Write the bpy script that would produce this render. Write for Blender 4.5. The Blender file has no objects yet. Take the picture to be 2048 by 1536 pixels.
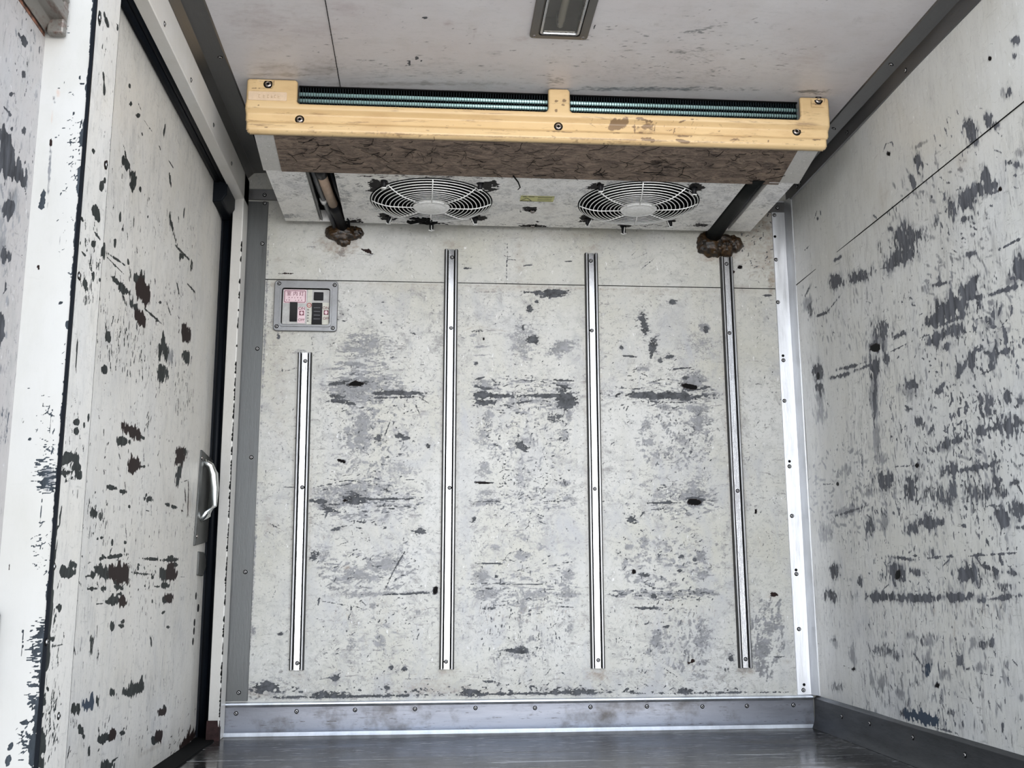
import bpy, bmesh, math, random
import numpy as np
from mathutils import Vector, Matrix
SC = bpy.context.scene
COL = SC.collection

# ------------------------------------------------------------------ camera, sky, exposure
cam = bpy.data.cameras.new('camera'); camo = bpy.data.objects.new('camera', cam); COL.objects.link(camo)
CR = [[0.996804, -0.079777, -0.004176], [-0.010867, -0.187202, 0.982261], [0.079144, 0.979077, 0.18747]]
cam.sensor_width = 36; cam.lens = 36.4034; cam.clip_start = .02
camo.matrix_world = Matrix(((CR[0][0], CR[1][0], -CR[2][0], 0), (CR[0][1], CR[1][1], -CR[2][1], 0),
                            (CR[0][2], CR[1][2], -CR[2][2], .41), (0, 0, 0, 1)))
SC.camera = camo
SC.view_settings.view_transform = 'Standard'; SC.view_settings.look = 'None'
SC.view_settings.gamma = 1; SC.view_settings.use_curve_mapping = False
SC.view_settings.exposure = 0.27
wd = bpy.data.worlds.new('overcast_sky'); SC.world = wd; wd.use_nodes = True
wn = wd.node_tree; bgn = wn.nodes['Background']
tcw = wn.nodes.new('ShaderNodeTexCoord'); sep = wn.nodes.new('ShaderNodeSeparateXYZ'); rampw = wn.nodes.new('ShaderNodeValToRGB')
wn.links.new(tcw.outputs['Generated'], sep.inputs[0]); mr = wn.nodes.new('ShaderNodeMapRange')
mr.inputs[1].default_value = -1; mr.inputs[2].default_value = 1
wn.links.new(sep.outputs['Z'], mr.inputs[0]); wn.links.new(mr.outputs[0], rampw.inputs[0]); 
az = wn.nodes.new('ShaderNodeMapRange'); az.inputs[1].default_value = .05; az.inputs[2].default_value = -.9; az.inputs[3].default_value = .42; az.inputs[4].default_value = 1.25
wn.links.new(sep.outputs['Y'], az.inputs[0])
vm = wn.nodes.new('ShaderNodeVectorMath'); vm.operation = 'SCALE'
wn.links.new(rampw.outputs[0], vm.inputs[0]); wn.links.new(az.outputs[0], vm.inputs['Scale']); wn.links.new(vm.outputs[0], bgn.inputs[0])
cr = rampw.color_ramp
cr.elements[0].position = .40; cr.elements[0].color = (.30, .28, .25, 1)
cr.elements[1].position = 1.0; cr.elements[1].color = (.30, .42, .60, 1)
for p_, c_ in ((.435, (.80, .84, .90, 1)), (.46, (1.0, 1.0, 1.02, 1)), (.538, (1.0, 1.0, 1.03, 1)), (.578, (.45, .47, .50, 1)), (.72, (.44, .48, .55, 1))):
    e_ = cr.elements.new(p_); e_.color = c_
bgn.inputs[1].default_value = 5.6
sun = bpy.data.lights.new('sun', 'SUN'); sun.energy = 9.0; sun.angle = math.radians(1.5); sun.color = (1, .93, .84)
suno = bpy.data.objects.new('sun', sun); COL.objects.link(suno); suno.rotation_euler = Vector((-.25, .62, 1)).to_track_quat('Z', 'Y').to_euler()

# ------------------------------------------------------------------ helpers
X0, X1, Y0, Y1, Z1 = -.56, 1.11, 1.58, 3.0, 1.63      # inside of the box
def tag(o, label=None, cat=None, group=None, kind=None):
    if label: o['label'] = label
    if cat: o['category'] = cat
    if group: o['group'] = group
    if kind: o['kind'] = kind
    return o
def thing(name, label, cat, loc, group=None):
    o = bpy.data.objects.new(name, None); COL.objects.link(o); o.location = loc; o.empty_display_size = .05
    return tag(o, label, cat, group)
def wloc(o):
    v = Vector((0, 0, 0))
    while o is not None: v += o.location; o = o.parent
    return v
def obj(name, bm, mat, parent=None, label=None, smooth=False, bevel=0, seg=2, origin=None):
    me = bpy.data.meshes.new(name)
    if isinstance(bm, bmesh.types.BMesh):
        bm.normal_update(); bm.to_mesh(me); bm.free()
    else:
        v, f = bm; me.from_pydata([tuple(p) for p in v], [], f); me.update()
    org = Vector(origin) if origin is not None else Vector((0, 0, 0))
    if origin is None and len(me.vertices):
        a = np.empty(len(me.vertices)*3, 'f'); me.vertices.foreach_get('co', a); a = a.reshape(-1, 3)
        org = Vector(((a[:, 0].min()+a[:, 0].max())/2, (a[:, 1].min()+a[:, 1].max())/2, a[:, 2].min()))
    me.transform(Matrix.Translation(-org))
    o = bpy.data.objects.new(name, me); COL.objects.link(o)
    for m in (mat if isinstance(mat, (list, tuple)) else [mat]): me.materials.append(m)
    if parent is not None: o.parent = parent; o.location = org - wloc(parent)
    else: o.location = org
    if label: o['label'] = label
    if smooth:
        for p in me.polygons: p.use_smooth = True
    if bevel:
        b = o.modifiers.new('bevel', 'BEVEL'); b.width = bevel; b.segments = seg; b.limit_method = 'ANGLE'; b.angle_limit = math.radians(35)
        if smooth is False:
            for p in me.polygons: p.use_smooth = True
            me.set_sharp_from_angle(angle=math.radians(40)) if hasattr(me, 'set_sharp_from_angle') else None
    return o
def struct(name, bm, mat, parent=None, **k):
    o = obj(name, bm, mat, parent, **k)
    if parent is None: o['kind'] = 'structure'
    return o
def B(): return bmesh.new()
def box(bm, x0, x1, y0, y1, z0, z1):
    v = [bm.verts.new(p) for p in ((x0,y0,z0),(x1,y0,z0),(x1,y1,z0),(x0,y1,z0),(x0,y0,z1),(x1,y0,z1),(x1,y1,z1),(x0,y1,z1))]
    for f in ((0,3,2,1),(4,5,6,7),(0,1,5,4),(1,2,6,5),(2,3,7,6),(3,0,4,7)): bm.faces.new([v[i] for i in f])
    return bm
def bx(*a): return box(B(), *a)
def prism(bm, prof, axis, a, b):
    """extrude a closed 2-D outline along axis ('x','y','z') from a to b"""
    def P(p, t): return {'x': (t, p[0], p[1]), 'y': (p[0], t, p[1]), 'z': (p[0], p[1], t)}[axis]
    A = [bm.verts.new(P(p, a)) for p in prof]; Bv = [bm.verts.new(P(p, b)) for p in prof]
    n = len(prof)
    fs = [bm.faces.new(A), bm.faces.new(Bv[::-1])]
    for i in range(n): fs.append(bm.faces.new((A[i], Bv[i], Bv[(i+1) % n], A[(i+1) % n])))
    bmesh.ops.recalc_face_normals(bm, faces=bm.faces[:]); return bm
def frame_basis(d):
    d = Vector(d).normalized(); up = Vector((0, 0, 1)) if abs(d.z) < .9 else Vector((1, 0, 0))
    a = d.cross(up).normalized(); return a, d.cross(a).normalized(), d
def lathe(bm, prof, c, d, n=20):
    """prof: (radius, height along d)"""
    a, b, d = frame_basis(d); c = Vector(c); rings = []
    for r, h in prof:
        if r < 1e-6: rings.append([bm.verts.new(c+d*h)])
        else: rings.append([bm.verts.new(c+d*h+a*r*math.cos(t*2*math.pi/n)+b*r*math.sin(t*2*math.pi/n)) for t in range(n)])
    for p, q in zip(rings, rings[1:]):
        for i in range(n):
            j = (i+1) % n
            if len(p) == 1 and len(q) == 1: continue
            if len(p) == 1: bm.faces.new((p[0], q[i], q[j]))
            elif len(q) == 1: bm.faces.new((p[i], q[0], p[j]))
            else: bm.faces.new((p[i], q[i], q[j], p[j]))
    bmesh.ops.recalc_face_normals(bm, faces=bm.faces[:]); return bm
def tube(bm, pts, r, n=10, closed=False, rz=1):
    pts = [Vector(p) for p in pts]; rings = []; m = len(pts)
    for i, p in enumerate(pts):
        if closed: d = pts[(i+1) % m]-pts[i-1]
        else: d = pts[min(i+1, m-1)]-pts[max(i-1, 0)]
        a, b, _ = frame_basis(d); rr = r[i] if isinstance(r, (list, tuple)) else r
        rings.append([bm.verts.new(p+a*rr*math.cos(t*2*math.pi/n)+b*rr*rz*math.sin(t*2*math.pi/n)) for t in range(n)])
    for k in range(m if closed else m-1):
        p, q = rings[k], rings[(k+1) % m]
        for i in range(n):
            j = (i+1) % n; bm.faces.new((p[i], p[j], q[j], q[i]))
    if not closed: bm.faces.new(rings[0][::-1]); bm.faces.new(rings[-1])
    return bm
def rrect(x0, x1, z0, z1, r, n=6):
    out = []
    for cx, cz, a0 in ((x1-r, z1-r, 0), (x0+r, z1-r, 90), (x0+r, z0+r, 180), (x1-r, z0+r, 270)):
        for k in range(n+1):
            a = math.radians(a0+90*k/n); out.append((cx+r*math.cos(a), cz+r*math.sin(a)))
    return out
# ------------------------------------------------------------------ materials
class N:
    def __init__(s, name):
        s.m = bpy.data.materials.new(name); s.m.use_nodes = True; s.t = s.m.node_tree
        s.b = s.t.nodes['Principled BSDF']; s.tc = s.t.nodes.new('ShaderNodeTexCoord')
    def n(s, t, **k):
        o = s.t.nodes.new(t)
        for a, b in k.items(): setattr(o, a, b)
        return o
    def L(s, a, b): s.t.links.new(a, b)
    def setin(s, sock, v):
        if isinstance(v, bpy.types.NodeSocket): s.L(v, sock)
        else:
            if isinstance(v, (tuple, list)) and len(v) == 3 and len(sock.default_value) == 4: v = (*v, 1)
            sock.default_value = v
    def noise(s, scale, detail=3, stretch=(1, 1, 1), rough=.55, dist=0, out='Fac'):
        mp = s.n('ShaderNodeMapping'); mp.inputs['Scale'].default_value = stretch; s.L(s.geo(), mp.inputs[0])
        o = s.n('ShaderNodeTexNoise'); o.inputs['Scale'].default_value = scale; o.inputs['Detail'].default_value = detail
        o.inputs['Roughness'].default_value = rough; o.inputs['Distortion'].default_value = dist
        s.L(mp.outputs[0], o.inputs['Vector']); return o.outputs[out]
    def geo(s):
        if not hasattr(s, '_g'): s._g = s.tc.outputs['Object']
        return s._g
    def mix(s, f, a, b, mode='MIX'):
        o = s.n('ShaderNodeMix', data_type='RGBA', blend_type=mode)
        s.setin(o.inputs[0], f); s.setin(o.inputs[6], a); s.setin(o.inputs[7], b); return o.outputs[2]
    def math(s, op, a, b=0, c=0, clamp=False):
        o = s.n('ShaderNodeMath', operation=op, use_clamp=clamp)
        s.setin(o.inputs[0], a); s.setin(o.inputs[1], b); s.setin(o.inputs[2], c); return o.outputs[0]
    def rng(s, v, a, b, c=0, d=1):
        o = s.n('ShaderNodeMapRange'); s.setin(o.inputs[0], v)
        for i, q in enumerate((a, b, c, d)): s.setin(o.inputs[i+1], q)
        return o.outputs[0]
    def attr(s, name): return s.n('ShaderNodeAttribute', attribute_name=name)
    def set(s, base=None, rough=None, metal=None, spec=None, bump=None, bs=.3, bd=.002, coat=None):
        for k, v in (('Base Color', base), ('Roughness', rough), ('Metallic', metal), ('Specular IOR Level', spec), ('Coat Weight', coat)):
            if v is not None: s.setin(s.b.inputs[k], v)
        if bump is not None:
            bn = s.n('ShaderNodeBump'); bn.inputs['Strength'].default_value = bs; bn.inputs['Distance'].default_value = bd
            s.L(bump, bn.inputs['Height']); s.L(bn.outputs[0], s.b.inputs['Normal'])
        return s.m
def worn_paint(name, base=(.60, .595, .55), base2=(.66, .66, .64), warm=(.215, .165, .12), warm_amt=.8, chip=(.062, .064, .068), rough=.38, streak=(1, 1, .3), grime=.25, low=(.74, .78, .80), rag=.7, bsx=.35):
    s = N(name)
    A = s.attr('wear'); T = s.attr('tone').outputs['Fac']
    sp = s.n('ShaderNodeSeparateColor'); s.L(A.outputs['Color'], sp.inputs[0])
    hi = s.noise(260, 4, streak, .65); mid = s.noise(70, 5, streak, .6, .3); lowf = s.noise(3.0, 3); fine = s.noise(900, 2)
    c = s.mix(s.rng(lowf, .35, .65), base, base2)
    c = s.mix(s.rng(s.noise(14, 5, (1, 1, .5), .65), .5, .72, 0, .35), c, tuple(q*.86 for q in (base[0], base[1]*.995, base[2]*.94)))
    gm = s.math('MULTIPLY', s.rng(s.noise(5.5, 4, (1, 1, .7), .6), .36, .58, .35, 1.15), s.math('ADD', s.attr('busy').outputs['Fac'], .28))
    g1 = s.math('MULTIPLY', s.rng(s.noise(30, 8, streak, .78, .6), .50, .66, 0, grime*1.15), gm)
    c = s.mix(g1, c, (.27, .268, .255))
    g2 = s.math('MULTIPLY', s.rng(s.noise(130, 6, streak, .78, .4), .56, .66, 0, grime*1.7), gm)
    c = s.mix(g2, c, (.17, .17, .165))
    g4 = s.math('MULTIPLY', s.rng(s.noise(70, 5, (.25, .25, 1.3), .75, .3), .60, .68, 0, grime*1.5), gm)
    c = s.mix(g4, c, (.20, .195, .185))
    g3 = s.rng(s.noise(95, 5, (1, 1, .4), .75), .62, .68, 0, grime*.9)
    c = s.mix(s.math('MULTIPLY', g3, .8), c, (.84, .85, .85))
    g5 = s.math('MULTIPLY', s.rng(s.noise(9, 6, (1, 1, .55), .7, .8), .48, .70, 0, grime*.95), gm)
    c = s.mix(g5, c, (.36, .365, .37))
    vor = s.noise(26, 2, (1, 1, .8), .5, 1.5)
    c = s.mix(s.rng(s.math('ABSOLUTE', s.math('SUBTRACT', vor, .5)), 0, .006, grime*.9, 0), c, (.26, .25, .23))
    # soft grey smear
    sm = s.math('ADD', sp.outputs[1], s.math('ADD', s.math('MULTIPLY', s.math('SUBTRACT', hi, .5), 1.6), s.math('MULTIPLY', s.math('SUBTRACT', mid, .5), 1.6)))
    sm = s.math('MULTIPLY', s.rng(sm, .04, .54, 0, 1.0), s.rng(sp.outputs[1], .02, .20), clamp=True)
    c = s.mix(s.math('MULTIPLY', sm, .92), c, s.mix(s.rng(mid, .35, .65), (.085, .088, .092), (.20, .205, .215)))
    wm = s.math('MULTIPLY', sp.outputs[2], s.rng(mid, .38, .62, .3, 1.1), clamp=True)
    c = s.mix(s.math('MULTIPLY', wm, warm_amt), c, warm)
    pk = s.math('MULTIPLY', s.attr('pink').outputs['Fac'], s.rng(mid, .4, .6, .25, 1.1), clamp=True)
    c = s.mix(s.math('MULTIPLY', pk, .6), c, (.34, .26, .27))
    ch = s.math('ADD', sp.outputs[0], s.math('ADD', s.math('MULTIPLY', s.math('SUBTRACT', hi, .5), 1.5*rag), s.math('MULTIPLY', s.math('SUBTRACT', mid, .5), 1.3*rag)))
    ch = s.rng(ch, .42, .56)
    cc = s.mix(s.rng(mid, .36, .64), chip, tuple(q*2.3 for q in chip))
    cc = s.mix(s.rng(T, 0, 1), cc, (.021, .0135, .012)); cc = s.mix(s.rng(T, 1.4, 1.9), cc, (.004, .004, .004)); cc = s.mix(s.rng(T, 0, -1), cc, (.042, .055, .075))
    c = s.mix(ch, c, cc)
    h = s.math('SUBTRACT', s.math('MULTIPLY', s.noise(9, 2), .6), s.math('MULTIPLY', ch, .35))
    h = s.math('ADD', h, s.math('MULTIPLY', mid, .12))
    return s.set(c, s.rng(ch, 0, 1, rough, .5), bump=h, bs=bsx, bd=.004, spec=s.rng(ch, 0, 1, .45, .04))
def metal(name, base=(.52, .53, .545), rough=.3, stretch=(1, 1, 1), dirt=.5, dcol=(.10, .09, .085), bs=.12, m=.95):
    s = N(name); a = s.noise(30, 5, stretch, .7); b = s.noise(240, 3, stretch, .7); d = s.noise(7, 6, (1, 1, 1), .7)
    c = s.mix(s.rng(a, .35, .65), tuple(q*.82 for q in base), base)
    df = s.rng(d, .5, .72, 0, dirt)
    c = s.mix(df, c, dcol); c = s.mix(s.rng(b, .62, .72, 0, dirt), c, dcol)
    return s.set(c, s.rng(a, .3, .7, rough*.75, rough*1.35), s.rng(df, 0, 1, m, m*.5), bump=s.math('ADD', a, b), bs=bs, bd=.002)
def plain(name, base, rough=.5, m=0, var=.12, scale=40, stretch=(1, 1, 1), spec=.5, bs=.15):
    s = N(name); a = s.noise(scale, 4, stretch, .6)
    c = s.mix(s.rng(a, .3, .7), tuple(q*(1-var) for q in base), tuple(min(1, q*(1+var)) for q in base))
    return s.set(c, rough, m, spec, bump=a, bs=bs, bd=.001)
M = {}
M['wall'] = worn_paint('worn_white_wall_panel', base=(.425, .418, .365), base2=(.485, .486, .462), grime=.85, streak=(.7, 1, .8), rag=.9, chip=(.045, .047, .050))
M['wall_r'] = worn_paint('worn_side_wall_panel', base=(.475, .47, .43), base2=(.52, .525, .505), grime=.50, rag=1.15, chip=(.050, .052, .057), streak=(1, 1, .18))
M['wall_smooth'] = worn_paint('painted_panel_light_wear', base=(.58, .555, .51), base2=(.62, .61, .58), grime=.14, bsx=.12)
M['ceil'] = worn_paint('worn_ceiling_panel', base=(.62, .585, .585), base2=(.67, .655, .66), streak=(.3, 1, 1), grime=.12, warm=(.20, .17, .14), warm_amt=.7, bsx=.15)
M['door'] = worn_paint('scratched_door_panel', base=(.56, .535, .48), base2=(.59, .575, .535), grime=.36, chip=(.017, .019, .018), rag=.55, bsx=.2)
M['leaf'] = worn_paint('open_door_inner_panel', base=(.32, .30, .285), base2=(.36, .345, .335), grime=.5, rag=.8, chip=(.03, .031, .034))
M['white'] = worn_paint('white_portal_paint', base=(.44, .43, .395), base2=(.47, .465, .44), grime=.03, warm=(.45, .28, .20), warm_amt=.8, chip=(.022, .026, .03), rough=.3)
M['unit'] = worn_paint('grey_white_unit_sheet', base=(.78, .76, .71), base2=(.82, .81, .79), grime=.45, chip=(.012, .011, .011), bsx=.2)
M['white_j'] = worn_paint('white_jamb_paint', base=(.60, .585, .54), base2=(.64, .63, .60), grime=.2, bsx=.1)
M['cheek'] = worn_paint('grimy_shaded_sheet_edge', base=(.40, .39, .36), base2=(.47, .46, .44), grime=.8, bsx=.2)  # base darkened for the shadow on the side cheeks, with grime on top
M['alu'] = metal('brushed_aluminium', stretch=(1, 1, .12), rough=.27, dirt=.35)
M['alu_x'] = metal('brushed_aluminium_lengthwise', base=(.17, .178, .20), stretch=(.12, 1, 1), rough=.36, dirt=1.0, dcol=(.055, .05, .047), m=.85)
M['alu_y'] = metal('dull_aluminium_angle', base=(.175, .175, .175), stretch=(1, .12, 1), rough=.36, dirt=.35)
M['alu_dark'] = metal('dirty_aluminium_kick_plate', base=(.085, .088, .092), stretch=(1, .15, 1), rough=.5, dirt=.7, dcol=(.05, .048, .047))
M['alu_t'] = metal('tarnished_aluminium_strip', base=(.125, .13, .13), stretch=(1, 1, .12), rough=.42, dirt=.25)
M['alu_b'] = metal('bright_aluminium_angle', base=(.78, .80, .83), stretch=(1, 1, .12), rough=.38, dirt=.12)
M['rail'] = metal('scuffed_rail_aluminium', base=(.66, .67, .69), stretch=(1, 1, .1), rough=.17, dirt=.45, dcol=(.07, .07, .07))
M['rail_side'] = metal('tarnished_rail_flank', base=(.34, .345, .35), stretch=(1, 1, .1), rough=.35, dirt=.5)
M['rail_shade_dirt'] = metal('shaded_grimy_rail_groove', base=(.10, .10, .10), stretch=(1, 1, .1), rough=.5, dirt=.7, dcol=(.02, .02, .02))  # near-black tone paints shadow and dirt lines along the rail edges
M['floor'] = None
M['rivet'] = plain('rivet_metal', (.42, .42, .42), .25, 1, .2, 300)
M['black_hole'] = plain('black_recess', (.003, .003, .003), .8, spec=.1)
M['rubber'] = plain('black_blue_rubber_gasket', (.003, .0045, .007), .45, 0, .3, 60, (1, 1, .2), spec=.12)
M['dark'] = plain('black_plastic', (.005, .005, .006), .45, spec=.2)
M['screw'] = plain('screw_steel', (.30, .27, .25), .22, 1, .3, 200)
M['fin'] = plain('dark_teal_coil_fin', (.006, .014, .017), .35, .0, .3, 80)
M['coiltube'] = plain('shiny_teal_coil_tube', (.62, .95, .92), .26, .45, .1, 60)
M['wire'] = plain('pale_grey_wire_guard', (.80, .80, .78), .35, .1, .15, 120)
M['alu_f'] = metal('dull_stamped_frame', base=(.24, .245, .25), rough=.42, dirt=.35)
M['plate_l'] = plain('brushed_light_steel', (.36, .36, .35), .5, .3, .15, 60)
M['chrome'] = plain('bright_chrome', (.80, .82, .80), .10, 1, .05, 30)
M['plate'] = plain('dark_grey_steel_plate', (.085, .087, .082), .4, .6, .2, 60)
M['hose'] = plain('black_foam_hose', (.004, .005, .005), .5, 0, .3, 120, spec=.15)
M['tan'] = plain('tan_drain_pipe', (.32, .235, .17), .5, 0, .12, 50)
M['greyplastic'] = plain('grey_cable_sleeve', (.10, .105, .11), .35, 0, .2, 40)
s = N('amber_brown_sealant_foam'); v = s.noise(60, 5, (1, 1, 1), .7, 1.0)
M['foam'] = s.set(s.mix(s.rng(v, .4, .62), (.004, .0035, .003), (.055, .028, .009)), .28, bump=v, bs=.45, bd=.006)
s = N('brown_fibrous_filter_mat')
f1 = s.noise(38, 6, (.35, 1, 1), .75, 2.2); f2 = s.noise(160, 4, (.5, 1, 1), .7, 1.0)
ln = s.rng(s.math('ABSOLUTE', s.math('SUBTRACT', s.noise(9, 3, (.7, 1.2, 1), .6, 3.5), .5)), 0, .022, 1, 0)
c = s.mix(s.rng(f1, .36, .64), (.045, .031, .024), (.21, .155, .115)); c = s.mix(s.rng(f2, .56, .7, 0, .5), c, (.30, .25, .19))
M['mat'] = s.set(s.mix(s.math('MULTIPLY', ln, .25), c, (.020, .013, .012)), .85, bump=s.math('SUBTRACT', f2, ln), bs=.25, bd=.002)
s = N('cream_yellow_moulded_plastic')
A = s.attr('wear'); sp = s.n('ShaderNodeSeparateColor'); s.L(A.outputs['Color'], sp.inputs[0])
hi = s.noise(300, 4, (.5, 1, 1), .65); md = s.noise(22, 5, (.3, 1, 1), .65)
c = s.mix(s.rng(s.noise(5, 4, (.4, 1, 1)), .35, .65), (.60, .425, .215), (.68, .50, .27))
c = s.mix(s.rng(md, .50, .70, 0, .5), c, (.46, .29, .14)); c = s.mix(s.rng(s.noise(55, 6, (.15, 1, 1.6), .75, .4), .58, .66, 0, .65), c, (.24, .15, .08))
c = s.mix(s.rng(s.math('ADD', sp.outputs[1], s.math('MULTIPLY', s.math('SUBTRACT', hi, .5), .7)), .3, .8, 0, .85), c, (.17, .105, .06))
c = s.mix(s.rng(sp.outputs[2], .3, .6), c, (.66, .53, .40))
M['cream'] = s.set(c, .34, bump=md, bs=.15, bd=.002)
M['label'] = plain('faded_raised_label', (.64, .49, .34), .4, 0, .06, 90)
M['label_ink'] = plain('faded_label_letters', (.52, .38, .24), .5)
M['yellow'] = plain('yellow_sticker', (.50, .49, .19), .45, 0, .1, 80)
M['ink'] = plain('dark_print', (.06, .055, .03), .6)
M['pink'] = plain('pink_sticker', (.66, .50, .53), .5, 0, .06, 60)
M['maroon'] = plain('maroon_print', (.13, .02, .04), .6)
M['stickerwhite'] = plain('off_white_sticker', (.48, .48, .42), .5, 0, .1, 90)
M['red'] = plain('red_print', (.42, .03, .04), .6)
M['greyink'] = plain('grey_print', (.16, .15, .15), .6)
s = N('frosted_ribbed_lamp_tube'); s.set((.42, .40, .36), .18)
M['glass'] = s.m
s = N('clear_lamp_cover'); s.set((.75, .73, .68), .12); s.b.inputs['Transmission Weight'].default_value = .95; s.b.inputs['IOR'].default_value = 1.2
M['pane'] = s.m
s = N('rusty_grey_steel'); r1 = s.noise(40, 5, (1, .3, 1), .7)
M['rusty'] = s.set(s.mix(s.rng(r1, .48, .6), (.20, .19, .17), (.075, .035, .022)), .5, s.rng(r1, .48, .6, .6, .0), bump=r1, bs=.4, bd=.002)
s = N('rust_line'); M['rust'] = s.set(s.mix(s.rng(s.noise(60, 4), .4, .6), (.20, .08, .045), (.06, .03, .02)), .8)
M['grime'] = plain('dark_red_brown_grime', (.022, .010, .009), .7, 0, .5, 90, spec=.2)
# wet floor plate, pale streaks paint reflections into the colour
s = N('wet_streaked_metal_floor')
a = s.noise(3.2, 6, (.5, 2.2, 1), .68, .6); b = s.noise(26, 5, (.18, 1.6, 1), .7, .4); d = s.noise(120, 3, (.12, 1.5, 1), .7)
c = s.mix(s.rng(a, .38, .62), (.014, .013, .012), (.045, .042, .039)); c = s.mix(s.rng(b, .52, .68, 0, .5), c, (.13, .126, .122))
c = s.mix(s.rng(d, .63, .67, 0, .9), c, (.62, .62, .63)); c = s.mix(s.rng(s.noise(10, 4, (.10, 2.2, 1), .6, .5), .64, .66, 0, .8), c, (.50, .50, .51))
M['floor'] = s.set(c, s.rng(a, .35, .65, .06, .30), s.rng(b, .4, .6, .0, .10), bump=s.math('ADD', a, s.math('MULTIPLY', b, .5)), bs=.18, bd=.006, spec=.35)
M['asphalt'] = plain('grey_yard_concrete', (.36, .345, .33), .9, 0, .15, 6)
M['outer'] = plain('white_outer_box_skin', (.62, .63, .63), .4, 0, .05, 3)
M['outer_open'] = M['outer']

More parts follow.
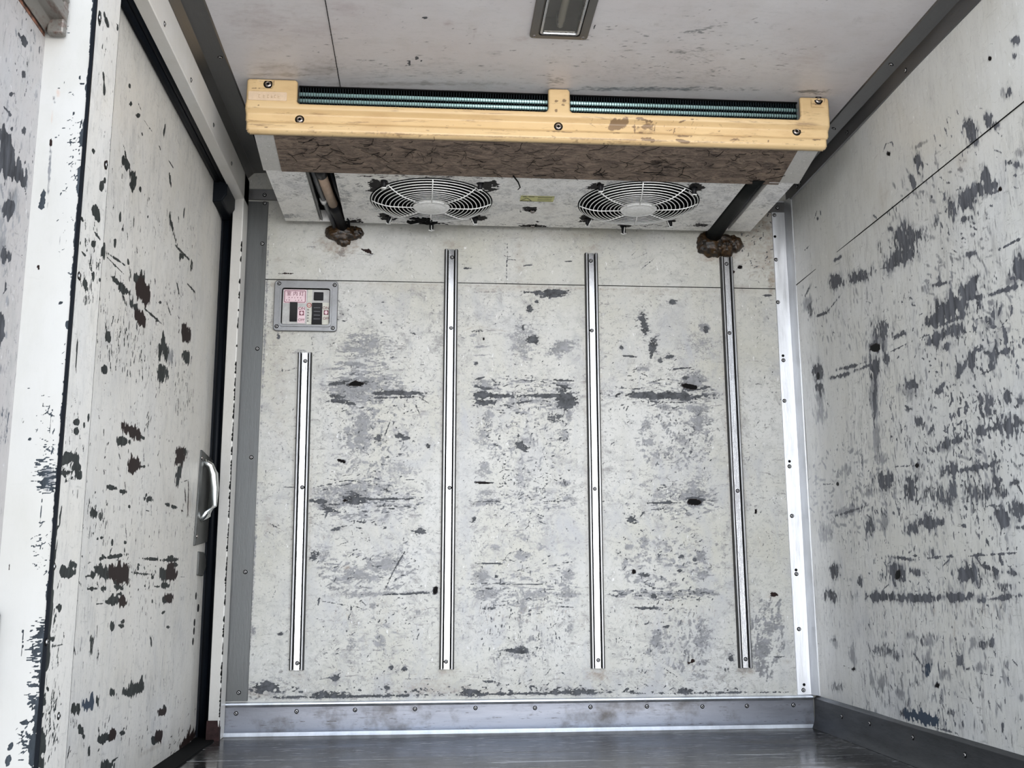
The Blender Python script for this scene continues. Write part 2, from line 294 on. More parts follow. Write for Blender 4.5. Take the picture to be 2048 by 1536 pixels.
# ------------------------------------------------------------------ wear marks (metres on each surface)
MARKS = {
 'back': [
  (-0.1739,1.0966,0.0703,0.001,0.001,-0.0482,0.5,1), (-0.223,1.1042,0.0534,-0.0015,-0.0001,-0.0045,0.7,1), (-0.2232,1.0831,0.0583,0.0031,0.0004,-0.0068,0.8,1), (-0.2323,1.0387,0.0597,-0.0007,0.0,-0.0075,0.9,1),
  (-0.2719,1.0247,0.0456,0.0021,0.0002,-0.0037,0.8,1), (-0.1994,1.1265,0.0513,-0.0023,-0.0001,-0.0038,0.6,1), (-0.2062,0.9763,0.0958,0.0011,0.0008,-0.0356,0.85,1), (-0.2243,0.9464,0.0724,0.0007,0.0009,-0.0355,0.6,1),
  (-0.2121,0.98,0.026,0.0025,0.0009,-0.0089,1.1,0), (-0.0917,0.953,0.0853,0.0001,0.0001,-0.0067,1,0), (-0.0813,0.9412,0.0707,0.0029,0.0002,-0.0037,0.8,0), (-0.2526,0.9254,0.0506,-0.0054,-0.0006,-0.0066,0.8,0),
  (-0.2711,0.9423,0.0253,-0.0034,-0.0007,-0.0059,0.7,0), (-0.2649,0.9816,0.0324,0.0063,0.0012,-0.0058,0.8,0), (-0.1973,0.8436,0.0432,0.0003,0.0021,-0.0902,0.7,1), (-0.2286,0.8288,0.0258,0.0002,0.0014,-0.0582,0.5,1),
  (-0.1359,0.8698,0.0506,-0.0003,0.0,-0.0037,0.8,1), (-0.1669,0.9041,0.0232,-0.0013,-0.0001,-0.0037,0.7,1), (-0.1177,0.8589,-0.0103,-0.0294,-0.002,0.0008,0.8,0), (-0.0875,0.8268,0.0144,0.0001,0.0001,-0.0088,0.9,0),
  (-0.0672,0.8211,0.0145,0.0001,0.0001,-0.0073,0.8,0), (-0.1451,0.822,0.0115,0.0001,0.0003,-0.0146,0.6,0), (-0.0134,0.9315,0.0176,-0.0095,-0.001,-0.002,0.8,0), (-0.032,0.8994,0.0105,-0.025,-0.002,-0.0009,0.7,0),
  (-0.0032,0.801,0.0072,0.0,0.0001,-0.0088,0.7,0), (-0.142,0.8118,0.0269,0.0102,0.0041,-0.0109,0.5,1), (-0.2495,0.7531,0.0144,-0.0057,-0.0015,-0.004,1.1,0), (-0.2242,0.6555,0.1138,0.0003,0.0011,-0.0456,0.7,1),
  (-0.2069,0.6413,0.0369,0.0001,0.0004,-0.0171,0.8,0), (-0.3107,0.6361,0.0233,-0.0007,0.0,-0.0085,1,0), (-0.1159,0.6444,0.08,0.0002,0.0001,-0.0036,1,0), (-0.1241,0.6243,0.0427,0.0001,0.0001,-0.0029,0.6,0),
  (-0.1394,0.6772,0.0858,0.0003,0.0004,-0.0201,0.5,1), (-0.0974,0.7278,0.0863,0.0004,0.0006,-0.0361,0.3,1), (-0.288,0.6071,-0.0051,-0.017,-0.0027,0.0009,0.7,0), (-0.2655,0.6113,0.0286,-0.0127,-0.0011,-0.0026,0.7,0),
  (-0.2502,0.5647,0.028,0.0056,0.0005,-0.0021,0.6,0), (-0.216,0.5492,0.0061,-0.0211,-0.0014,-0.0004,0.5,0), (-0.2363,0.5196,-0.0264,-0.0084,-0.0005,0.0013,0.5,0), (-0.2612,0.3525,0.0531,-0.0092,-0.0003,-0.002,0.7,0),
  (-0.2172,0.318,-0.0091,-0.0252,-0.002,0.0007,0.7,0), (-0.2736,0.3027,-0.0473,0.0099,0.0002,0.0013,0.5,0), (-0.303,0.3603,-0.0024,-0.0123,-0.0027,0.0006,0.8,0), (-0.2128,0.3364,0.0039,-0.0165,-0.0034,-0.0007,0.7,0),
  (-0.121,0.4606,0.0767,0.0406,0.015,-0.0271,0.65,1), (-0.1976,0.4302,0.0842,-0.0003,0.0006,-0.025,0.7,1), (-0.2185,0.4233,0.0364,-0.0001,0.0004,-0.0166,0.7,1), (-0.2901,0.4862,0.0197,-0.0162,-0.019,-0.0234,0.5,1),
  (-0.0775,0.4745,-0.0178,-0.0307,-0.0025,0.0014,0.8,0), (-0.1089,0.4132,-0.0135,-0.0304,-0.0019,0.0009,0.7,0), (-0.0233,0.5533,0.02,-0.0,0.0001,-0.0113,0.6,0), (-0.0483,0.5547,0.025,-0.0071,-0.0007,-0.0027,0.7,0),
  (-0.1475,0.3774,0.1545,0.0048,0.0004,-0.0069,0.6,1), (-0.0704,0.377,0.0633,0.0025,0.0002,-0.0035,0.8,0), (-0.2005,0.3749,0.0307,-0.0002,0.0003,-0.011,0.6,1), (-0.2612,0.5562,0.0141,-0.0,0.0002,-0.0056,0.7,0),
  (-0.3181,0.489,0.0123,-0.007,-0.0106,-0.0193,0.6,0), (-0.2303,0.4512,0.014,-0.0,0.0002,-0.0083,1,2), (0.0225,0.3876,0.007,-0.0012,-0.0019,-0.0109,1.2,0), (-0.1538,0.3443,0.0112,-0.0001,0.0003,-0.0137,0.6,1),
  (-0.1309,0.2444,0.0194,-0.0002,0.0005,-0.0271,0.5,1), (-0.2069,0.2383,0.0166,-0.0001,0.0007,-0.027,0.5,1), (-0.0275,0.3243,0.014,-0.0001,0.0001,-0.0096,0.6,1), (-0.2528,0.1486,0.0137,-0.0002,0.0002,-0.008,0.8,0),
  (-0.063,0.172,0.0097,-0.0001,0.0001,-0.0081,0.7,0), (-0.0977,0.1764,0.0069,-0.0001,0.0001,-0.0067,0.8,0), (-0.2494,0.1512,0.0445,0.0035,0.0002,-0.0013,0.6,0), (-0.1106,0.1228,0.0083,-0.0001,0.0001,-0.008,0.8,0),
  (-0.0359,0.1193,0.0125,-0.0001,0.0002,-0.0121,0.5,2), (0.0028,0.1255,0.0556,-0.0007,0.0003,-0.0241,0.5,2), (0.0304,0.144,0.1047,-0.0012,0.0,-0.0011,0.6,0), (0.3033,1.2664,0.0432,-0.0015,-0.0002,-0.0039,0.9,0),
  (0.3663,1.2668,0.0487,0.0009,-0.0001,-0.0125,0.9,0), (0.3699,1.2544,0.0418,0.0023,0.0001,-0.0039,0.8,0), (0.1698,1.2678,0.0452,0.0008,0.0,-0.0093,0.4,2), (0.1623,1.2646,0.0602,0.0027,0.0001,-0.0023,0.5,1),
  (0.2946,1.2142,0.0118,0.0072,0.006,-0.0106,0.7,0), (0.2762,1.1567,0.0045,0.0001,-0.0001,-0.0108,0.8,0), (0.319,1.2363,0.0061,0.0001,-0.0,-0.0047,1,0), (0.2744,1.1183,0.048,0.0007,-0.0004,-0.0702,0.45,1),
  (0.3044,1.1187,0.0169,-0.006,-0.0052,-0.0145,0.8,0), (0.2787,1.0801,0.0209,0.0003,-0.0002,-0.0274,0.5,1), (0.3944,1.0955,0.0485,0.0185,0.0099,-0.0286,0.75,1), (0.402,1.1048,0.0228,0.0087,0.0059,-0.0172,0.6,1),
  (0.1154,1.1511,0.0201,0.008,0.0008,-0.0021,0.6,2), (0.1862,1.1507,0.0509,-0.0084,-0.0004,-0.0023,0.6,2), (0.1385,1.1431,0.0239,0.0027,0.0004,-0.0038,0.5,0), (0.1281,1.1314,0.0119,0.0002,0.0,-0.0076,0.5,1),
  (0.1579,1.1197,0.0045,0.0001,0.0,-0.0046,1,0), (0.1475,1.0966,0.0447,0.0022,0.0002,-0.0053,0.5,1), (0.1513,1.0708,0.0334,0.002,0.0002,-0.0038,0.6,1), (0.1357,1.0449,0.0059,0.0001,0.0,-0.0045,1,0),
  (0.3788,1.1753,0.0363,-0.001,-0.0001,-0.0015,0.6,0), (0.1625,0.9834,0.0414,0.0005,0.0,-0.024,0.55,1), (0.1558,0.972,0.0288,-0.0049,-0.0008,-0.0044,0.95,0), (0.1499,1.0013,0.02,0.0063,0.0008,-0.0029,0.8,0),
  (0.1891,0.9927,0.0118,-0.0089,-0.0018,-0.0024,0.7,0), (0.4003,0.983,0.0329,0.0004,-0.0003,-0.0181,0.7,1), (0.396,0.9965,0.0314,-0.0012,-0.0002,-0.003,0.9,0), (0.3988,0.9769,0.0253,-0.0058,-0.0013,-0.0052,0.9,0),
  (0.1964,0.9492,0.0725,-0.0008,-0.0001,-0.0067,1,0), (0.3611,0.9509,0.0687,0.0022,0.0001,-0.006,0.95,0), (0.1595,0.9503,0.0384,0.0004,0.0,-0.012,0.7,0), (0.1625,0.9279,0.0369,0.0004,0.0,-0.0119,0.8,0),
  (0.4027,0.9408,0.0329,0.0003,-0.0005,-0.033,0.85,0), (0.3847,0.9301,0.0373,0.0004,-0.0002,-0.018,0.6,1), (0.1699,0.8834,0.0206,0.0002,0.0,-0.0474,0.5,1), (0.4109,0.8899,0.0119,0.0001,-0.0005,-0.0358,0.7,1),
  (0.2956,0.9367,0.1191,0.0012,-0.0001,-0.015,0.4,1), (0.2807,0.9306,0.0297,0.0063,0.0006,-0.0029,0.7,0), (0.3693,0.885,0.0297,0.0002,-0.0002,-0.0179,0.5,0), (0.2725,0.8101,0.0501,0.0003,-0.0002,-0.0294,0.5,1),
  (0.2725,0.7998,0.022,-0.0079,-0.0051,-0.0139,0.7,0), (0.1553,0.8315,0.0234,0.0002,0.0001,-0.0441,0.45,1), (0.3953,0.8302,0.0208,0.0001,-0.0005,-0.0355,0.5,1), (0.148,0.8057,0.0438,-0.0254,-0.0018,-0.0032,0.5,1),
  (0.1626,0.7289,0.032,0.0001,0.0,-0.0291,0.55,1), (0.1583,0.6926,0.0276,-0.0014,-0.0002,-0.0036,1,0), (0.1627,0.6637,0.029,0.0001,0.0,-0.0115,0.6,1), (0.1598,0.6392,0.0376,0.0001,0.0,-0.0173,0.75,1),
  (0.1699,0.6377,0.0507,0.0001,0.0,-0.0022,0.7,0), (0.3963,0.689,0.0235,0.0001,-0.0002,-0.0146,0.6,1), (0.4015,0.6425,0.0264,0.0001,-0.0002,-0.0145,0.65,1), (0.3663,0.6388,0.0586,0.0008,0.0,-0.0022,0.6,0),
  (0.2719,0.7003,0.038,0.0001,-0.0004,-0.0724,0.3,1), (0.3219,0.5704,0.0582,0.0,-0.0004,-0.0429,0.2,1), (0.1448,0.5775,0.0252,-0.0014,-0.0001,-0.0021,0.5,0), (0.1325,0.5875,0.0058,0.0,0.0,-0.0071,0.9,0),
  (0.2637,0.5389,0.0289,-0.0,-0.0001,-0.0199,0.5,1), (0.1915,0.5049,0.0172,-0.0,-0.0,-0.0142,0.6,1), (0.2705,0.4821,0.0404,-0.0001,-0.0001,-0.017,0.6,1), (0.3212,0.5047,0.0232,-0.0,-0.0001,-0.0128,0.5,1),
  (0.1807,0.4611,0.0466,-0.0001,-0.0,-0.0021,0.8,0), (0.4047,0.4648,0.0262,0.0042,0.0003,-0.0021,0.7,0), (0.3974,0.5618,0.0057,-0.0086,-0.0018,-0.0012,0.7,0), (0.1557,0.4261,0.04,-0.0001,0.0,-0.0252,0.7,1),
  (0.1943,0.4246,0.0062,-0.0035,-0.0029,-0.0048,1,0), (0.2471,0.4033,0.1163,-0.0019,-0.0,-0.0014,0.9,0), (0.3999,0.428,0.0231,-0.0001,-0.0004,-0.0282,0.6,1), (0.17,0.3757,0.0456,-0.0002,0.0,-0.0223,0.75,1),
  (0.1664,0.3911,0.0178,-0.0015,-0.0002,-0.0028,0.8,0), (0.2985,0.3723,0.1078,-0.0006,-0.0001,-0.0126,0.55,1), (0.4005,0.3746,0.0346,-0.0002,-0.0002,-0.0154,0.7,1), (0.2697,0.3418,0.0171,-0.0001,-0.0003,-0.0471,0.6,1),
  (0.2623,0.303,0.0142,-0.0001,-0.0002,-0.0414,0.4,1), (0.4049,0.2812,0.0115,-0.0001,-0.0004,-0.0304,0.5,1), (0.1771,0.3354,0.0199,-0.0001,-0.0,-0.0042,0.6,0), (0.3986,0.3382,0.0215,-0.0015,-0.0002,-0.0028,0.6,0),
  (0.2505,0.2178,0.031,-0.0029,-0.0008,-0.0082,1,0), (0.2732,0.2203,0.0133,-0.0048,-0.0039,-0.0103,0.6,0), (0.2904,0.2504,0.0098,-0.0056,-0.0101,-0.0166,0.6,1), (0.2547,0.2068,0.085,-0.0008,-0.0001,-0.0218,0.3,1),
  (0.4411,0.3017,0.0288,-0.0002,-0.0004,-0.025,0.3,2), (0.4531,0.1666,0.0213,-0.003,-0.0011,-0.0068,0.4,2), (0.1799,0.1336,0.0252,-0.0023,-0.0003,-0.0034,0.6,0), (0.1701,0.106,0.056,-0.0007,0.0,-0.0108,0.4,2),
  (0.6421,1.1764,0.0122,0.0019,0.0034,-0.0307,0.85,0), (0.6491,1.1548,0.0153,0.0002,-0.0004,-0.0155,0.7,0), (0.6691,1.1055,0.015,-0.0025,-0.0062,-0.0304,0.75,0), (0.6638,1.0808,0.0092,0.0001,-0.0004,-0.0123,0.7,0),
  (0.6921,1.0596,0.0092,0.0001,-0.0004,-0.0123,0.6,0), (0.72,1.0738,0.0138,0.0002,-0.0003,-0.0092,0.7,0), (0.828,1.1669,0.0186,0.0003,-0.0007,-0.0187,0.65,1), (0.8338,1.1576,0.0077,0.0001,-0.0005,-0.0125,0.7,0),
  (0.7335,1.2452,0.0138,0.0027,0.0011,-0.0077,0.9,0), (0.573,1.1011,0.0061,0.0001,-0.0002,-0.0077,0.8,0), (0.5951,1.0729,0.0227,-0.002,-0.0004,-0.0031,1,0), (0.6619,1.0677,0.0061,-0.0007,-0.0005,-0.0031,0.8,0),
  (0.7547,1.0381,0.0284,0.0027,0.0001,-0.0031,0.9,0), (0.635,1.0344,0.0243,0.0003,-0.0003,-0.0122,0.5,1), (0.8134,1.1106,0.0772,0.0011,-0.0018,-0.0464,0.25,1), (0.7845,0.9963,0.0551,0.0006,-0.0014,-0.0366,0.85,1),
  (0.7793,0.978,0.0258,-0.0028,-0.0016,-0.0106,1.2,0), (0.7568,0.9892,0.0242,-0.0051,-0.0008,-0.003,0.8,0), (0.8197,0.9784,0.0194,0.0063,0.0012,-0.0043,0.9,0), (0.7652,1.0099,0.0107,0.0001,-0.0002,-0.0061,0.9,0),
  (0.6978,0.9535,0.146,-0.0023,-0.0006,-0.0106,1.15,0), (0.6107,0.9746,0.0454,-0.001,-0.0001,-0.0023,0.6,0), (0.6795,0.999,0.023,0.0056,0.0004,-0.0022,0.6,0), (0.7192,0.934,0.0873,-0.0014,-0.0002,-0.003,0.6,0),
  (0.8048,0.8887,0.0426,0.0004,-0.0025,-0.0632,0.7,1), (0.7984,0.9189,0.0457,0.0004,-0.0006,-0.0151,0.6,1), (0.6997,0.918,0.0394,0.0004,-0.0006,-0.0181,0.5,1), (0.7284,0.9167,0.0139,0.0062,0.0009,-0.0021,0.9,0),
  (0.6468,0.8648,0.0211,0.0002,-0.0008,-0.0269,0.6,1), (0.6341,0.814,0.0046,-0.0238,-0.0059,-0.0013,0.5,1), (0.6665,0.7718,0.0279,-0.0184,-0.003,-0.0044,0.5,1), (0.732,0.7558,0.0376,0.0024,0.0001,-0.0052,0.5,1),
  (0.793,0.7784,0.0234,0.0203,0.0039,-0.0044,0.5,1), (0.8221,0.8287,0.0058,0.0301,0.006,-0.0008,0.5,1), (0.6515,0.82,0.021,0.0001,-0.0008,-0.0268,0.5,1), (0.7493,0.8207,0.0377,0.0003,-0.001,-0.0269,0.35,1),
  (0.5865,0.9169,-0.0048,-0.0106,-0.0021,0.0009,0.7,0), (0.5717,0.9243,0.0076,0.0031,0.0008,-0.0021,0.7,0), (0.7772,0.6403,0.0269,0.0001,-0.0004,-0.0117,1.2,0), (0.778,0.6609,0.0629,0.0002,-0.0013,-0.0351,0.7,1),
  (0.6921,0.6358,0.0611,0.0016,-0.0,-0.0036,1,0), (0.6677,0.6154,0.0223,0.0015,0.0001,-0.0022,0.7,0), (0.6913,0.6577,0.0447,0.0001,-0.0007,-0.0205,0.4,1), (0.7975,0.7021,0.0376,0.0001,-0.0023,-0.0588,0.3,1),
  (0.5884,0.5848,0.0133,0.0,-0.0002,-0.0087,0.8,0), (0.5926,0.5762,0.0295,0.0,-0.0,-0.0014,0.8,0), (0.6229,0.6022,0.0076,0.0087,0.0017,-0.0014,0.8,0), (0.6279,0.52,0.0146,-0.0013,-0.0059,-0.0499,0.6,1),
  (0.5791,0.5071,0.0132,-0.0,-0.0003,-0.0114,0.7,1), (0.7327,0.4796,0.0098,0.0034,0.0027,-0.0081,1,0), (0.7889,0.4795,0.0207,-0.0,-0.0008,-0.0201,0.75,1), (0.7707,0.4695,0.0074,-0.0,-0.0002,-0.0057,0.9,0),
  (0.5933,0.4372,0.0058,-0.0,-0.0002,-0.0071,1.1,0), (0.6252,0.4272,0.0172,-0.003,-0.0018,-0.0084,0.75,0), (0.79,0.4323,0.0384,-0.0001,-0.0008,-0.0199,0.7,1), (0.7283,0.4382,0.0088,-0.0,-0.0003,-0.0071,0.8,0),
  (0.6995,0.4554,0.0118,-0.0,-0.0002,-0.0071,0.7,1), (0.5675,0.4529,0.0131,-0.0,-0.0003,-0.0114,0.5,1), (0.6677,0.4726,0.0118,-0.0,-0.0005,-0.0171,0.6,1), (0.5626,0.3752,0.0204,-0.0001,-0.0003,-0.0113,0.85,1),
  (0.6821,0.3731,0.1173,-0.0006,-0.0004,-0.0113,0.65,1), (0.7878,0.3754,0.053,-0.0003,-0.0006,-0.0141,0.8,1), (0.6498,0.3677,0.0088,-0.0,-0.0002,-0.007,0.9,0), (0.6327,0.3333,0.048,-0.0024,-0.0003,-0.0042,0.95,0),
  (0.6817,0.3169,0.0087,-0.0001,-0.0001,-0.0021,0.8,0), (0.7049,0.3985,0.0293,-0.0001,-0.0004,-0.0113,0.5,1), (0.6519,0.2473,0.0203,-0.0002,-0.0011,-0.036,0.7,1), (0.6334,0.2087,0.0202,-0.0002,-0.0004,-0.0138,0.6,1),
  (0.663,0.2306,0.0116,-0.0001,-0.0007,-0.0221,0.6,1), (0.7855,0.2434,0.0285,-0.0051,-0.0135,-0.06,0.6,1), (0.7983,0.2712,0.0175,-0.0001,-0.0013,-0.0335,0.5,1), (0.685,0.2819,0.0102,-0.0001,-0.0002,-0.0056,0.8,0),
  (0.5783,0.2251,0.0021,-0.0035,-0.0013,-0.0007,0.9,0), (0.7556,0.1841,0.0103,0.0054,0.0034,-0.006,0.9,3), (0.7918,0.1809,0.0174,-0.0002,-0.0004,-0.0097,0.6,1), (0.868,0.1926,0.0088,-0.0001,-0.0005,-0.0111,0.8,0),
  (0.8549,0.1595,0.0116,-0.0001,-0.0003,-0.0069,0.5,0), (0.6944,0.1523,0.0262,-0.0161,-0.0012,-0.0017,0.6,0), (0.7759,0.1466,0.0348,-0.0004,-0.0006,-0.0165,0.45,1), (0.9708,0.5196,0.0118,-0.0333,-0.0021,-0.0008,0.5,2),
  (0.9618,0.6099,0.0045,0.0,-0.0004,-0.0088,1,0), (1.0019,0.3687,0.0134,-0.0001,-0.0004,-0.0071,1,3), (0.9988,0.3658,0.0208,-0.0001,-0.0007,-0.0128,0.6,2), (1.0103,0.194,0.028,-0.0003,-0.0001,-0.0014,0.8,0),
  (0.9614,0.214,0.0308,-0.0082,-0.0188,-0.0562,0.8,1), (0.9863,0.2698,0.0218,-0.0079,-0.0172,-0.0394,0.6,1), (1.0115,0.2978,0.0148,-0.0001,-0.0015,-0.0282,0.5,1), (0.9774,0.3262,0.0174,-0.0031,-0.0072,-0.0305,0.5,1),
  (1.033,0.1785,0.0177,-0.0002,-0.0005,-0.0097,0.5,2), (0.9869,0.9932,0.0124,0.0009,0.0,-0.0023,0.8,0), (0.2288,1.3606,-0.0017,-0.0683,-0.0015,0.0,0.8,0), (0.2274,1.3787,0.0167,-0.0012,-0.0001,-0.0016,0.7,0),
  (0.2425,1.3672,0.0137,-0.0005,-0.0001,-0.0016,0.7,0), (0.2895,1.3508,0.0183,0.0027,0.0004,-0.0031,0.7,0), (0.4156,1.3661,0.0177,0.0027,0.0003,-0.0023,0.7,0), (0.1094,1.3377,0.0151,0.0011,0.0002,-0.0031,0.7,0),
  (0.6107,1.4398,0.0089,-0.0174,-0.0012,-0.0007,0.6,0), (0.6451,1.3909,0.0362,0.0168,0.0006,-0.0015,0.6,0), (0.6276,1.4049,0.0184,0.018,0.001,-0.0011,0.6,0), (0.6614,1.3641,0.0255,0.0213,0.0009,-0.0012,0.6,0),
  (0.5617,1.3692,0.0254,-0.0018,-0.0001,-0.0013,0.5,0), (0.6038,1.355,-0.0137,0.0093,0.0007,0.0011,0.5,0), (0.9834,1.4305,0.0952,0.0021,-0.0047,-0.0966,0.35,2), (1.0259,1.4883,0.0638,0.0015,-0.0025,-0.0488,0.7,2),
  (0.8873,1.3961,0.0946,0.002,-0.0017,-0.0401,0.5,2), (0.9485,1.3589,0.0084,0.005,0.0029,-0.0055,1.2,0), (0.9194,1.3407,0.0135,0.0052,0.0019,-0.006,0.9,3), (1.0454,1.4643,0.0287,0.0007,-0.0034,-0.0649,0.7,2),
  (0.9451,1.2855,0.0785,0.0015,-0.001,-0.0222,0.35,2), (1.0306,1.2704,0.0173,-0.0005,-0.0003,-0.0032,0.9,0), (-0.2581,1.4183,0.0535,0.0012,0.0009,-0.0344,0.9,2), (-0.2425,1.3873,0.0297,0.0007,0.0005,-0.0218,0.8,2),
  (-0.1904,1.3853,0.0169,-0.006,-0.0024,-0.0074,0.9,3), (-0.2675,1.379,0.0133,0.0003,0.0005,-0.0187,0.5,1), (-0.4236,1.2906,0.0658,0.0013,0.0004,-0.0107,0.6,2), (-0.4316,1.3112,0.0292,0.0014,0.0001,-0.0023,0.6,3),
  (-0.4536,1.3517,0.0176,0.0004,0.0003,-0.0093,0.5,2), (-0.3611,1.3956,0.0296,-0.0009,-0.0,-0.0023,0.5,1), (-0.2051,1.3756,0.0521,-0.002,-0.0001,-0.0023,0.4,1), (0.4068,1.4495,0.2479,0.0058,-0.0003,-0.0192,0.25,2),
  (-0.0918,1.2738,0.134,0.0025,0.0002,-0.0155,0.25,2), (0.2679,1.2806,0.1824,0.0034,-0.0001,-0.0156,0.35,2), (0.6804,1.2774,0.1863,0.0035,-0.0005,-0.0158,0.3,2), (-0.4345,0.5675,0.0249,-0.014,-0.001,-0.0018,0.6,0),
  (-0.4414,0.5458,0.0185,-0.0105,-0.0006,-0.0012,0.5,0), (-0.4465,0.5703,0.0223,0.0,0.0012,-0.0308,0.35,2), (-0.405,0.6779,0.0388,-0.0027,-0.0001,-0.0014,0.8,0), (-0.2818,0.6868,0.0565,0.0117,0.0003,-0.0014,0.7,0),
  (-0.4434,1.1183,0.0043,0.0001,0.0004,-0.0105,0.8,0), (-0.3441,1.092,0.0054,-0.0352,-0.0011,-0.0002,0.7,0), (-0.4667,1.2744,0.0087,0.0002,0.0006,-0.0153,0.5,2), (-0.3796,1.0712,0.0202,0.0003,0.0004,-0.012,0.4,1),
  (-0.483,0.2811,0.0137,-0.0001,0.0008,-0.0189,0.6,1), (-0.4074,0.2697,0.011,-0.0001,0.0002,-0.0054,0.9,0), (-0.3348,1.0718,0.0021,-0.0224,-0.0014,-0.0001,0.5,0), (-0.2241,0.1002,0.2618,0.0007,0.0002,-0.0047,0.7,0),
  (0.2964,0.1018,0.2624,0.0008,0.0,-0.004,0.7,0), (0.8102,0.0975,0.255,-0.0011,-0.0001,-0.0034,0.6,0), (0.0237,0.1145,0.1534,-0.0019,0.0002,-0.0188,0.45,2), (-0.2653,0.1074,0.0547,-0.0007,0.0003,-0.0093,0.7,0),
  (-0.4557,0.1137,0.0338,-0.0004,0.0009,-0.0212,0.6,2), (0.1282,0.1052,0.0349,-0.0004,0.0,-0.0107,0.7,0), (0.4165,0.1044,0.0852,-0.001,-0.0001,-0.0081,0.7,0), (0.7309,0.1033,0.0288,-0.0004,-0.0003,-0.0082,0.7,0),
  (-0.212,0.9792,0.0231,0.0015,0.0004,-0.0059,1.3,7), (-0.2208,0.9821,0.0108,0.0042,0.0021,-0.0056,1.3,7), (0.7794,0.9825,0.0241,-0.0031,-0.0013,-0.0076,1.3,7), (0.7771,0.6374,0.0208,-0.0017,-0.0011,-0.0087,1.3,7),
  (-0.2509,0.7531,0.0135,-0.0049,-0.0014,-0.0041,1.3,7), (0.0225,0.3876,0.0056,-0.001,-0.0019,-0.0109,1.3,7), (0.9485,1.3589,0.0075,0.0029,0.0014,-0.0045,1.3,7), (0.1579,1.1197,0.003,0.0,0.0,-0.0046,1.3,7),
  (0.9618,0.6099,0.003,0.0,-0.0004,-0.0073,1.3,7), (0.5933,0.4372,0.0044,-0.0,-0.0002,-0.0071,1.3,7), (0.1583,0.6912,0.0203,-0.001,-0.0001,-0.0029,1.3,7), (-0.238,0.6398,0.0071,0.0,0.0001,-0.0028,1.3,7),
  (0.2683,1.367,0.0213,0.0005,-0.0004,-0.0707,0.4,2), (0.0638,1.4098,0.0453,0.001,0.0001,-0.0189,0.5,2), (0.4877,1.4066,0.0401,0.0009,-0.0004,-0.0191,0.5,2), (0.9068,1.4126,0.0536,0.0012,-0.0011,-0.0258,0.8,2),
  (0.0356,0.7502,0.0015,-0.582,-0.0058,0.0,0.35,2), (0.0827,0.7504,-0.0009,-0.5827,-0.0058,0.0,0.35,2), (0.4576,0.7449,-0.0031,-0.5811,-0.0059,-0.0001,0.35,2), (0.5079,0.7451,-0.0021,-0.5819,-0.0059,-0.0001,0.35,2),
  (0.8837,0.7469,0.0032,-0.5877,-0.0061,-0.0003,0.35,2), (0.9292,0.7471,0.0016,-0.5884,-0.0061,-0.0003,0.35,2), (-0.3849,0.6056,0.0056,-0.4329,-0.0056,0.0001,0.35,2), (-0.3358,0.6056,0.0029,-0.4334,-0.0056,0.0001,0.35,2),
  (0.054,0.1573,0.0335,-0.0004,0.0001,-0.0135,0.6,2), (0.4841,0.1498,0.0428,-0.0005,-0.0004,-0.0191,0.9,2), (0.91,0.1521,0.0351,-0.0004,-0.0008,-0.0166,0.7,2), (-0.3528,0.1564,0.0273,-0.0003,0.0004,-0.0107,0.4,2),
  (1.0112,1.5124,0.0798,0.002,-0.0029,-0.0587,1,2), (1.0489,1.3193,0.0158,0.0003,-0.0034,-0.0638,0.9,2), (1.0206,1.3829,0.0475,0.001,-0.0024,-0.0482,0.6,2), (0.8876,1.4042,0.0788,0.0017,-0.0014,-0.0321,0.9,2),
  (-0.2725,1.4023,0.0742,0.0017,0.0012,-0.0468,0.8,2), (1.046,1.4157,0.0222,0.0005,-0.0042,-0.0805,0.8,2), (0.985,1.4629,0.0477,0.0011,-0.0039,-0.0809,0.6,2), (0.2716,1.2822,0.7829,-0.0043,-0.0001,-0.0047,0.5,2),
  (-0.4364,1.048,0.0432,0.0006,0.0109,-0.2929,0.25,2), (-0.436,0.1267,0.0407,-0.0005,0.0007,-0.0186,0.9,0), (-0.4834,1.1448,0.0003,-0.3612,-0.0036,0.0001,0.5,1), (-0.4869,0.4382,-0.0037,-0.3306,-0.0041,0.0002,0.5,1),
  (1.0725,0.3541,0.0119,-0.0001,-0.0144,-0.252,0.4,2),
 ],
 'right': [
  (2.663,1.2167,-0.0533,-0.0157,0.0033,-0.0204,0.95,0), (2.5147,1.1858,-0.0685,-0.0093,-0.0096,-0.0167,0.85,0), (2.522,1.19,-0.0633,-0.0091,-0.011,-0.0198,0.6,1), (2.278,1.1635,-0.0929,-0.0119,-0.0121,-0.0221,0.9,0),
  (2.3187,1.1627,-0.0959,-0.0121,-0.0157,-0.0281,0.5,1), (2.3469,1.1595,-0.0607,-0.0132,-0.0006,-0.0027,1,0), (2.2538,1.1509,-0.0316,0.0045,-0.0032,-0.0028,1,0), (2.7784,1.1532,-0.0424,-0.0053,-0.003,-0.0049,1,0),
  (2.6849,1.1594,-0.0495,0.0111,-0.0039,-0.0024,0.9,0), (2.8784,1.2082,-0.0616,-0.0167,0.0061,-0.038,0.65,1), (2.8573,1.1874,-0.0307,-0.0081,0.0033,-0.0203,0.7,0), (2.8762,1.2473,-0.0306,0.0126,-0.0068,-0.0033,0.8,0),
  (2.1412,0.9744,-0.053,-0.0013,-0.0107,-0.0171,0.95,0), (2.0571,0.9838,-0.0747,0.0036,-0.0222,-0.0282,1.1,0), (2.102,0.9779,-0.0569,0.0015,-0.0181,-0.024,1,0), (1.9897,0.9999,-0.0541,0.0065,-0.0146,-0.0159,1,0),
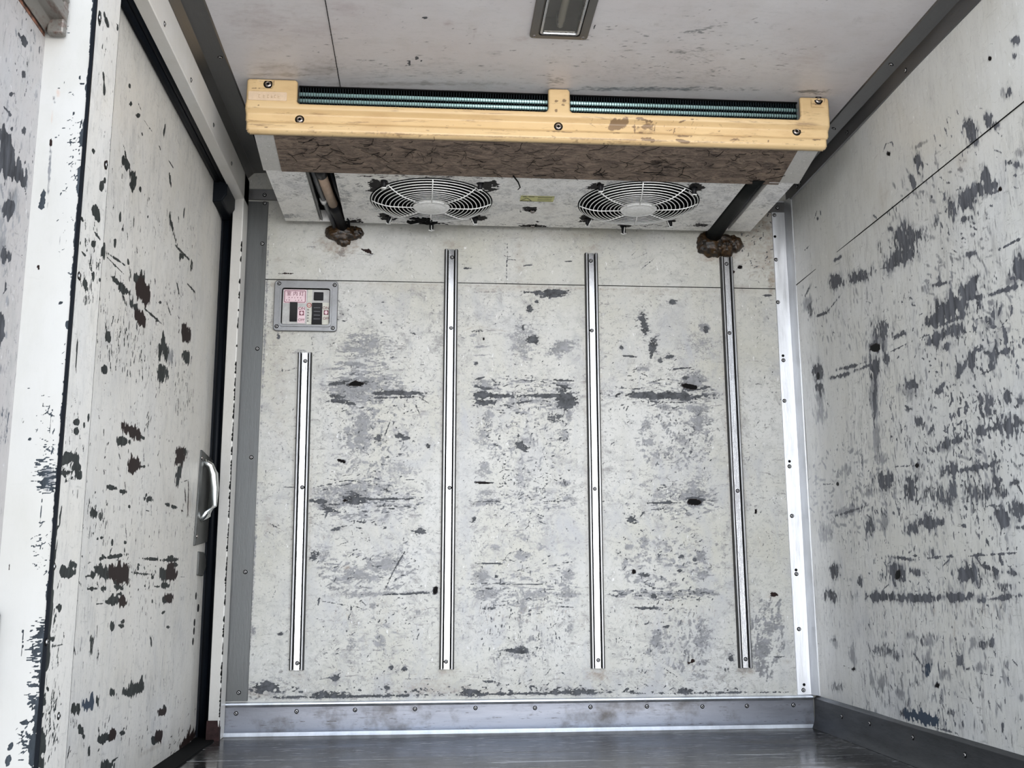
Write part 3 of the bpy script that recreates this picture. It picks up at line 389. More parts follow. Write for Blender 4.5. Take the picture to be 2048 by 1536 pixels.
  (1.9655,0.977,-0.0473,-0.0059,-0.0015,-0.005,1,0), (1.8628,0.962,-0.0712,-0.0072,-0.0018,-0.0053,1,0), (2.0623,0.9532,-0.0921,-0.0035,-0.0025,-0.0047,0.9,0), (2.1369,0.9314,-0.0414,-0.0015,-0.0072,-0.0132,1.1,0),
  (2.066,0.9311,-0.0465,-0.0017,-0.0079,-0.0151,0.8,0), (2.1018,1.0455,-0.036,-0.0072,-0.001,-0.0059,1,0), (1.7934,0.9828,-0.0314,-0.0063,-0.0036,-0.0299,1.15,0), (1.8274,0.9733,-0.0297,0.001,-0.0095,-0.0148,0.6,1),
  (1.909,0.9152,-0.0652,0.0001,-0.0072,-0.0129,0.4,1), (2.0919,0.9064,-0.0282,-0.0013,-0.0044,-0.0093,0.9,0), (1.9464,0.9289,-0.0262,-0.0026,-0.0009,-0.0027,0.8,0), (1.9217,0.9174,-0.0176,-0.0136,0.0077,-0.0028,0.8,0),
  (2.4425,0.9819,-0.0391,-0.0089,0.0022,-0.0136,1.2,0), (2.4255,0.9958,-0.0814,-0.0191,0.0069,-0.0417,0.9,1), (2.4079,1.0145,-0.0595,-0.0145,0.004,-0.0244,0.7,0), (2.3111,0.9805,-0.0489,-0.0039,-0.0029,-0.0059,0.9,0),
  (2.3172,0.9521,-0.0686,-0.0002,-0.0019,-0.0026,1,0), (2.1818,0.949,-0.0292,-0.0013,-0.001,-0.0018,0.8,0), (2.5963,0.9648,-0.0984,-0.0095,-0.0025,-0.0057,0.95,0), (2.6672,0.954,-0.0762,-0.0071,-0.0028,-0.0066,0.85,0),
  (2.4995,0.9459,-0.1023,-0.0045,-0.0035,-0.0056,0.8,0), (2.833,0.9943,-0.0408,-0.0082,0.0041,-0.0255,1,0), (2.8355,0.9306,-0.0371,-0.0067,0.0091,-0.0564,0.85,1), (2.8367,0.8758,-0.0659,-0.0106,0.0055,-0.0338,0.6,1),
  (2.8321,0.9518,-0.026,-0.0049,0.0041,-0.0254,0.8,0), (2.4566,0.9325,-0.0394,-0.0082,0.0053,-0.0321,1,0), (2.4735,0.8656,-0.0369,-0.0066,0.0122,-0.0741,1,1), (2.4693,0.8553,0.0126,-0.0581,0.0115,0.0021,1,0),
  (2.4689,0.7514,-0.042,-0.0057,0.0089,-0.0538,0.7,1), (2.4515,0.648,-0.0546,-0.0052,0.0044,-0.0265,0.9,0), (2.4589,0.7066,-0.0389,-0.0046,0.004,-0.0243,0.6,1), (2.384,0.9361,-0.0214,-0.0046,0.0032,-0.0192,0.9,0),
  (2.26,0.8542,-0.0476,-0.0091,0.003,-0.0182,0.95,0), (2.2796,0.8426,-0.0717,-0.0132,0.005,-0.0297,0.5,1), (2.1118,0.6987,-0.0508,0.0043,-0.0062,-0.0096,0.95,0), (2.1281,0.6923,-0.0592,0.0052,-0.0098,-0.015,0.6,1),
  (1.9847,0.7041,-0.0241,-0.0035,0.0019,-0.0109,1,0), (1.9398,0.7026,-0.0178,-0.0026,0.0013,-0.0078,0.8,0), (1.8875,0.694,-0.0302,-0.0044,0.0042,-0.0246,1,0), (1.8563,0.7047,-0.0261,-0.004,0.0022,-0.0131,0.9,0),
  (1.8854,0.757,-0.017,-0.003,0.0026,-0.0152,0.85,0), (1.9456,0.7556,-0.018,-0.0031,0.0037,-0.0215,0.75,0), (1.9761,0.766,-0.0112,-0.0019,0.0017,-0.0099,0.8,0), (1.9962,0.855,-0.0153,-0.0033,0.0038,-0.0223,0.9,0),
  (1.9175,0.8441,-0.0176,-0.0039,0.004,-0.0234,0.9,0), (1.8795,0.8437,-0.0296,-0.0006,-0.0035,-0.0082,0.9,0), (1.8698,0.8693,-0.0102,-0.0024,0.0025,-0.0143,1,0), (2.054,0.8394,-0.0133,-0.0046,0.0111,-0.0144,1,0),
  (2.0252,0.8506,-0.0072,-0.003,0.0118,-0.0116,0.8,0), (1.9381,0.8547,-0.0216,-0.0048,0.0008,-0.0049,0.8,0), (2.1496,0.8152,-0.0218,-0.004,0.0011,-0.0065,0.9,0), (2.1302,0.8238,-0.0062,-0.004,0.0123,-0.0045,0.8,0),
  (1.9445,0.8173,-0.028,0.0004,-0.001,-0.0021,0.8,0), (1.8381,0.7419,-0.0129,-0.0023,0.0016,-0.0093,0.8,0), (2.0457,0.6339,-0.1014,-0.001,-0.0013,-0.0067,1,0), (2.126,0.6404,-0.0412,0.0011,-0.0045,-0.0129,0.8,0),
  (1.9475,0.6037,-0.0142,-0.0014,0.0043,-0.0251,0.8,0), (2.3127,0.6139,-0.0416,-0.0036,0.0046,-0.0273,0.9,0), (2.3265,0.6383,-0.0207,-0.0078,0.0115,-0.007,0.8,0), (2.1962,0.5928,-0.0741,-0.0061,0.0029,-0.0173,0.7,0),
  (2.1225,0.5974,-0.025,-0.0022,0.0046,-0.0272,0.75,0), (2.013,0.5829,-0.0629,-0.0053,0.003,-0.0179,0.7,0), (1.9395,0.5766,-0.0349,-0.0029,0.002,-0.0115,0.7,0), (1.8913,0.5906,-0.0235,0.0001,-0.0008,-0.0057,0.9,0),
  (2.2478,0.7639,-0.0166,-0.0025,0.0015,-0.009,0.9,0), (2.1924,0.7385,-0.0075,-0.0033,0.0156,-0.0094,0.8,0), (2.2868,0.7991,-0.0123,-0.002,0.001,-0.0057,0.8,0), (2.3338,0.6712,-0.055,-0.0043,0.0,-0.0015,0.9,0),
  (2.2764,0.6666,-0.0097,-0.0011,0.0009,-0.0056,1.1,0), (2.8165,0.6737,-0.0782,-0.0065,0.0002,-0.0017,0.8,0), (2.7384,0.6672,-0.0103,-0.001,0.0011,-0.0067,1,0), (2.6848,0.6997,-0.0459,-0.0049,0.0039,-0.0237,0.5,1),
  (2.5368,0.6271,-0.041,-0.0035,0.0029,-0.0174,0.6,1), (2.6691,0.5908,-0.1268,0.0028,-0.0061,-0.0157,0.8,1), (2.6695,0.5882,-0.1122,0.0064,-0.0019,-0.0033,0.8,0), (2.8487,0.5443,-0.0651,-0.0031,0.0054,-0.0331,0.6,1),
  (2.5484,0.5389,-0.0236,-0.0012,0.0035,-0.021,0.8,0), (2.4655,0.5468,-0.0277,-0.0015,0.0054,-0.0324,0.8,1), (2.2572,0.5352,-0.0463,-0.0026,0.0024,-0.0143,1,0), (2.3195,0.5284,-0.0295,-0.0015,0.0023,-0.0136,0.8,0),
  (2.1883,0.5325,-0.022,-0.0012,0.0014,-0.0086,0.8,0), (1.9388,0.5282,-0.0347,-0.0021,0.0039,-0.0229,1,0), (1.8901,0.5375,-0.0331,-0.0022,0.0032,-0.0186,0.95,0), (1.882,0.5061,-0.0198,-0.001,0.001,-0.0056,0.8,0),
  (1.9618,0.552,-0.0321,-0.0023,0.0007,-0.0039,0.8,0), (2.377,0.4594,-0.0673,-0.006,0.002,-0.004,1,0), (2.4467,0.4585,0.0049,-0.013,0.0109,0.0007,0.7,1), (2.2326,0.4584,-0.0366,0.0013,-0.0002,-0.0022,0.9,0),
  (2.2359,0.4661,-0.0092,-0.0002,0.0018,-0.0109,0.9,0), (1.9907,0.4587,-0.114,0.0008,0.0001,-0.0019,0.9,0), (2.8051,0.4309,-0.0352,-0.0003,0.0033,-0.0202,1,0), (2.4225,0.424,-0.0576,-0.0004,0.0039,-0.0234,1,0),
  (2.405,0.4332,-0.0619,-0.0007,0.0043,-0.0255,0.8,1), (2.3261,0.4289,-0.039,-0.0004,0.0015,-0.009,0.8,0), (2.0951,0.4267,-0.0476,-0.0005,0.0036,-0.0213,1,0), (1.9945,0.4305,-0.0497,-0.0101,0.005,-0.0059,0.95,0),
  (1.9168,0.4216,-0.0329,-0.0044,0.0035,-0.0059,0.95,0), (1.9938,0.4189,-0.0539,-0.0003,0.0023,-0.0136,0.6,1), (2.0403,0.4455,-0.0134,-0.0116,0.0042,-0.0013,0.9,0), (2.5277,0.3696,-0.1178,0.0022,0.0015,-0.0109,1.05,0),
  (2.309,0.3698,-0.1377,0.002,0.0017,-0.01,1,0), (2.1413,0.3733,-0.0692,-0.0,0.0021,-0.0093,1.05,0), (2.8402,0.37,-0.05,0.0006,0.0024,-0.0149,0.95,0), (2.087,0.3791,-0.0199,0.0002,0.0014,-0.0081,1,0),
  (1.9813,0.3742,-0.0912,0.0073,-0.0003,-0.0047,0.8,0), (2.2288,0.372,-0.3379,0.0039,0.0021,-0.0118,0.5,1), (1.9522,0.3977,-0.0416,0.0002,0.0013,-0.0076,0.6,0), (2.6352,0.404,-0.0219,0.0,0.0029,-0.0177,0.8,0),
  (2.4368,0.403,0.0043,0.007,-0.0066,0.0009,0.9,0), (2.3388,0.1059,-0.0809,0.0009,0.01,-0.0148,1.3,4), (2.3774,0.1077,-0.0481,0.0021,0.0069,-0.0127,1.2,4), (2.2292,0.0933,-0.0531,0.0007,0.0015,-0.0022,0.9,0),
  (2.4361,0.1051,-0.0132,0.0016,0.0017,-0.0103,0.9,0), (2.7557,0.1835,-0.0327,-0.0019,0.0013,-0.0013,0.8,0), (2.7164,0.1821,-0.0131,0.001,0.0008,-0.0051,1.1,0), (2.256,0.184,-0.0114,0.0011,0.0009,-0.0053,1.1,0),
  (2.3394,0.2324,-0.0152,-0.0104,0.0043,-0.0015,0.9,0), (2.2869,0.2463,-0.0304,0.002,0.0082,-0.0489,0.75,1), (2.292,0.2159,-0.0165,0.0013,0.0026,-0.0152,0.8,4), (2.2846,0.2734,-0.0373,0.0021,0.0029,-0.0174,0.6,1),
  (2.2273,0.2085,-0.02,0.0017,0.0027,-0.0158,0.8,1), (2.7175,0.2149,-0.0261,0.0032,-0.0075,-0.037,0.7,1), (2.5363,0.2391,-0.0519,-0.0047,0.0142,-0.0144,0.6,0), (2.4539,0.2351,-0.0355,-0.0067,0.0138,-0.0099,0.6,0),
  (2.4421,0.1472,-0.0368,0.0038,0.0033,-0.0195,0.7,1), (2.5489,0.1634,-0.0456,0.0042,0.0044,-0.0264,0.7,1), (2.6012,0.1647,-0.0179,0.0029,-0.0078,-0.0277,0.7,1), (2.0353,0.2843,-0.0326,0.0077,-0.0044,-0.0079,0.8,0),
  (2.0758,0.237,-0.0194,0.0015,0.0025,-0.0148,0.7,1), (2.1508,0.2433,-0.0152,-0.0016,0.0124,-0.0143,0.7,0), (2.1225,0.2294,-0.0122,0.001,0.001,-0.0061,0.8,0), (2.0892,0.2842,-0.0158,0.0009,0.0024,-0.014,0.6,1),
  (2.007,0.1293,-0.0054,0.0007,0.0019,-0.0114,0.9,0), (2.1619,0.1168,-0.0084,0.0011,0.0024,-0.0142,0.9,0), (2.2118,0.1328,-0.0174,0.0021,0.0011,-0.0062,0.7,0), (2.2338,0.0534,-0.0111,0.0017,0.0009,-0.0052,0.6,0),
  (2.8409,0.1235,-0.0492,0.0047,0.002,-0.012,0.6,0), (2.8285,0.2431,-0.0318,0.0018,0.0035,-0.0214,0.5,1), (2.8346,0.2494,-0.0249,0.0013,0.0009,-0.0054,0.6,0), (1.9324,0.1929,-0.0101,0.0011,0.0019,-0.011,0.8,1),
  (1.9689,0.249,-0.0106,0.0008,0.0019,-0.0113,0.6,1), (2.3134,0.2718,-0.0093,-0.0158,0.0071,-0.0014,0.7,0), (2.3727,0.2853,-0.0352,0.0017,0.0023,-0.0136,0.6,1), (2.0085,0.2257,-0.0785,0.0008,0.0004,-0.001,0.7,0),
  (1.9295,1.1887,-0.064,0.0023,-0.016,-0.0197,1.05,0), (1.9602,1.1852,-0.0444,-0.003,-0.0144,-0.0224,0.9,0), (1.8879,1.2044,-0.024,-0.0047,-0.009,-0.0235,0.9,0), (1.8549,1.1618,-0.029,-0.0051,-0.0011,-0.0029,0.9,0),
  (1.8642,1.178,-0.035,-0.0032,-0.006,-0.0107,1,0), (2.0212,1.1837,-0.0233,-0.004,-0.0104,-0.0248,0.85,0), (1.9705,1.1486,-0.0222,-0.0036,-0.0035,-0.0084,0.95,0), (2.2342,1.1909,-0.0645,-0.004,-0.029,-0.039,0.85,0),
  (2.2744,1.217,-0.02,-0.0069,0.0031,-0.0189,0.9,0), (2.1845,1.1861,-0.0293,-0.0018,-0.014,-0.0192,0.9,0), (2.1548,1.3487,-0.0205,-0.0064,-0.0064,-0.0288,0.85,0), (2.1856,1.3137,-0.0116,-0.0031,-0.0059,-0.0189,0.8,0),
  (1.9214,1.3185,-0.0294,-0.0104,-0.0036,-0.0276,0.85,0), (1.8582,1.3123,-0.0156,-0.0073,0.0037,-0.0219,0.9,0), (1.844,1.2961,-0.0209,-0.0012,-0.0076,-0.0113,0.7,0), (1.7767,1.3405,-0.0121,-0.0082,0.0093,-0.0115,0.85,0),
  (1.7975,1.3436,-0.0131,-0.0065,0.002,-0.0116,0.5,1), (1.7415,1.4239,-0.0156,-0.0087,0.0013,-0.0076,1,0), (1.7497,1.3962,-0.0063,-0.0034,0.001,-0.0057,0.8,0), (1.8129,1.043,-0.0363,-0.0009,-0.0019,-0.0033,1,0),
  (1.9638,1.0693,-0.026,-0.0046,-0.0023,-0.008,0.9,0), (2.1014,1.183,-0.0099,-0.0055,0.0092,-0.0077,0.7,0), (2.3184,1.2474,-0.0156,-0.0055,0.001,-0.006,0.7,0), (2.3851,1.2225,-0.0137,-0.0045,0.0024,-0.0148,0.6,0),
  (2.315,1.4546,-0.0097,0.0069,-0.0024,-0.0015,0.7,0), (2.2879,1.4564,-0.0172,-0.005,-0.0006,-0.0015,0.7,0), (2.268,1.4424,-0.0026,-0.0089,0.0025,0.0008,0.7,0), (2.2962,1.4314,-0.0078,-0.0034,0.0008,-0.0048,1.1,0),
  (1.8464,1.4652,-0.0076,0.0051,-0.0016,-0.0013,0.6,0), (1.8231,1.4622,-0.0154,-0.008,0.0001,-0.001,0.7,0), (1.8333,1.4358,-0.0052,-0.0028,0.0008,-0.005,1.1,0), (2.7749,1.4511,-0.0091,0.0073,-0.0035,-0.0017,0.8,0),
  (2.7388,1.4454,-0.0041,-0.0105,0.0036,0.001,0.8,0), (2.7622,1.4328,-0.0074,-0.0027,0.0009,-0.0057,1,0), (2.8554,1.377,-0.0287,0.0005,-0.0025,-0.002,0.8,0), (2.1387,1.3856,-0.0367,-0.0054,-0.0049,-0.0074,0.7,1),
  (2.2177,1.2894,-0.0387,0.0034,-0.0032,-0.0029,0.5,1), (2.0444,1.3324,-0.0348,-0.0037,-0.0019,-0.0028,0.4,1), (2.636,1.2739,-0.0243,-0.0007,-0.0044,-0.0043,0.9,0), (1.7621,1.2047,-0.0156,-0.0067,0.0026,-0.015,0.5,1),
  (1.774,1.1845,-0.0189,-0.0079,0.0016,-0.0094,0.7,0), (1.7974,1.1994,-0.0114,-0.0048,0.0008,-0.0048,0.9,0), (2.3643,1.3129,-0.0418,-0.019,0.041,-0.0629,0.3,2), (1.9752,1.2799,-0.0349,-0.0223,0.0338,-0.0283,0.3,2),
  (2.2764,0.6666,-0.0097,-0.0011,0.0008,-0.0045,1.3,7), (2.7384,0.6672,-0.0103,-0.001,0.0009,-0.0054,1.3,7), (2.7164,0.1821,-0.0098,0.0008,0.0006,-0.0038,1.3,7), (2.256,0.184,-0.0091,0.0009,0.0007,-0.0043,1.3,7),
  (2.4486,0.9807,-0.0299,-0.002,-0.0062,-0.011,1.3,7), (2.8343,0.9858,-0.0113,-0.0022,0.0016,-0.0099,1.3,7), (2.2936,1.4303,-0.0078,-0.0034,0.0008,-0.0048,1.3,7), (1.8316,1.4348,-0.0052,-0.0028,0.0008,-0.005,1.3,7),
  (1.8377,1.1613,-0.0068,-0.0026,0.0007,-0.0039,1.3,7), (2.4122,0.4216,-0.0129,-0.0011,0.0065,-0.0114,1.3,7),
 ],
 'door': [
  (2.1771,1.0213,0.0516,0.0232,0.068,-0.0145,1.3,3), (2.1432,1.0333,0.0436,0.0202,0.0423,-0.0089,1.1,0), (2.024,0.9877,0.0665,0.0004,-0.0081,-0.0053,1.1,0), (2.0416,0.9856,0.0165,0.0094,0.0274,-0.0017,1.1,0),
  (2.1794,0.9606,0.0304,0.0137,0.0528,-0.0091,1.3,3), (2.1313,0.9707,0.0178,0.008,0.0278,-0.0057,1,0), (2.2791,0.9886,0.0792,0.0016,-0.0062,-0.0037,1,0), (2.5806,1.0238,0.0544,0.0176,0.0419,-0.0172,1.3,3),
  (2.5943,0.9666,0.0446,0.0133,0.0286,-0.0122,1.2,0), (2.3797,0.8801,0.0535,0.0107,0.0047,-0.0201,1.05,0), (2.3838,0.9408,0.0306,0.0081,0.0282,-0.0314,0.85,0), (2.4281,0.9328,0.0465,0.0102,0.0054,-0.0228,0.7,1),
  (1.9594,0.8044,0.0177,0.0036,0.0019,-0.0082,1.1,0), (1.9692,0.8704,0.018,0.0043,0.0032,-0.0139,1,0), (2.3457,0.9287,0.0171,0.0038,0.0052,-0.022,0.8,0), (2.1751,0.7169,0.0698,-0.0036,-0.024,-0.0144,1.3,3),
  (2.1131,0.6898,0.0553,0.0045,-0.0033,-0.0094,0.9,0), (2.2403,0.7155,0.0347,-0.0006,-0.0068,-0.0046,0.9,0), (1.907,1.0214,0.0143,0.0047,0.0037,-0.0163,1.1,0), (1.9942,1.0296,0.0547,0.0054,-0.0048,-0.004,0.7,0),
  (1.9877,1.0149,0.0609,0.0007,-0.003,-0.002,0.8,0), (2.0623,1.0481,0.01,0.0032,0.002,-0.0088,0.8,0), (1.9713,1.0576,0.0092,0.0031,0.0022,-0.0094,0.7,0), (2.3819,1.2397,0.0381,-0.0253,-0.0151,-0.0062,0.8,0),
  (2.5144,1.2095,0.0874,0.0062,-0.0101,-0.0059,0.8,0), (2.4907,1.1973,0.0297,0.0095,0.0028,-0.0119,0.9,0), (2.5979,1.2078,0.0107,0.0033,0.0042,-0.0173,0.7,0), (2.4907,1.3081,-0.0058,-0.0203,-0.0074,-0.0024,0.8,0),
  (2.4405,1.277,0.0064,-0.0053,-0.0069,-0.0028,0.8,0), (2.6034,1.1498,0.0491,0.0007,-0.0077,-0.0039,0.9,0), (2.4752,1.1097,0.0243,-0.0152,-0.0069,-0.0024,0.7,0), (2.4003,1.0397,0.0403,-0.0168,-0.0062,-0.0022,0.6,0),
  (2.3211,1.0332,0.0169,0.0046,0.001,-0.0044,1,0), (2.4986,1.044,0.0136,-0.0028,-0.0063,-0.0025,0.6,0), (2.0119,1.2358,0.0162,0.0068,0.0029,-0.0126,1.1,0), (1.9847,1.2328,0.0126,0.0053,0.0022,-0.0096,0.9,0),
  (2.0649,1.2253,0.0267,0.0123,0.0164,-0.0149,1.05,0), (2.0546,1.2061,0.0164,0.0074,0.0097,-0.0089,1,0), (2.111,1.2217,0.0107,0.0042,0.0019,-0.0081,0.8,0), (2.0075,1.3628,0.013,0.0063,0.0011,-0.0049,1.1,0),
  (2.0627,1.364,0.0138,0.0065,0.0009,-0.004,0.8,0), (2.2692,1.4261,-0.0044,-0.0202,-0.0082,-0.0034,1,0), (2.0687,1.3875,0.0121,-0.0026,-0.0031,-0.0019,0.6,0), (2.1285,1.375,0.0385,0.0021,-0.0028,-0.002,0.7,0),
  (1.993,1.3947,0.0097,0.0049,0.0013,-0.0058,0.7,0), (1.9834,1.2612,0.0095,-0.0038,-0.0029,-0.0016,0.7,0), (1.9981,1.2501,0.0052,-0.0073,-0.0047,-0.0022,0.9,0), (2.3403,1.3741,0.0219,-0.0002,-0.0054,-0.0032,0.7,0),
  (2.3417,1.3376,0.0135,-0.0163,-0.0086,-0.0037,0.7,0), (2.0992,1.3394,0.0065,0.0037,0.0086,-0.0025,0.8,0), (2.2395,1.3705,0.0073,-0.0028,-0.0038,-0.002,0.7,0), (1.9912,1.1156,0.0094,0.0034,0.0026,-0.0114,0.7,0),
  (2.1828,1.1861,0.0076,0.0027,0.0012,-0.0052,0.8,0), (2.012,1.0992,0.0096,0.0033,0.0015,-0.0067,0.7,0), (2.0001,0.6527,-0.0097,-0.0248,-0.0045,-0.0003,0.5,0), (2.1973,0.653,0.0484,0.0054,0.004,-0.0173,1.3,3),
  (2.2623,0.6549,0.0234,0.0026,0.001,-0.0042,0.8,0), (2.6,0.7179,0.0579,0.0069,0.0052,-0.0217,1.3,3), (2.5854,0.6695,0.0255,0.0017,-0.0109,-0.0324,1.1,0), (2.6398,0.7315,0.0322,0.004,0.0029,-0.0122,0.9,0),
  (2.0552,0.5916,0.0348,0.0003,-0.003,-0.0049,1.1,0), (2.1325,0.5905,0.0275,0.0009,-0.0018,-0.0051,1.1,0), (2.3259,0.5907,0.037,0.0012,-0.0032,-0.0077,1.1,0), (2.3078,0.5979,0.0121,0.001,0.0015,-0.0064,0.9,0),
  (2.4946,0.591,0.0319,-0.0005,-0.0054,-0.0048,1.1,0), (2.5585,0.5897,0.0348,0.001,-0.0023,-0.0049,1.1,0), (2.1847,0.5643,0.0108,0.0008,0.0009,-0.004,1,0), (2.3235,0.5655,0.0207,0.0003,-0.0008,-0.0016,0.9,0),
  (2.1029,0.4614,0.0861,0.0061,0.0029,-0.0037,1.1,0), (2.3789,0.4625,0.0764,0.0005,0.0,-0.0038,1.1,0), (2.5487,0.4644,0.111,0.0041,0.0024,-0.0046,1.1,0), (2.5477,0.4685,0.0394,0.0009,0.0014,-0.0058,1.1,0),
  (2.1661,0.4293,0.0607,0.0005,0.005,-0.0217,1.35,3), (2.1085,0.4298,0.0539,0.0005,0.0039,-0.0172,1.3,3), (2.0573,0.4293,0.0447,0.0004,0.0034,-0.0149,1.15,0), (2.0193,0.4345,0.0305,0.0003,0.0021,-0.0092,0.8,0),
  (2.0033,0.4389,0.024,0.0003,0.0006,-0.0027,1,0), (1.977,0.426,0.0116,0.0001,0.0014,-0.0063,1.1,0), (1.9577,0.4232,0.0286,0.0002,0.0006,-0.0027,0.8,0), (2.5658,0.4336,0.0654,0.0005,0.005,-0.0211,1.3,3),
  (2.4995,0.4308,0.0668,0.0005,0.0043,-0.0182,0.9,0), (2.6011,0.4529,0.0307,0.0005,0.0017,-0.0071,0.9,0), (2.3186,0.4299,0.1005,-0.002,-0.0005,-0.0032,0.7,0), (2.138,0.4028,0.0308,-0.0001,0.0016,-0.0068,1.2,0),
  (2.1295,0.4106,0.0203,-0.0,0.0013,-0.0058,1,0), (2.1694,0.3997,0.014,-0.0001,0.0009,-0.0039,1,0), (1.9686,0.4001,0.0201,-0.0001,0.0008,-0.0036,1.2,0), (2.0031,0.4007,0.0178,-0.0001,0.0006,-0.0027,1,0),
  (2.0453,0.4005,0.0249,-0.0002,0.0008,-0.0037,1.1,0), (2.5151,0.4045,0.0479,-0.0002,0.0019,-0.008,1.1,0), (2.4471,0.4025,0.0269,-0.0001,0.0008,-0.0033,0.9,0), (2.1203,0.378,0.0473,-0.0008,0.0024,-0.0106,1.2,0),
  (2.0823,0.3749,0.0258,-0.0005,0.0013,-0.0056,1,0), (2.1788,0.3741,0.0319,-0.0006,0.0032,-0.0138,1.3,3), (2.1116,0.3877,0.0099,-0.0001,0.0018,-0.0076,1,0), (2.1581,0.3891,0.0173,-0.0002,0.0011,-0.0049,1.1,0),
  (2.5555,0.3742,0.0494,-0.0008,0.003,-0.0128,1.2,3), (2.5229,0.3713,0.0286,-0.0005,0.0024,-0.0103,1,0), (2.0363,0.373,0.0338,0.0003,0.0007,-0.0014,0.8,0), (2.1914,0.3345,0.0148,0.0019,0.0079,-0.0037,1,0),
  (2.1829,0.326,0.0212,-0.0009,0.0009,-0.0039,1,0), (2.1218,0.3285,0.02,-0.0008,0.0018,-0.0077,1,0), (2.3408,0.404,0.0081,-0.0,0.0007,-0.0032,1,0), (2.1694,0.4909,0.0141,0.0005,0.0014,-0.0059,1,0),
  (2.0822,0.4876,0.0097,0.0004,0.0013,-0.0057,1,0), (2.1693,0.4759,0.007,0.0002,0.0014,-0.0059,0.9,0), (2.0764,0.4707,0.008,0.0074,0.003,-0.0003,0.7,0), (2.0147,0.4944,0.0091,0.0004,0.0006,-0.0028,0.9,0),
  (1.9916,0.4907,0.0089,0.0004,0.0006,-0.0027,0.9,0), (2.1719,0.511,0.0128,-0.0246,-0.0035,-0.0002,0.6,0), (2.3989,0.4224,0.0129,0.0001,0.001,-0.0044,0.8,0), (2.2786,0.4416,0.0034,-0.0062,-0.0076,-0.0003,0.9,0),
  (2.5109,0.3432,0.0206,0.0038,0.0096,-0.0029,0.9,0), (2.6356,0.4263,0.1114,-0.0025,-0.0003,-0.0012,0.6,0), (2.5131,0.3931,0.2421,-0.0032,0.0002,-0.0011,0.5,2), (2.6397,0.4638,0.0977,0.0,-0.0001,-0.0012,0.6,0),
  (2.4112,0.3699,0.0086,-0.0002,0.0013,-0.0055,0.9,0), (2.5664,0.3081,0.0196,-0.0008,0.0008,-0.0035,0.9,0), (1.9999,0.2996,0.0147,-0.0008,0.0041,-0.018,0.6,0), (2.4185,0.284,0.0122,-0.0158,-0.0084,0.0002,0.8,0),
  (2.0272,0.3206,0.0022,-0.0226,-0.0045,0.0003,0.6,0), (1.9095,0.2943,0.009,-0.0112,-0.0038,-0.0,0.7,0), (2.3109,0.195,0.0402,0.0054,0.0381,-0.0147,0.8,0), (2.2751,0.1885,0.0538,-0.0054,0.0028,-0.0122,0.7,0),
  (2.3654,0.1949,0.0247,-0.0023,0.0039,-0.017,0.7,0), (2.151,0.201,0.0237,-0.0024,0.0022,-0.0096,0.8,0), (1.9279,0.195,0.0161,-0.0019,0.0023,-0.0103,1,0), (1.9487,0.1959,0.0137,-0.0016,0.0023,-0.0104,1,0),
  (2.001,0.1943,0.0262,-0.0043,-0.0048,-0.0131,1,4), (2.0252,0.2004,0.0149,-0.0016,0.0037,-0.0162,0.8,4), (2.0591,0.1932,0.0123,-0.0013,0.0025,-0.011,0.8,0), (2.555,0.1168,0.034,0.0018,0.0237,-0.0102,1.2,3),
  (2.5717,0.1249,0.0194,-0.0022,0.0016,-0.0069,1,0), (2.1279,0.1194,0.0542,-0.0013,0.0128,-0.0095,1.25,0), (2.1731,0.1187,0.031,-0.0043,0.0024,-0.0106,1.3,3), (2.2315,0.1144,0.0291,-0.004,0.0011,-0.005,0.7,0),
  (2.5397,0.0658,0.0352,-0.0087,-0.024,-0.0104,1.25,3), (2.505,0.062,0.0368,-0.0053,0.0021,-0.0089,1.1,0), (1.9773,0.1526,0.0141,-0.0019,0.0016,-0.007,1.1,0), (1.9907,0.1413,0.0085,-0.0012,0.001,-0.0044,1.1,0),
  (1.9675,0.1598,0.0112,-0.0015,0.001,-0.0044,1,0), (2.14,0.0665,0.0537,-0.0089,0.0026,-0.0114,1.25,0), (2.1976,0.0696,0.0266,0.0019,0.0047,-0.0022,1,0), (2.0289,0.1082,0.0089,-0.0014,0.002,-0.009,0.9,0),
  (2.8688,0.0125,0.0486,-0.015,-0.104,-0.0126,0.8,3), (2.8507,0.028,-0.0353,-0.0286,-0.0201,0.0039,0.7,3), (2.7627,-0.0069,0.1672,0.0108,0.0204,-0.0074,0.9,3), (2.4656,0.0464,0.1154,-0.0008,0.0121,-0.0064,0.6,2),
  (2.5158,0.6032,0.0993,0.0077,0.0069,-0.029,0.3,2), (2.7115,0.6183,0.0568,0.0044,0.0084,-0.035,0.6,2), (2.6514,0.6605,0.0371,0.0067,0.0021,-0.001,0.8,3), (2.7013,0.6258,0.0067,-0.0395,-0.0055,-0.0004,0.8,3),
  (2.6236,0.5863,-0.0792,0.0,0.0012,0.0013,0.8,3), (2.6717,0.6215,0.0113,-0.0243,-0.008,-0.0007,0.7,3), (1.8881,0.5126,0.0106,0.0006,0.0031,-0.0138,0.6,0), (1.9608,0.5357,0.0231,0.0015,0.0024,-0.0108,0.7,0),
  (1.997,0.5324,0.0149,0.0009,0.0017,-0.0073,0.6,0),
 ],
 'strip': [
  (1.5708,1.2543,0.004,-0.0838,-0.0022,-0.0012,1.1,0), (1.5706,1.018,0.0013,-0.0889,-0.0033,-0.0012,1.1,0), (1.5732,0.8419,0.0013,-0.0856,-0.0043,-0.0011,1.1,0), (1.574,0.6796,0.0038,-0.0747,-0.0052,-0.0008,1.1,0),
  (1.579,0.5236,0.0053,-0.0797,-0.0052,-0.0003,1.1,0), (1.5837,0.3724,-0.0005,-0.0702,-0.0061,0.0003,1.1,0), (1.5813,0.2404,-0.002,-0.0608,-0.007,0.001,1.1,0), (1.5784,0.1663,-0.0017,-0.0264,-0.0118,0.0023,1.1,0),
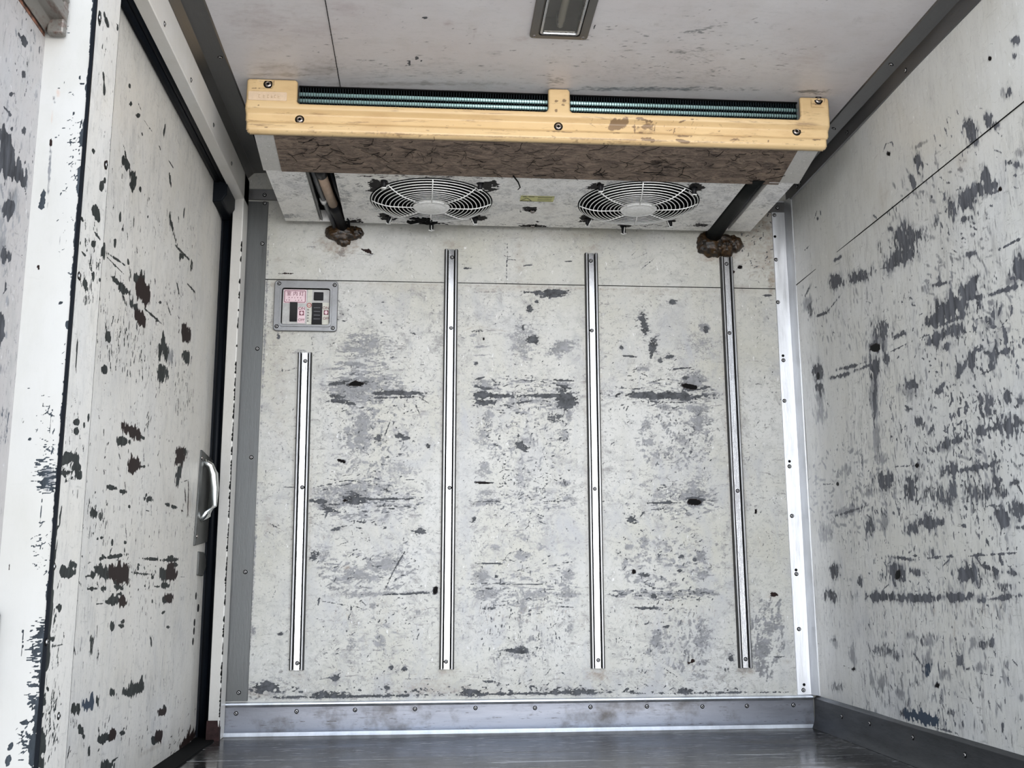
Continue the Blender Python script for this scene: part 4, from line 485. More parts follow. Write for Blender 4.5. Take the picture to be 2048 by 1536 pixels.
  (1.6,1.3183,0.007,0.0041,0.0023,-0.0103,1,0), (1.6312,1.3347,0.0069,0.0047,0.0129,-0.0066,0.9,0), (1.6428,1.3323,0.0072,0.0046,0.0049,-0.0044,0.7,1), (1.6948,1.3556,0.0079,0.0045,0.0015,-0.0067,1,0),
  (1.6915,1.357,0.0091,-0.0009,-0.0023,-0.0017,0.8,0), (1.64,1.2362,0.0047,-0.0088,-0.0048,-0.0026,0.9,0), (1.6472,1.2166,0.0025,-0.0108,-0.0061,-0.003,1,0), (1.6194,1.0954,0.0094,0.0041,0.0011,-0.0047,1.1,0),
  (1.685,1.0988,0.0101,0.0042,0.0019,-0.0081,0.9,3), (1.6703,1.0558,0.0149,0.005,-0.0025,-0.0096,1.1,0), (1.6859,1.0708,0.0076,0.003,0.0015,-0.0065,0.9,0), (1.7041,1.1312,0.0074,-0.0013,-0.0044,-0.0027,1,0),
  (1.6559,1.0027,0.0175,0.009,0.0216,-0.0082,1.15,0), (1.6662,0.9687,0.0163,-0.0022,-0.0038,-0.0023,1,0), (1.6501,0.9488,0.0096,0.0032,0.0014,-0.0063,0.9,0), (1.6107,0.9196,0.0161,-0.001,-0.0048,-0.0031,1,0),
  (1.5909,0.9699,0.0099,-0.0014,-0.0035,-0.0022,1,0), (1.6996,0.9506,0.0101,0.0033,0.0022,-0.0097,1,0), (1.6268,0.8749,0.0115,0.0034,0.0017,-0.0077,1.1,0), (1.5993,0.8798,0.0089,0.0027,0.0017,-0.0076,1.1,3),
  (1.6641,0.8984,0.0072,0.0022,0.0018,-0.0079,0.9,0), (1.6947,0.9016,0.0075,0.0022,0.0013,-0.0056,0.9,0), (1.6393,0.8522,0.0188,0.0052,0.0021,-0.0093,0.5,0), (1.614,0.7573,0.0024,-0.0468,-0.0033,-0.0007,1,0),
  (1.6358,0.655,0.016,0.0024,0.001,-0.0045,1.1,0), (1.6387,0.6421,0.0137,0.002,0.0012,-0.0053,1.1,0), (1.6713,0.6564,0.0071,0.0011,0.0014,-0.0062,0.7,0), (1.6901,0.6714,0.0073,0.0011,0.0018,-0.0078,1,0),
  (1.6187,0.5985,0.0405,0.0048,0.002,-0.0089,0.95,0), (1.5979,0.5923,0.0305,0.0035,0.0016,-0.0074,0.9,0), (1.6489,0.5865,0.0231,0.0025,0.0024,-0.0106,0.9,0), (1.6128,0.575,0.0265,0.0027,0.001,-0.0044,0.8,0),
  (1.6653,0.5765,0.014,0.0014,0.0017,-0.0077,1,0), (1.5968,0.5101,-0.0023,-0.0185,-0.0042,-0.0001,1,0), (1.5883,0.4912,-0.0054,-0.0039,-0.0047,0.0007,0.9,0), (1.5891,0.4548,-0.0032,-0.0181,-0.0031,0.0001,0.9,0),
  (1.6283,0.427,0.0265,0.0002,0.0023,-0.0103,1.2,0), (1.6526,0.4272,0.032,0.0003,0.002,-0.009,1,0), (1.6661,0.438,0.0232,0.0004,0.0017,-0.0076,0.7,0), (1.5898,0.3634,-0.0032,-0.0404,-0.0051,0.0003,1.05,0),
  (1.5902,0.307,-0.0014,-0.0295,-0.0071,0.0007,1.05,0), (1.595,0.331,0.0167,-0.0009,0.001,-0.0043,0.9,0), (1.6243,0.3204,0.0345,-0.0002,0.0005,-0.0007,0.7,0), (1.6207,0.3744,0.0151,-0.0004,0.0013,-0.0058,0.8,0),
  (1.5985,0.2606,0.0082,-0.0008,0.0014,-0.0064,0.9,0), (1.5885,0.243,0.008,-0.0016,-0.0033,-0.0056,1,0), (1.6538,0.2165,0.0066,-0.0008,0.0016,-0.0073,1,0), (1.5881,0.1918,0.0162,-0.0023,0.004,-0.0182,1.1,0),
  (1.5777,0.1866,0.016,-0.0024,0.0046,-0.0209,1,0), (1.5911,0.1609,0.0203,-0.0033,0.0022,-0.0098,0.8,0),
 ],
 'face': [
  (-0.5489,1.2855,0.0015,-0.0609,-0.002,0.0,1.2,0), (-0.5476,1.1901,-0.0003,-0.0342,-0.0035,0.0002,1.3,0), (-0.5481,1.1093,-0.0006,-0.0294,-0.0031,0.0002,1.3,0), (-0.5501,1.1008,0.0061,0.0002,0.0008,-0.0117,1.2,0),
  (-0.5544,1.123,-0.0019,-0.0115,-0.0011,0.0003,0.9,0), (-0.5489,1.0258,0.0002,-0.0288,-0.0038,0.0002,1.3,0), (-0.5484,0.9399,0.0011,-0.0563,-0.0026,0.0001,1.3,0), (-0.5473,0.8477,0.0012,-0.0512,-0.0026,0.0001,1.3,0),
  (-0.546,0.7498,-0.0,-0.0539,-0.0029,0.0002,1.3,0), (-0.5498,0.7965,0.0037,0.0001,0.0006,-0.0078,1.2,0), (-0.5467,0.6654,0.0005,-0.0453,-0.0036,0.0002,1.3,0), (-0.547,0.5827,0.001,-0.0517,-0.0032,0.0002,1.3,0),
  (-0.5461,0.4872,0.0009,-0.0577,-0.0036,0.0002,1.3,0), (-0.5459,0.3867,0.0005,-0.0563,-0.0042,0.0003,1.3,0), (-0.5472,0.2956,-0.0007,-0.0482,-0.0049,0.0005,1.3,0), (-0.5504,0.2269,-0.0014,-0.0339,-0.0041,0.0005,1.3,0),
  (-0.5522,0.1729,-0.0007,-0.0334,-0.0062,0.0007,1.3,0), (-0.5975,1.0909,0.0023,0.0001,0.0005,-0.0067,0.9,3), (-0.5998,1.1413,-0.0022,0.0382,0.0008,0.0,0.7,2), (-0.5963,1.0451,0.0015,-0.0494,-0.0019,0.0,0.8,1),
  (-0.603,0.9955,0.0045,-0.0006,-0.0009,-0.0178,1.2,0), (-0.5984,1.1626,0.0031,0.0001,0.0008,-0.0102,0.8,1), (-0.5923,1.1739,0.0046,0.0002,0.0006,-0.0085,0.9,2), (-0.5567,1.1923,0.0039,0.0001,0.0001,-0.0017,1,0),
  (-0.5612,1.2016,0.0015,0.0001,0.0002,-0.0034,0.9,0), (-0.5628,0.8316,0.0037,0.0001,0.0002,-0.0032,1.1,0), (-0.5641,0.8296,0.0059,-0.0003,0.0,-0.0008,0.9,0), (-0.562,0.5641,0.0115,0.0,0.0015,-0.0192,0.7,1),
  (-0.5666,0.5582,0.0057,0.0,0.0005,-0.0059,1,0), (-0.5675,0.5789,0.0136,0.0001,0.0001,-0.0007,1,0), (-0.5691,0.5719,0.0143,0.0004,0.0001,-0.0011,0.9,0), (-0.5682,0.5875,0.0136,0.0012,0.0001,-0.0007,0.8,0),
  (-0.5641,0.5493,0.0111,0.0,0.0001,-0.0007,0.9,0), (-0.5668,0.5108,0.0004,-0.0273,-0.0007,0.0,0.9,0), (-0.5667,0.4644,0.0052,0.0011,0.0004,-0.0014,1,0), (-0.5635,0.4643,0.0023,0.0061,0.001,-0.0005,1,0),
  (-0.5788,0.3394,0.0013,-0.0157,-0.0014,0.0,1,0), (-0.5785,0.315,0.0006,-0.0121,-0.0007,0.0,0.8,0), (-0.5634,0.3166,0.0002,-0.007,-0.001,0.0001,0.9,0), (-0.5646,0.2163,0.0053,0.0009,0.0009,-0.0034,0.9,0),
  (-0.5552,0.2192,0.0039,0.0023,0.0008,-0.0012,1,0), (-0.5831,0.1842,0.0031,-0.0017,-0.0032,-0.0063,1.25,0), (-0.5849,0.1654,0.0034,-0.0009,-0.0012,-0.0064,1.25,0), (-0.5763,0.2087,0.0037,0.005,0.0004,-0.0003,0.7,0),
  (-0.5716,0.9191,0.0008,-0.0201,-0.0007,0.0,0.5,1), (-0.5917,0.6213,0.002,0.0019,0.0015,-0.0017,0.9,0), (-0.5641,0.6426,-0.0008,-0.0226,-0.0007,0.0001,0.7,0), (-0.6,0.698,0.0037,-0.0011,-0.0001,-0.0007,0.8,0),
  (-0.6047,0.6483,0.0022,0.0,0.0004,-0.0053,0.6,3), (-0.6004,0.8865,0.0022,0.0,0.0004,-0.0048,0.7,3), (-0.6055,0.4346,0.0021,-0.0,0.0005,-0.0064,0.7,3),
 ],
 'leaf': [
  (1.4922,1.016,0.0322,0.0245,0.0456,-0.0073,1.3,0), (1.4692,1.0372,0.0308,0.019,0.0217,-0.0126,1.2,0), (1.5215,1.0124,0.0229,0.0132,0.0199,-0.0115,1.1,0), (1.5207,0.9725,0.0251,0.0096,0.008,-0.0363,0.9,1),
  (1.5064,0.9515,0.021,0.0078,0.0032,-0.0144,0.9,0), (1.4933,0.8856,0.0345,0.0113,0.0062,-0.0283,0.7,1), (1.5033,0.8813,0.0243,0.0078,0.0031,-0.0142,0.7,0), (1.5147,0.8297,0.0092,0.0083,0.0036,-0.0002,0.8,0),
  (1.5143,0.8353,0.0015,-0.0109,-0.0043,-0.0012,0.9,0), (1.5081,0.7773,0.0171,0.0043,0.0062,-0.0282,0.8,0), (1.4716,1.0891,0.0143,-0.0011,-0.0025,-0.0021,0.9,0), (1.4733,1.1191,0.0097,0.0076,0.0049,-0.001,0.9,0),
  (1.4912,1.0722,0.0086,0.004,0.0009,-0.0043,1,0), (1.5306,1.087,0.0073,0.0033,0.0013,-0.0059,0.8,0), (1.5051,1.2209,0.0101,0.0069,0.0087,-0.0064,0.9,0), (1.482,1.2186,0.0047,0.0035,0.0059,-0.0028,0.8,0),
  (1.5106,1.1687,0.0054,0.0028,0.0013,-0.0059,0.8,0), (1.523,1.2501,0.0037,0.0021,0.0008,-0.0037,0.8,0), (1.5635,1.2387,0.0097,0.0053,0.0017,-0.0077,0.4,0), (1.5462,0.6444,0.0359,0.0056,0.0062,-0.0285,0.4,4),
  (1.522,0.7138,0.0208,0.0043,0.0031,-0.0141,0.6,1), (1.6171,1.2326,0.0095,-0.0479,-0.0041,-0.0021,0.8,2), (1.6178,1.1327,0.0008,-0.0638,-0.0051,-0.0022,0.9,2), (1.6109,1.0152,-0.0076,-0.0526,-0.005,-0.0016,0.9,2),
  (1.6053,0.9061,-0.0002,-0.0646,-0.0039,-0.0011,0.8,2), (1.6056,0.7701,0.0043,-0.0695,-0.0048,-0.001,0.9,3), (1.6126,0.6432,0.0041,-0.0719,-0.0048,-0.0006,0.9,3), (1.6137,0.5148,0.0003,-0.0701,-0.0047,-0.0002,0.9,3),
  (1.6071,0.4082,-0.0036,-0.0501,-0.0074,0.0003,0.9,3),
 ],
 'ceil': [
  (-0.3823,2.1317,0.0879,-0.0064,-0.0136,0.0871,0.45,5), (-0.1914,2.067,0.0538,-0.0039,-0.0035,0.0449,0.5,5), (-0.2771,2.1664,0.0896,-0.0065,-0.0074,0.0669,0.35,5), (0.0305,2.1121,0.0133,-0.001,0.0003,0.0169,0.8,5),
  (0.0928,2.1395,0.0056,-0.0004,0.0006,0.013,0.9,5), (0.0901,2.1814,-0.0028,0.0434,-0.0011,-0.0004,0.7,5), (-0.058,2.3042,0.0036,-0.0003,-0.0002,0.0098,1.2,0), (-0.0398,2.2739,0.0035,-0.0003,-0.0001,0.0096,1.2,0),
  (-0.0292,2.29,0.0024,-0.0002,-0.0,0.0049,1,0), (-0.0193,2.0949,0.0066,-0.0005,-0.0,0.0062,0.8,0), (0.8724,2.22,0.0716,-0.0052,0.0263,0.0728,0.4,5), (0.616,2.2146,0.0708,-0.0051,0.0122,0.0474,0.2,1),
  (0.5987,2.1027,0.0602,-0.0267,0.003,0.0083,0.4,1), (-0.3863,2.3475,0.072,-0.0052,-0.0044,0.0304,0.6,2), (-0.2735,2.3519,0.0483,-0.0035,-0.0052,0.0514,0.7,2), (-0.02,2.4057,0.2737,-0.0196,-0.0,0.0133,0.8,2),
  (0.546,2.3919,0.3155,-0.0226,0.0034,0.0161,0.4,1), (-0.3728,2.3792,0.0851,-0.0061,-0.0021,0.0155,0.8,2), (-0.0803,2.338,0.3145,-0.0227,-0.002,0.0776,0.1,1), (0.5673,2.3167,0.3191,-0.023,0.0177,0.0779,0.1,1),
  (0.9548,2.3762,0.0508,-0.0036,0.006,0.0161,0.6,1), (-0.1913,2.1742,-0.0482,0.0068,0.0001,-0.0022,0.3,1), (0.1441,2.2369,0.0351,-0.0025,0.0015,0.0236,0.1,1), (0.301,2.3617,0.0272,-0.002,0.0045,0.0367,0.3,1),
  (0.2162,2.1414,-0.0023,0.0111,-0.0016,-0.0016,0.8,5), (0.3597,2.103,0.0023,0.002,-0.0013,0.0093,0.9,0), (-0.2006,2.048,0.0213,-0.0016,-0.0016,0.0198,0.5,5), (0.1973,2.1714,0.0343,-0.0025,0.0016,0.0179,0.5,5),
  (0.8365,1.9683,0.0056,-0.014,0.0012,0.0015,0.4,1),
 ],
 'bar': [
  (0.4603,1.5384,0.022,0.0082,0.0033,-0.0114,0.9,6), (0.4809,1.5472,0.0102,0.0003,-0.0003,-0.0108,1,6), (0.4551,1.5301,0.0152,-0.0022,-0.0007,-0.004,0.8,6), (0.5356,1.5382,0.0308,0.001,-0.0003,-0.0094,0.8,6),
  (0.534,1.5246,0.0282,0.0009,-0.0002,-0.0081,0.45,6), (0.536,1.5496,0.0268,-0.0038,-0.0004,-0.002,1,6), (0.508,1.5312,0.0002,-0.0155,-0.0019,-0.0002,1,6), (0.5598,1.5336,-0.0017,-0.0135,-0.0019,0.0001,0.9,6),
  (0.5223,1.5189,0.0102,0.0003,-0.0001,-0.0054,1.1,6), (0.5466,1.5183,0.0128,0.0018,0.0001,-0.002,0.9,6), (0.5194,1.5538,0.0102,0.0003,-0.0001,-0.0041,1,6), (0.6278,1.55,0.0162,0.0039,0.0003,-0.002,1,6),
  (0.6595,1.5551,0.0116,-0.0003,-0.0002,-0.002,1.1,6), (0.6089,1.5264,-0.0051,-0.017,-0.0012,0.0003,0.9,6), (0.6638,1.5329,-0.0072,-0.0205,-0.001,0.0003,0.6,6), (0.6258,1.5114,0.0279,-0.0032,-0.0007,-0.004,0.8,6),
  (0.6259,1.498,0.0224,-0.002,-0.0007,-0.0047,1.1,6), (0.6303,1.5122,0.0263,-0.0012,-0.0002,-0.002,1,6), (0.5358,1.5005,0.0179,0.0006,-0.0002,-0.0054,0.8,6), (0.5523,1.497,0.0064,0.0002,-0.0002,-0.0054,1,6),
  (0.4573,1.5154,0.0153,0.0005,-0.0001,-0.0027,0.9,6), (0.7622,1.5063,0.0156,0.0005,-0.0003,-0.0068,0.8,6), (0.7265,1.5187,0.0181,0.0006,-0.0001,-0.0027,0.7,6), (0.6877,1.5161,0.1166,0.0037,-0.0001,-0.0014,0.5,6),
  (0.8043,1.5198,0.0065,0.0002,-0.0001,-0.0027,1,6), (0.849,1.5049,0.002,0.0001,-0.0003,-0.0054,1,6), (0.7624,1.5551,0.0303,-0.0058,-0.0005,-0.002,0.4,6), (0.9735,1.5129,0.0131,0.0004,-0.0002,-0.0027,0.9,6),
  (0.9341,1.5103,0.0157,0.0005,-0.0002,-0.0041,0.5,6), (0.3256,1.5126,0.0328,-0.0016,-0.0002,-0.002,1,6), (0.3089,1.5926,0.0048,0.002,0.0013,-0.0038,1,6), (0.3279,1.5946,0.0051,0.0002,-0.0001,-0.0041,0.9,6),
  (0.3073,1.5669,0.0038,0.0001,-0.0001,-0.0054,1,6), (0.3265,1.5838,0.0038,0.0001,-0.0,-0.0027,0.8,6), (0.205,1.512,0.0878,0.0008,-0.0,-0.0013,0.5,6), (-0.1168,1.4971,0.1601,-0.0015,-0.0,-0.0013,0.3,6),
  (-0.4239,1.5566,0.0048,0.0002,0.0001,-0.0026,1.2,6), (-0.4048,1.5009,0.0048,0.0002,0.0001,-0.0026,0.7,6), (-0.2936,1.4979,0.0145,0.0005,0.0001,-0.0026,0.4,6), (0.255,1.4957,0.7307,0.0027,-0.0001,-0.002,0.55,6),
  (0.2554,1.5404,0.7334,0.0071,-0.0,-0.0013,0.35,6), (0.006,1.5155,0.0247,0.0008,0.0001,-0.0079,0.3,6), (-0.4133,1.6245,0.0364,0.0013,0.0004,-0.0106,0.25,6), (1.0103,1.577,0.0026,0.0001,-0.0005,-0.0083,0.4,6),
  (-0.3986,1.6044,0.0079,-0.0004,-0.0001,-0.002,1.2,6), (-0.3898,1.6134,0.0004,-0.0106,-0.0012,-0.0,1,6), (-0.4203,1.601,0.0297,0.0004,0.0,-0.0013,1,6), (0.9669,1.6217,-0.0007,-0.0118,-0.0013,-0.0,1,6),
  (0.9833,1.6091,0.0171,-0.0008,-0.0002,-0.0014,1,6), (1.0012,1.6208,0.0008,0.0125,0.0013,0.0,0.8,6),
 ],
 'fan': [
  (-0.2415,2.9605,0.0444,-0.003,-0.0026,0.0355,0.9,0), (-0.2788,2.9674,0.0351,0.0241,-0.0036,0.0217,1,0), (0.804,2.9112,0.03,-0.002,0.0046,0.0176,0.6,0), (-0.1464,2.6643,0.0296,-0.0021,-0.0024,0.0515,0.9,0),
  (0.1536,2.6434,0.0269,-0.0019,0.0025,0.0438,0.9,0), (-0.1285,2.9012,0.0262,-0.0018,-0.0013,0.0343,1,0), (0.1345,2.8959,0.0234,-0.0016,0.0016,0.0344,1,0), (-0.0001,2.9484,0.0416,-0.0028,0.0001,0.0221,1,0),
  (-0.0008,2.7511,0.1838,-0.0127,0.0008,0.2283,0.55,1), (0.5811,2.7342,0.1861,-0.0128,0.0436,0.2161,0.5,1), (0.4463,2.6231,0.0243,-0.0017,0.0059,0.0362,1,0), (0.7163,2.6189,0.0218,-0.0015,0.0084,0.0327,1,0),
  (0.4535,2.8783,0.0206,-0.0014,0.0045,0.03,1,0), (0.7048,2.8784,0.0208,-0.0014,0.006,0.0258,1,0), (0.576,2.9356,0.0211,-0.0014,0.0033,0.0178,1,0), (0.282,2.8189,0.023,-0.0016,0.0024,0.0246,0.8,0),
  (0.3031,2.9587,0.0451,-0.0031,0.0018,0.0179,1,0), (0.3138,2.916,0.0047,0.0019,0.0002,0.0043,1.2,0), (-0.2616,2.6089,0.0323,0.0047,-0.0012,0.0104,0.5,0), (-0.0382,2.5899,0.2176,-0.0048,-0.0001,0.0086,0.6,2),
  (-0.1935,2.6675,0.0107,-0.0007,-0.0019,0.0292,0.4,0), (-0.2404,2.7561,0.0277,-0.0019,-0.0093,0.1199,0.3,1), (-0.4262,2.9173,0.058,-0.004,-0.0034,0.0257,0.5,1), (-0.3494,2.6358,0.0661,-0.0046,-0.0042,0.0357,0.2,1),
  (0.8001,2.885,0.0262,0.007,0.0005,0.0021,0,0), (0.3304,2.7993,0.0286,-0.002,0.0075,0.0657,0.3,2), (0.2568,2.8371,0.0022,-0.0001,0.0004,0.0041,1,0), (0.8115,2.9107,0.018,-0.0012,0.0023,0.0088,1,0),
 ],
 'floor': [
  (-0.4678,2.9778,0.082,-0.0633,0.0197,-0.1335,1,0),
 ],
}
CLUST = {
 'back': [
  (1.0167,1.4637,0.0716,0.0017,-0.0057,-0.1131,80,0.012,0.004,60,80,0.85,0), (1.0,1.4471,0.0795,0.0018,-0.0063,-0.1288,70,0.02,0.008,60,60,0.7,2), (-0.163,0.7855,0.144,0.0008,0.0069,-0.3276,160,0.01,0.0035,40,60,0.8,0), (0.2724,0.788,0.1474,0.0009,-0.0014,-0.232,160,0.01,0.0035,40,70,0.8,0),
  (0.6881,0.7905,0.1507,0.0009,-0.0102,-0.3207,160,0.01,0.0035,40,70,0.8,0), (0.2698,0.3585,0.1435,-0.0008,-0.0011,-0.1791,130,0.014,0.0025,90,12,0.7,0), (0.6724,0.3001,0.146,-0.001,-0.0049,-0.1523,110,0.014,0.0025,90,12,0.7,0), (-0.1673,0.9916,0.1532,0.0017,0.0058,-0.2785,150,0.02,0.0035,0,25,0.7,0),
  (-0.1642,0.8439,0.1518,0.0011,0.003,-0.1451,110,0.016,0.0035,0,90,0.6,0), (-0.1671,0.6414,0.157,0.0003,0.0018,-0.0852,110,0.028,0.004,0,20,0.75,0), (-0.1626,0.4301,0.1549,-0.0006,0.0027,-0.1241,140,0.018,0.0035,10,60,0.65,0), (-0.1588,0.2514,0.1532,-0.0013,0.0026,-0.1213,130,0.014,0.004,70,60,0.6,0),
  (0.2728,0.8471,0.1554,0.0012,-0.001,-0.1614,170,0.016,0.004,0,90,0.65,0), (0.2734,0.9515,0.1564,0.0016,-0.0004,-0.0598,90,0.028,0.004,0,15,0.7,0), (0.2716,0.6567,0.1535,0.0004,-0.0005,-0.0864,120,0.018,0.004,0,70,0.6,0), (0.27,0.4004,0.1511,-0.0007,-0.0006,-0.0975,150,0.018,0.0035,5,30,0.65,0),
  (0.2693,0.2753,0.1499,-0.0012,-0.0005,-0.0823,130,0.018,0.003,90,15,0.6,0), (0.2672,1.1643,0.1508,0.0024,-0.0007,-0.1223,70,0.014,0.0035,0,60,0.5,0), (0.2686,0.1658,0.1559,-0.0017,-0.0004,-0.0677,60,0.016,0.004,0,60,0.6,0), (0.6943,0.9862,0.1525,0.0017,-0.0019,-0.0607,70,0.024,0.004,0,25,0.7,0),
  (0.6895,0.8352,0.1587,0.0011,-0.0028,-0.0892,120,0.015,0.004,0,90,0.6,0), (0.6834,0.6431,0.1643,0.0003,-0.0028,-0.0871,90,0.018,0.004,0,60,0.6,0), (0.6774,0.4555,0.1623,-0.0005,-0.0036,-0.1133,120,0.012,0.005,0,60,0.6,0), (0.6747,0.3704,0.1614,-0.0008,-0.0008,-0.0254,90,0.022,0.004,0,20,0.7,0),
  (0.6707,0.2444,0.1601,-0.0014,-0.0035,-0.1103,110,0.014,0.004,80,70,0.6,0), (0.7079,1.1712,0.1699,0.0027,-0.004,-0.1238,60,0.012,0.004,0,70,0.5,0), (-0.4212,0.6409,0.0702,0.0001,0.0179,-0.4813,90,0.012,0.004,60,60,0.55,0), (0.9983,0.7923,0.0535,0.0003,-0.0296,-0.5784,110,0.016,0.003,85,40,0.55,0),
  (0.2076,1.3657,0.7735,0.0164,-0.0002,-0.0784,90,0.014,0.003,20,60,0.45,0), (-0.1534,0.3265,0.154,-0.001,0.0007,-0.0342,120,0.02,0.0025,90,10,0.6,2), (0.2696,0.3237,0.1575,-0.001,-0.0002,-0.0346,140,0.022,0.0025,90,10,0.6,2), (0.6731,0.3211,0.1609,-0.001,-0.0011,-0.035,120,0.022,0.0025,90,10,0.6,2),
  (0.2062,0.6421,0.7694,0.0015,-0.0011,-0.5298,500,0.01,0.003,45,90,0.4,1), (0.2051,0.1394,0.7155,-0.0081,-0.0001,-0.0405,160,0.014,0.005,0,50,0.5,2), (1.008,1.4472,0.0795,0.0018,-0.0056,-0.1129,70,0.012,0.005,60,60,0.7,2), (0.2051,0.115,0.7435,-0.0089,-0.0,-0.0135,140,0.01,0.006,0,40,0.8,0),
  (0.0637,0.3596,0.5014,-0.0028,0.0017,-0.2456,260,0.016,0.0025,90,14,0.5,2), (-0.1886,0.9691,0.109,0.0012,0.0012,-0.0519,260,0.045,0.006,0,14,0.8,1), (-0.1837,1.0739,0.0804,0.0011,0.0015,-0.0675,160,0.04,0.006,0,14,0.7,1), (-0.1639,0.8292,0.101,0.0007,0.0027,-0.1305,110,0.02,0.01,80,60,0.7,1),
  (-0.1671,0.6414,0.1499,0.0003,0.0014,-0.064,220,0.03,0.007,0,25,0.75,1), (-0.1768,0.4371,0.1337,-0.0005,0.0014,-0.0623,120,0.03,0.009,10,40,0.7,1), (0.2808,0.9516,0.1639,0.0017,-0.0003,-0.0524,120,0.04,0.006,0,14,0.75,1), (0.2727,0.8323,0.1478,0.001,-0.0005,-0.0883,120,0.02,0.008,60,80,0.65,1),
  (0.2788,0.6423,0.1608,0.0003,-0.0002,-0.036,90,0.03,0.006,0,20,0.7,1), (0.2771,0.3864,0.151,-0.0007,-0.0004,-0.0558,130,0.03,0.008,0,20,0.75,1), (0.7313,0.9562,0.1372,0.0014,-0.0016,-0.0455,90,0.04,0.006,0,14,0.7,1), (0.7267,0.8205,0.1133,0.0008,-0.0031,-0.0892,140,0.02,0.009,60,80,0.7,1),
  (0.7504,0.6432,0.1047,0.0002,-0.0021,-0.0583,80,0.03,0.008,0,30,0.7,1), (0.6848,0.4554,0.1401,-0.0004,-0.0028,-0.0851,110,0.02,0.012,0,50,0.6,1), (0.6748,0.3732,0.1614,-0.0008,-0.0005,-0.0169,90,0.03,0.006,0,14,0.8,1), (0.736,0.2438,0.0729,-0.0006,-0.003,-0.083,80,0.02,0.012,80,30,0.65,1),
  (0.9782,0.2558,0.0517,-0.0004,-0.0061,-0.1183,90,0.025,0.012,70,25,0.8,1), (0.2693,0.2753,0.1427,-0.0011,-0.0007,-0.1095,100,0.02,0.007,90,20,0.5,1), (0.2642,0.6423,0.7113,0.0014,-0.0026,-0.4628,420,0.007,0.0035,30,90,0.7,0), (-0.1603,0.6557,0.1429,0.0003,0.0096,-0.4585,130,0.03,0.012,0,40,0.35,1),
  (0.2716,0.6567,0.1462,0.0003,-0.0019,-0.3122,110,0.03,0.012,0,50,0.35,1), (0.6834,0.6431,0.1493,0.0003,-0.0127,-0.3987,110,0.03,0.012,0,50,0.35,1), (0.0622,0.5703,0.5819,0.0001,0.0032,-0.4563,160,0.02,0.006,90,12,0.4,1),
 ],
 'right': [
  (2.159,0.979,-0.3592,-0.0917,0.0166,-0.099,110,0.016,0.005,20,90,0.85,0), (2.0027,0.8754,-0.1934,-0.0435,0.019,-0.1118,120,0.016,0.006,70,60,0.9,0), (2.1117,0.7246,-0.2771,-0.0402,0.016,-0.0947,140,0.016,0.007,80,70,0.9,0), (1.9986,0.6674,-0.1576,-0.0198,0.0186,-0.1094,120,0.02,0.008,40,60,0.85,0),
  (2.539,0.7995,-0.2705,-0.0406,0.0311,-0.1887,150,0.016,0.004,85,50,0.7,0), (2.2967,0.5897,-0.4235,-0.0327,0.0094,-0.0563,120,0.02,0.006,80,70,0.85,0), (2.2764,0.4207,-0.396,-0.0026,0.0092,-0.055,100,0.02,0.005,10,40,0.85,0), (2.2443,0.3342,-0.3513,0.0107,0.0091,-0.0538,170,0.035,0.003,90,8,0.75,2),
  (2.247,0.3181,-0.3517,0.0131,0.0109,-0.0645,170,0.035,0.003,90,8,0.6,1), (2.7156,0.307,-0.2424,0.0085,0.0127,-0.0775,90,0.03,0.0025,90,8,0.6,1), (2.2876,0.2141,-0.3939,0.0317,0.0164,-0.0975,170,0.02,0.005,75,50,0.7,0), (2.1095,0.1303,-0.1835,0.023,0.0084,-0.0497,60,0.014,0.006,60,60,0.7,0),
  (2.5912,0.1176,-0.2927,0.0314,0.01,-0.0607,60,0.016,0.004,70,50,0.6,0), (1.9385,1.2534,-0.1881,-0.0787,0.0209,-0.1229,90,0.018,0.006,60,40,0.7,0), (2.1443,1.2077,-0.2599,-0.0934,0.015,-0.0893,90,0.018,0.006,50,40,0.7,0), (2.5791,1.1409,-0.2842,-0.0784,0.0193,-0.1181,80,0.016,0.004,60,60,0.6,0),
  (2.8721,1.1459,-0.1126,-0.0282,0.028,-0.1739,60,0.014,0.003,80,30,0.6,0), (2.8982,0.4946,-0.145,-0.0043,0.0562,-0.3479,120,0.02,0.003,88,12,0.55,1), (2.2967,0.5897,-0.4235,-0.0327,0.0844,-0.5043,260,0.012,0.012,70,60,0.45,1), (2.11,0.7351,-0.2769,-0.0415,0.0621,-0.3675,160,0.022,0.012,90,25,0.5,1),
  (1.9614,0.6627,-0.1204,-0.0151,0.0631,-0.3701,160,0.014,0.008,70,60,0.9,0), (2.5877,1.0884,-0.3102,-0.0792,0.0172,-0.1049,90,0.03,0.012,80,25,0.6,1), (2.6934,0.647,-0.3246,-0.0282,0.0193,-0.1184,130,0.035,0.012,10,30,0.7,1), (2.5153,0.7576,-0.1659,-0.0224,0.0451,-0.2731,130,0.03,0.01,88,20,0.7,1),
  (2.3188,0.1684,-0.3682,0.0362,0.0202,-0.1202,160,0.03,0.012,85,25,0.65,1), (2.1703,0.3781,-0.2836,0.0034,0.0071,-0.0418,110,0.03,0.01,80,40,0.6,1), (2.1067,0.6277,-0.2414,-0.0244,0.0123,-0.0729,120,0.03,0.012,70,60,0.7,1), (2.3455,0.7585,-0.4088,-0.0593,0.0233,-0.1397,200,0.012,0.004,80,60,0.75,0),
  (2.4107,0.5272,-0.4767,-0.0232,0.0117,-0.0703,160,0.012,0.004,80,60,0.75,0), (1.9979,1.0238,-0.1948,-0.0577,0.0157,-0.0926,90,0.03,0.01,40,30,0.7,1), (2.0963,1.2137,-0.2327,-0.0861,0.0203,-0.1203,80,0.03,0.01,60,40,0.6,1), (2.2162,0.6388,-0.3673,-0.0372,0.0823,-0.4898,380,0.008,0.004,70,60,0.9,0),
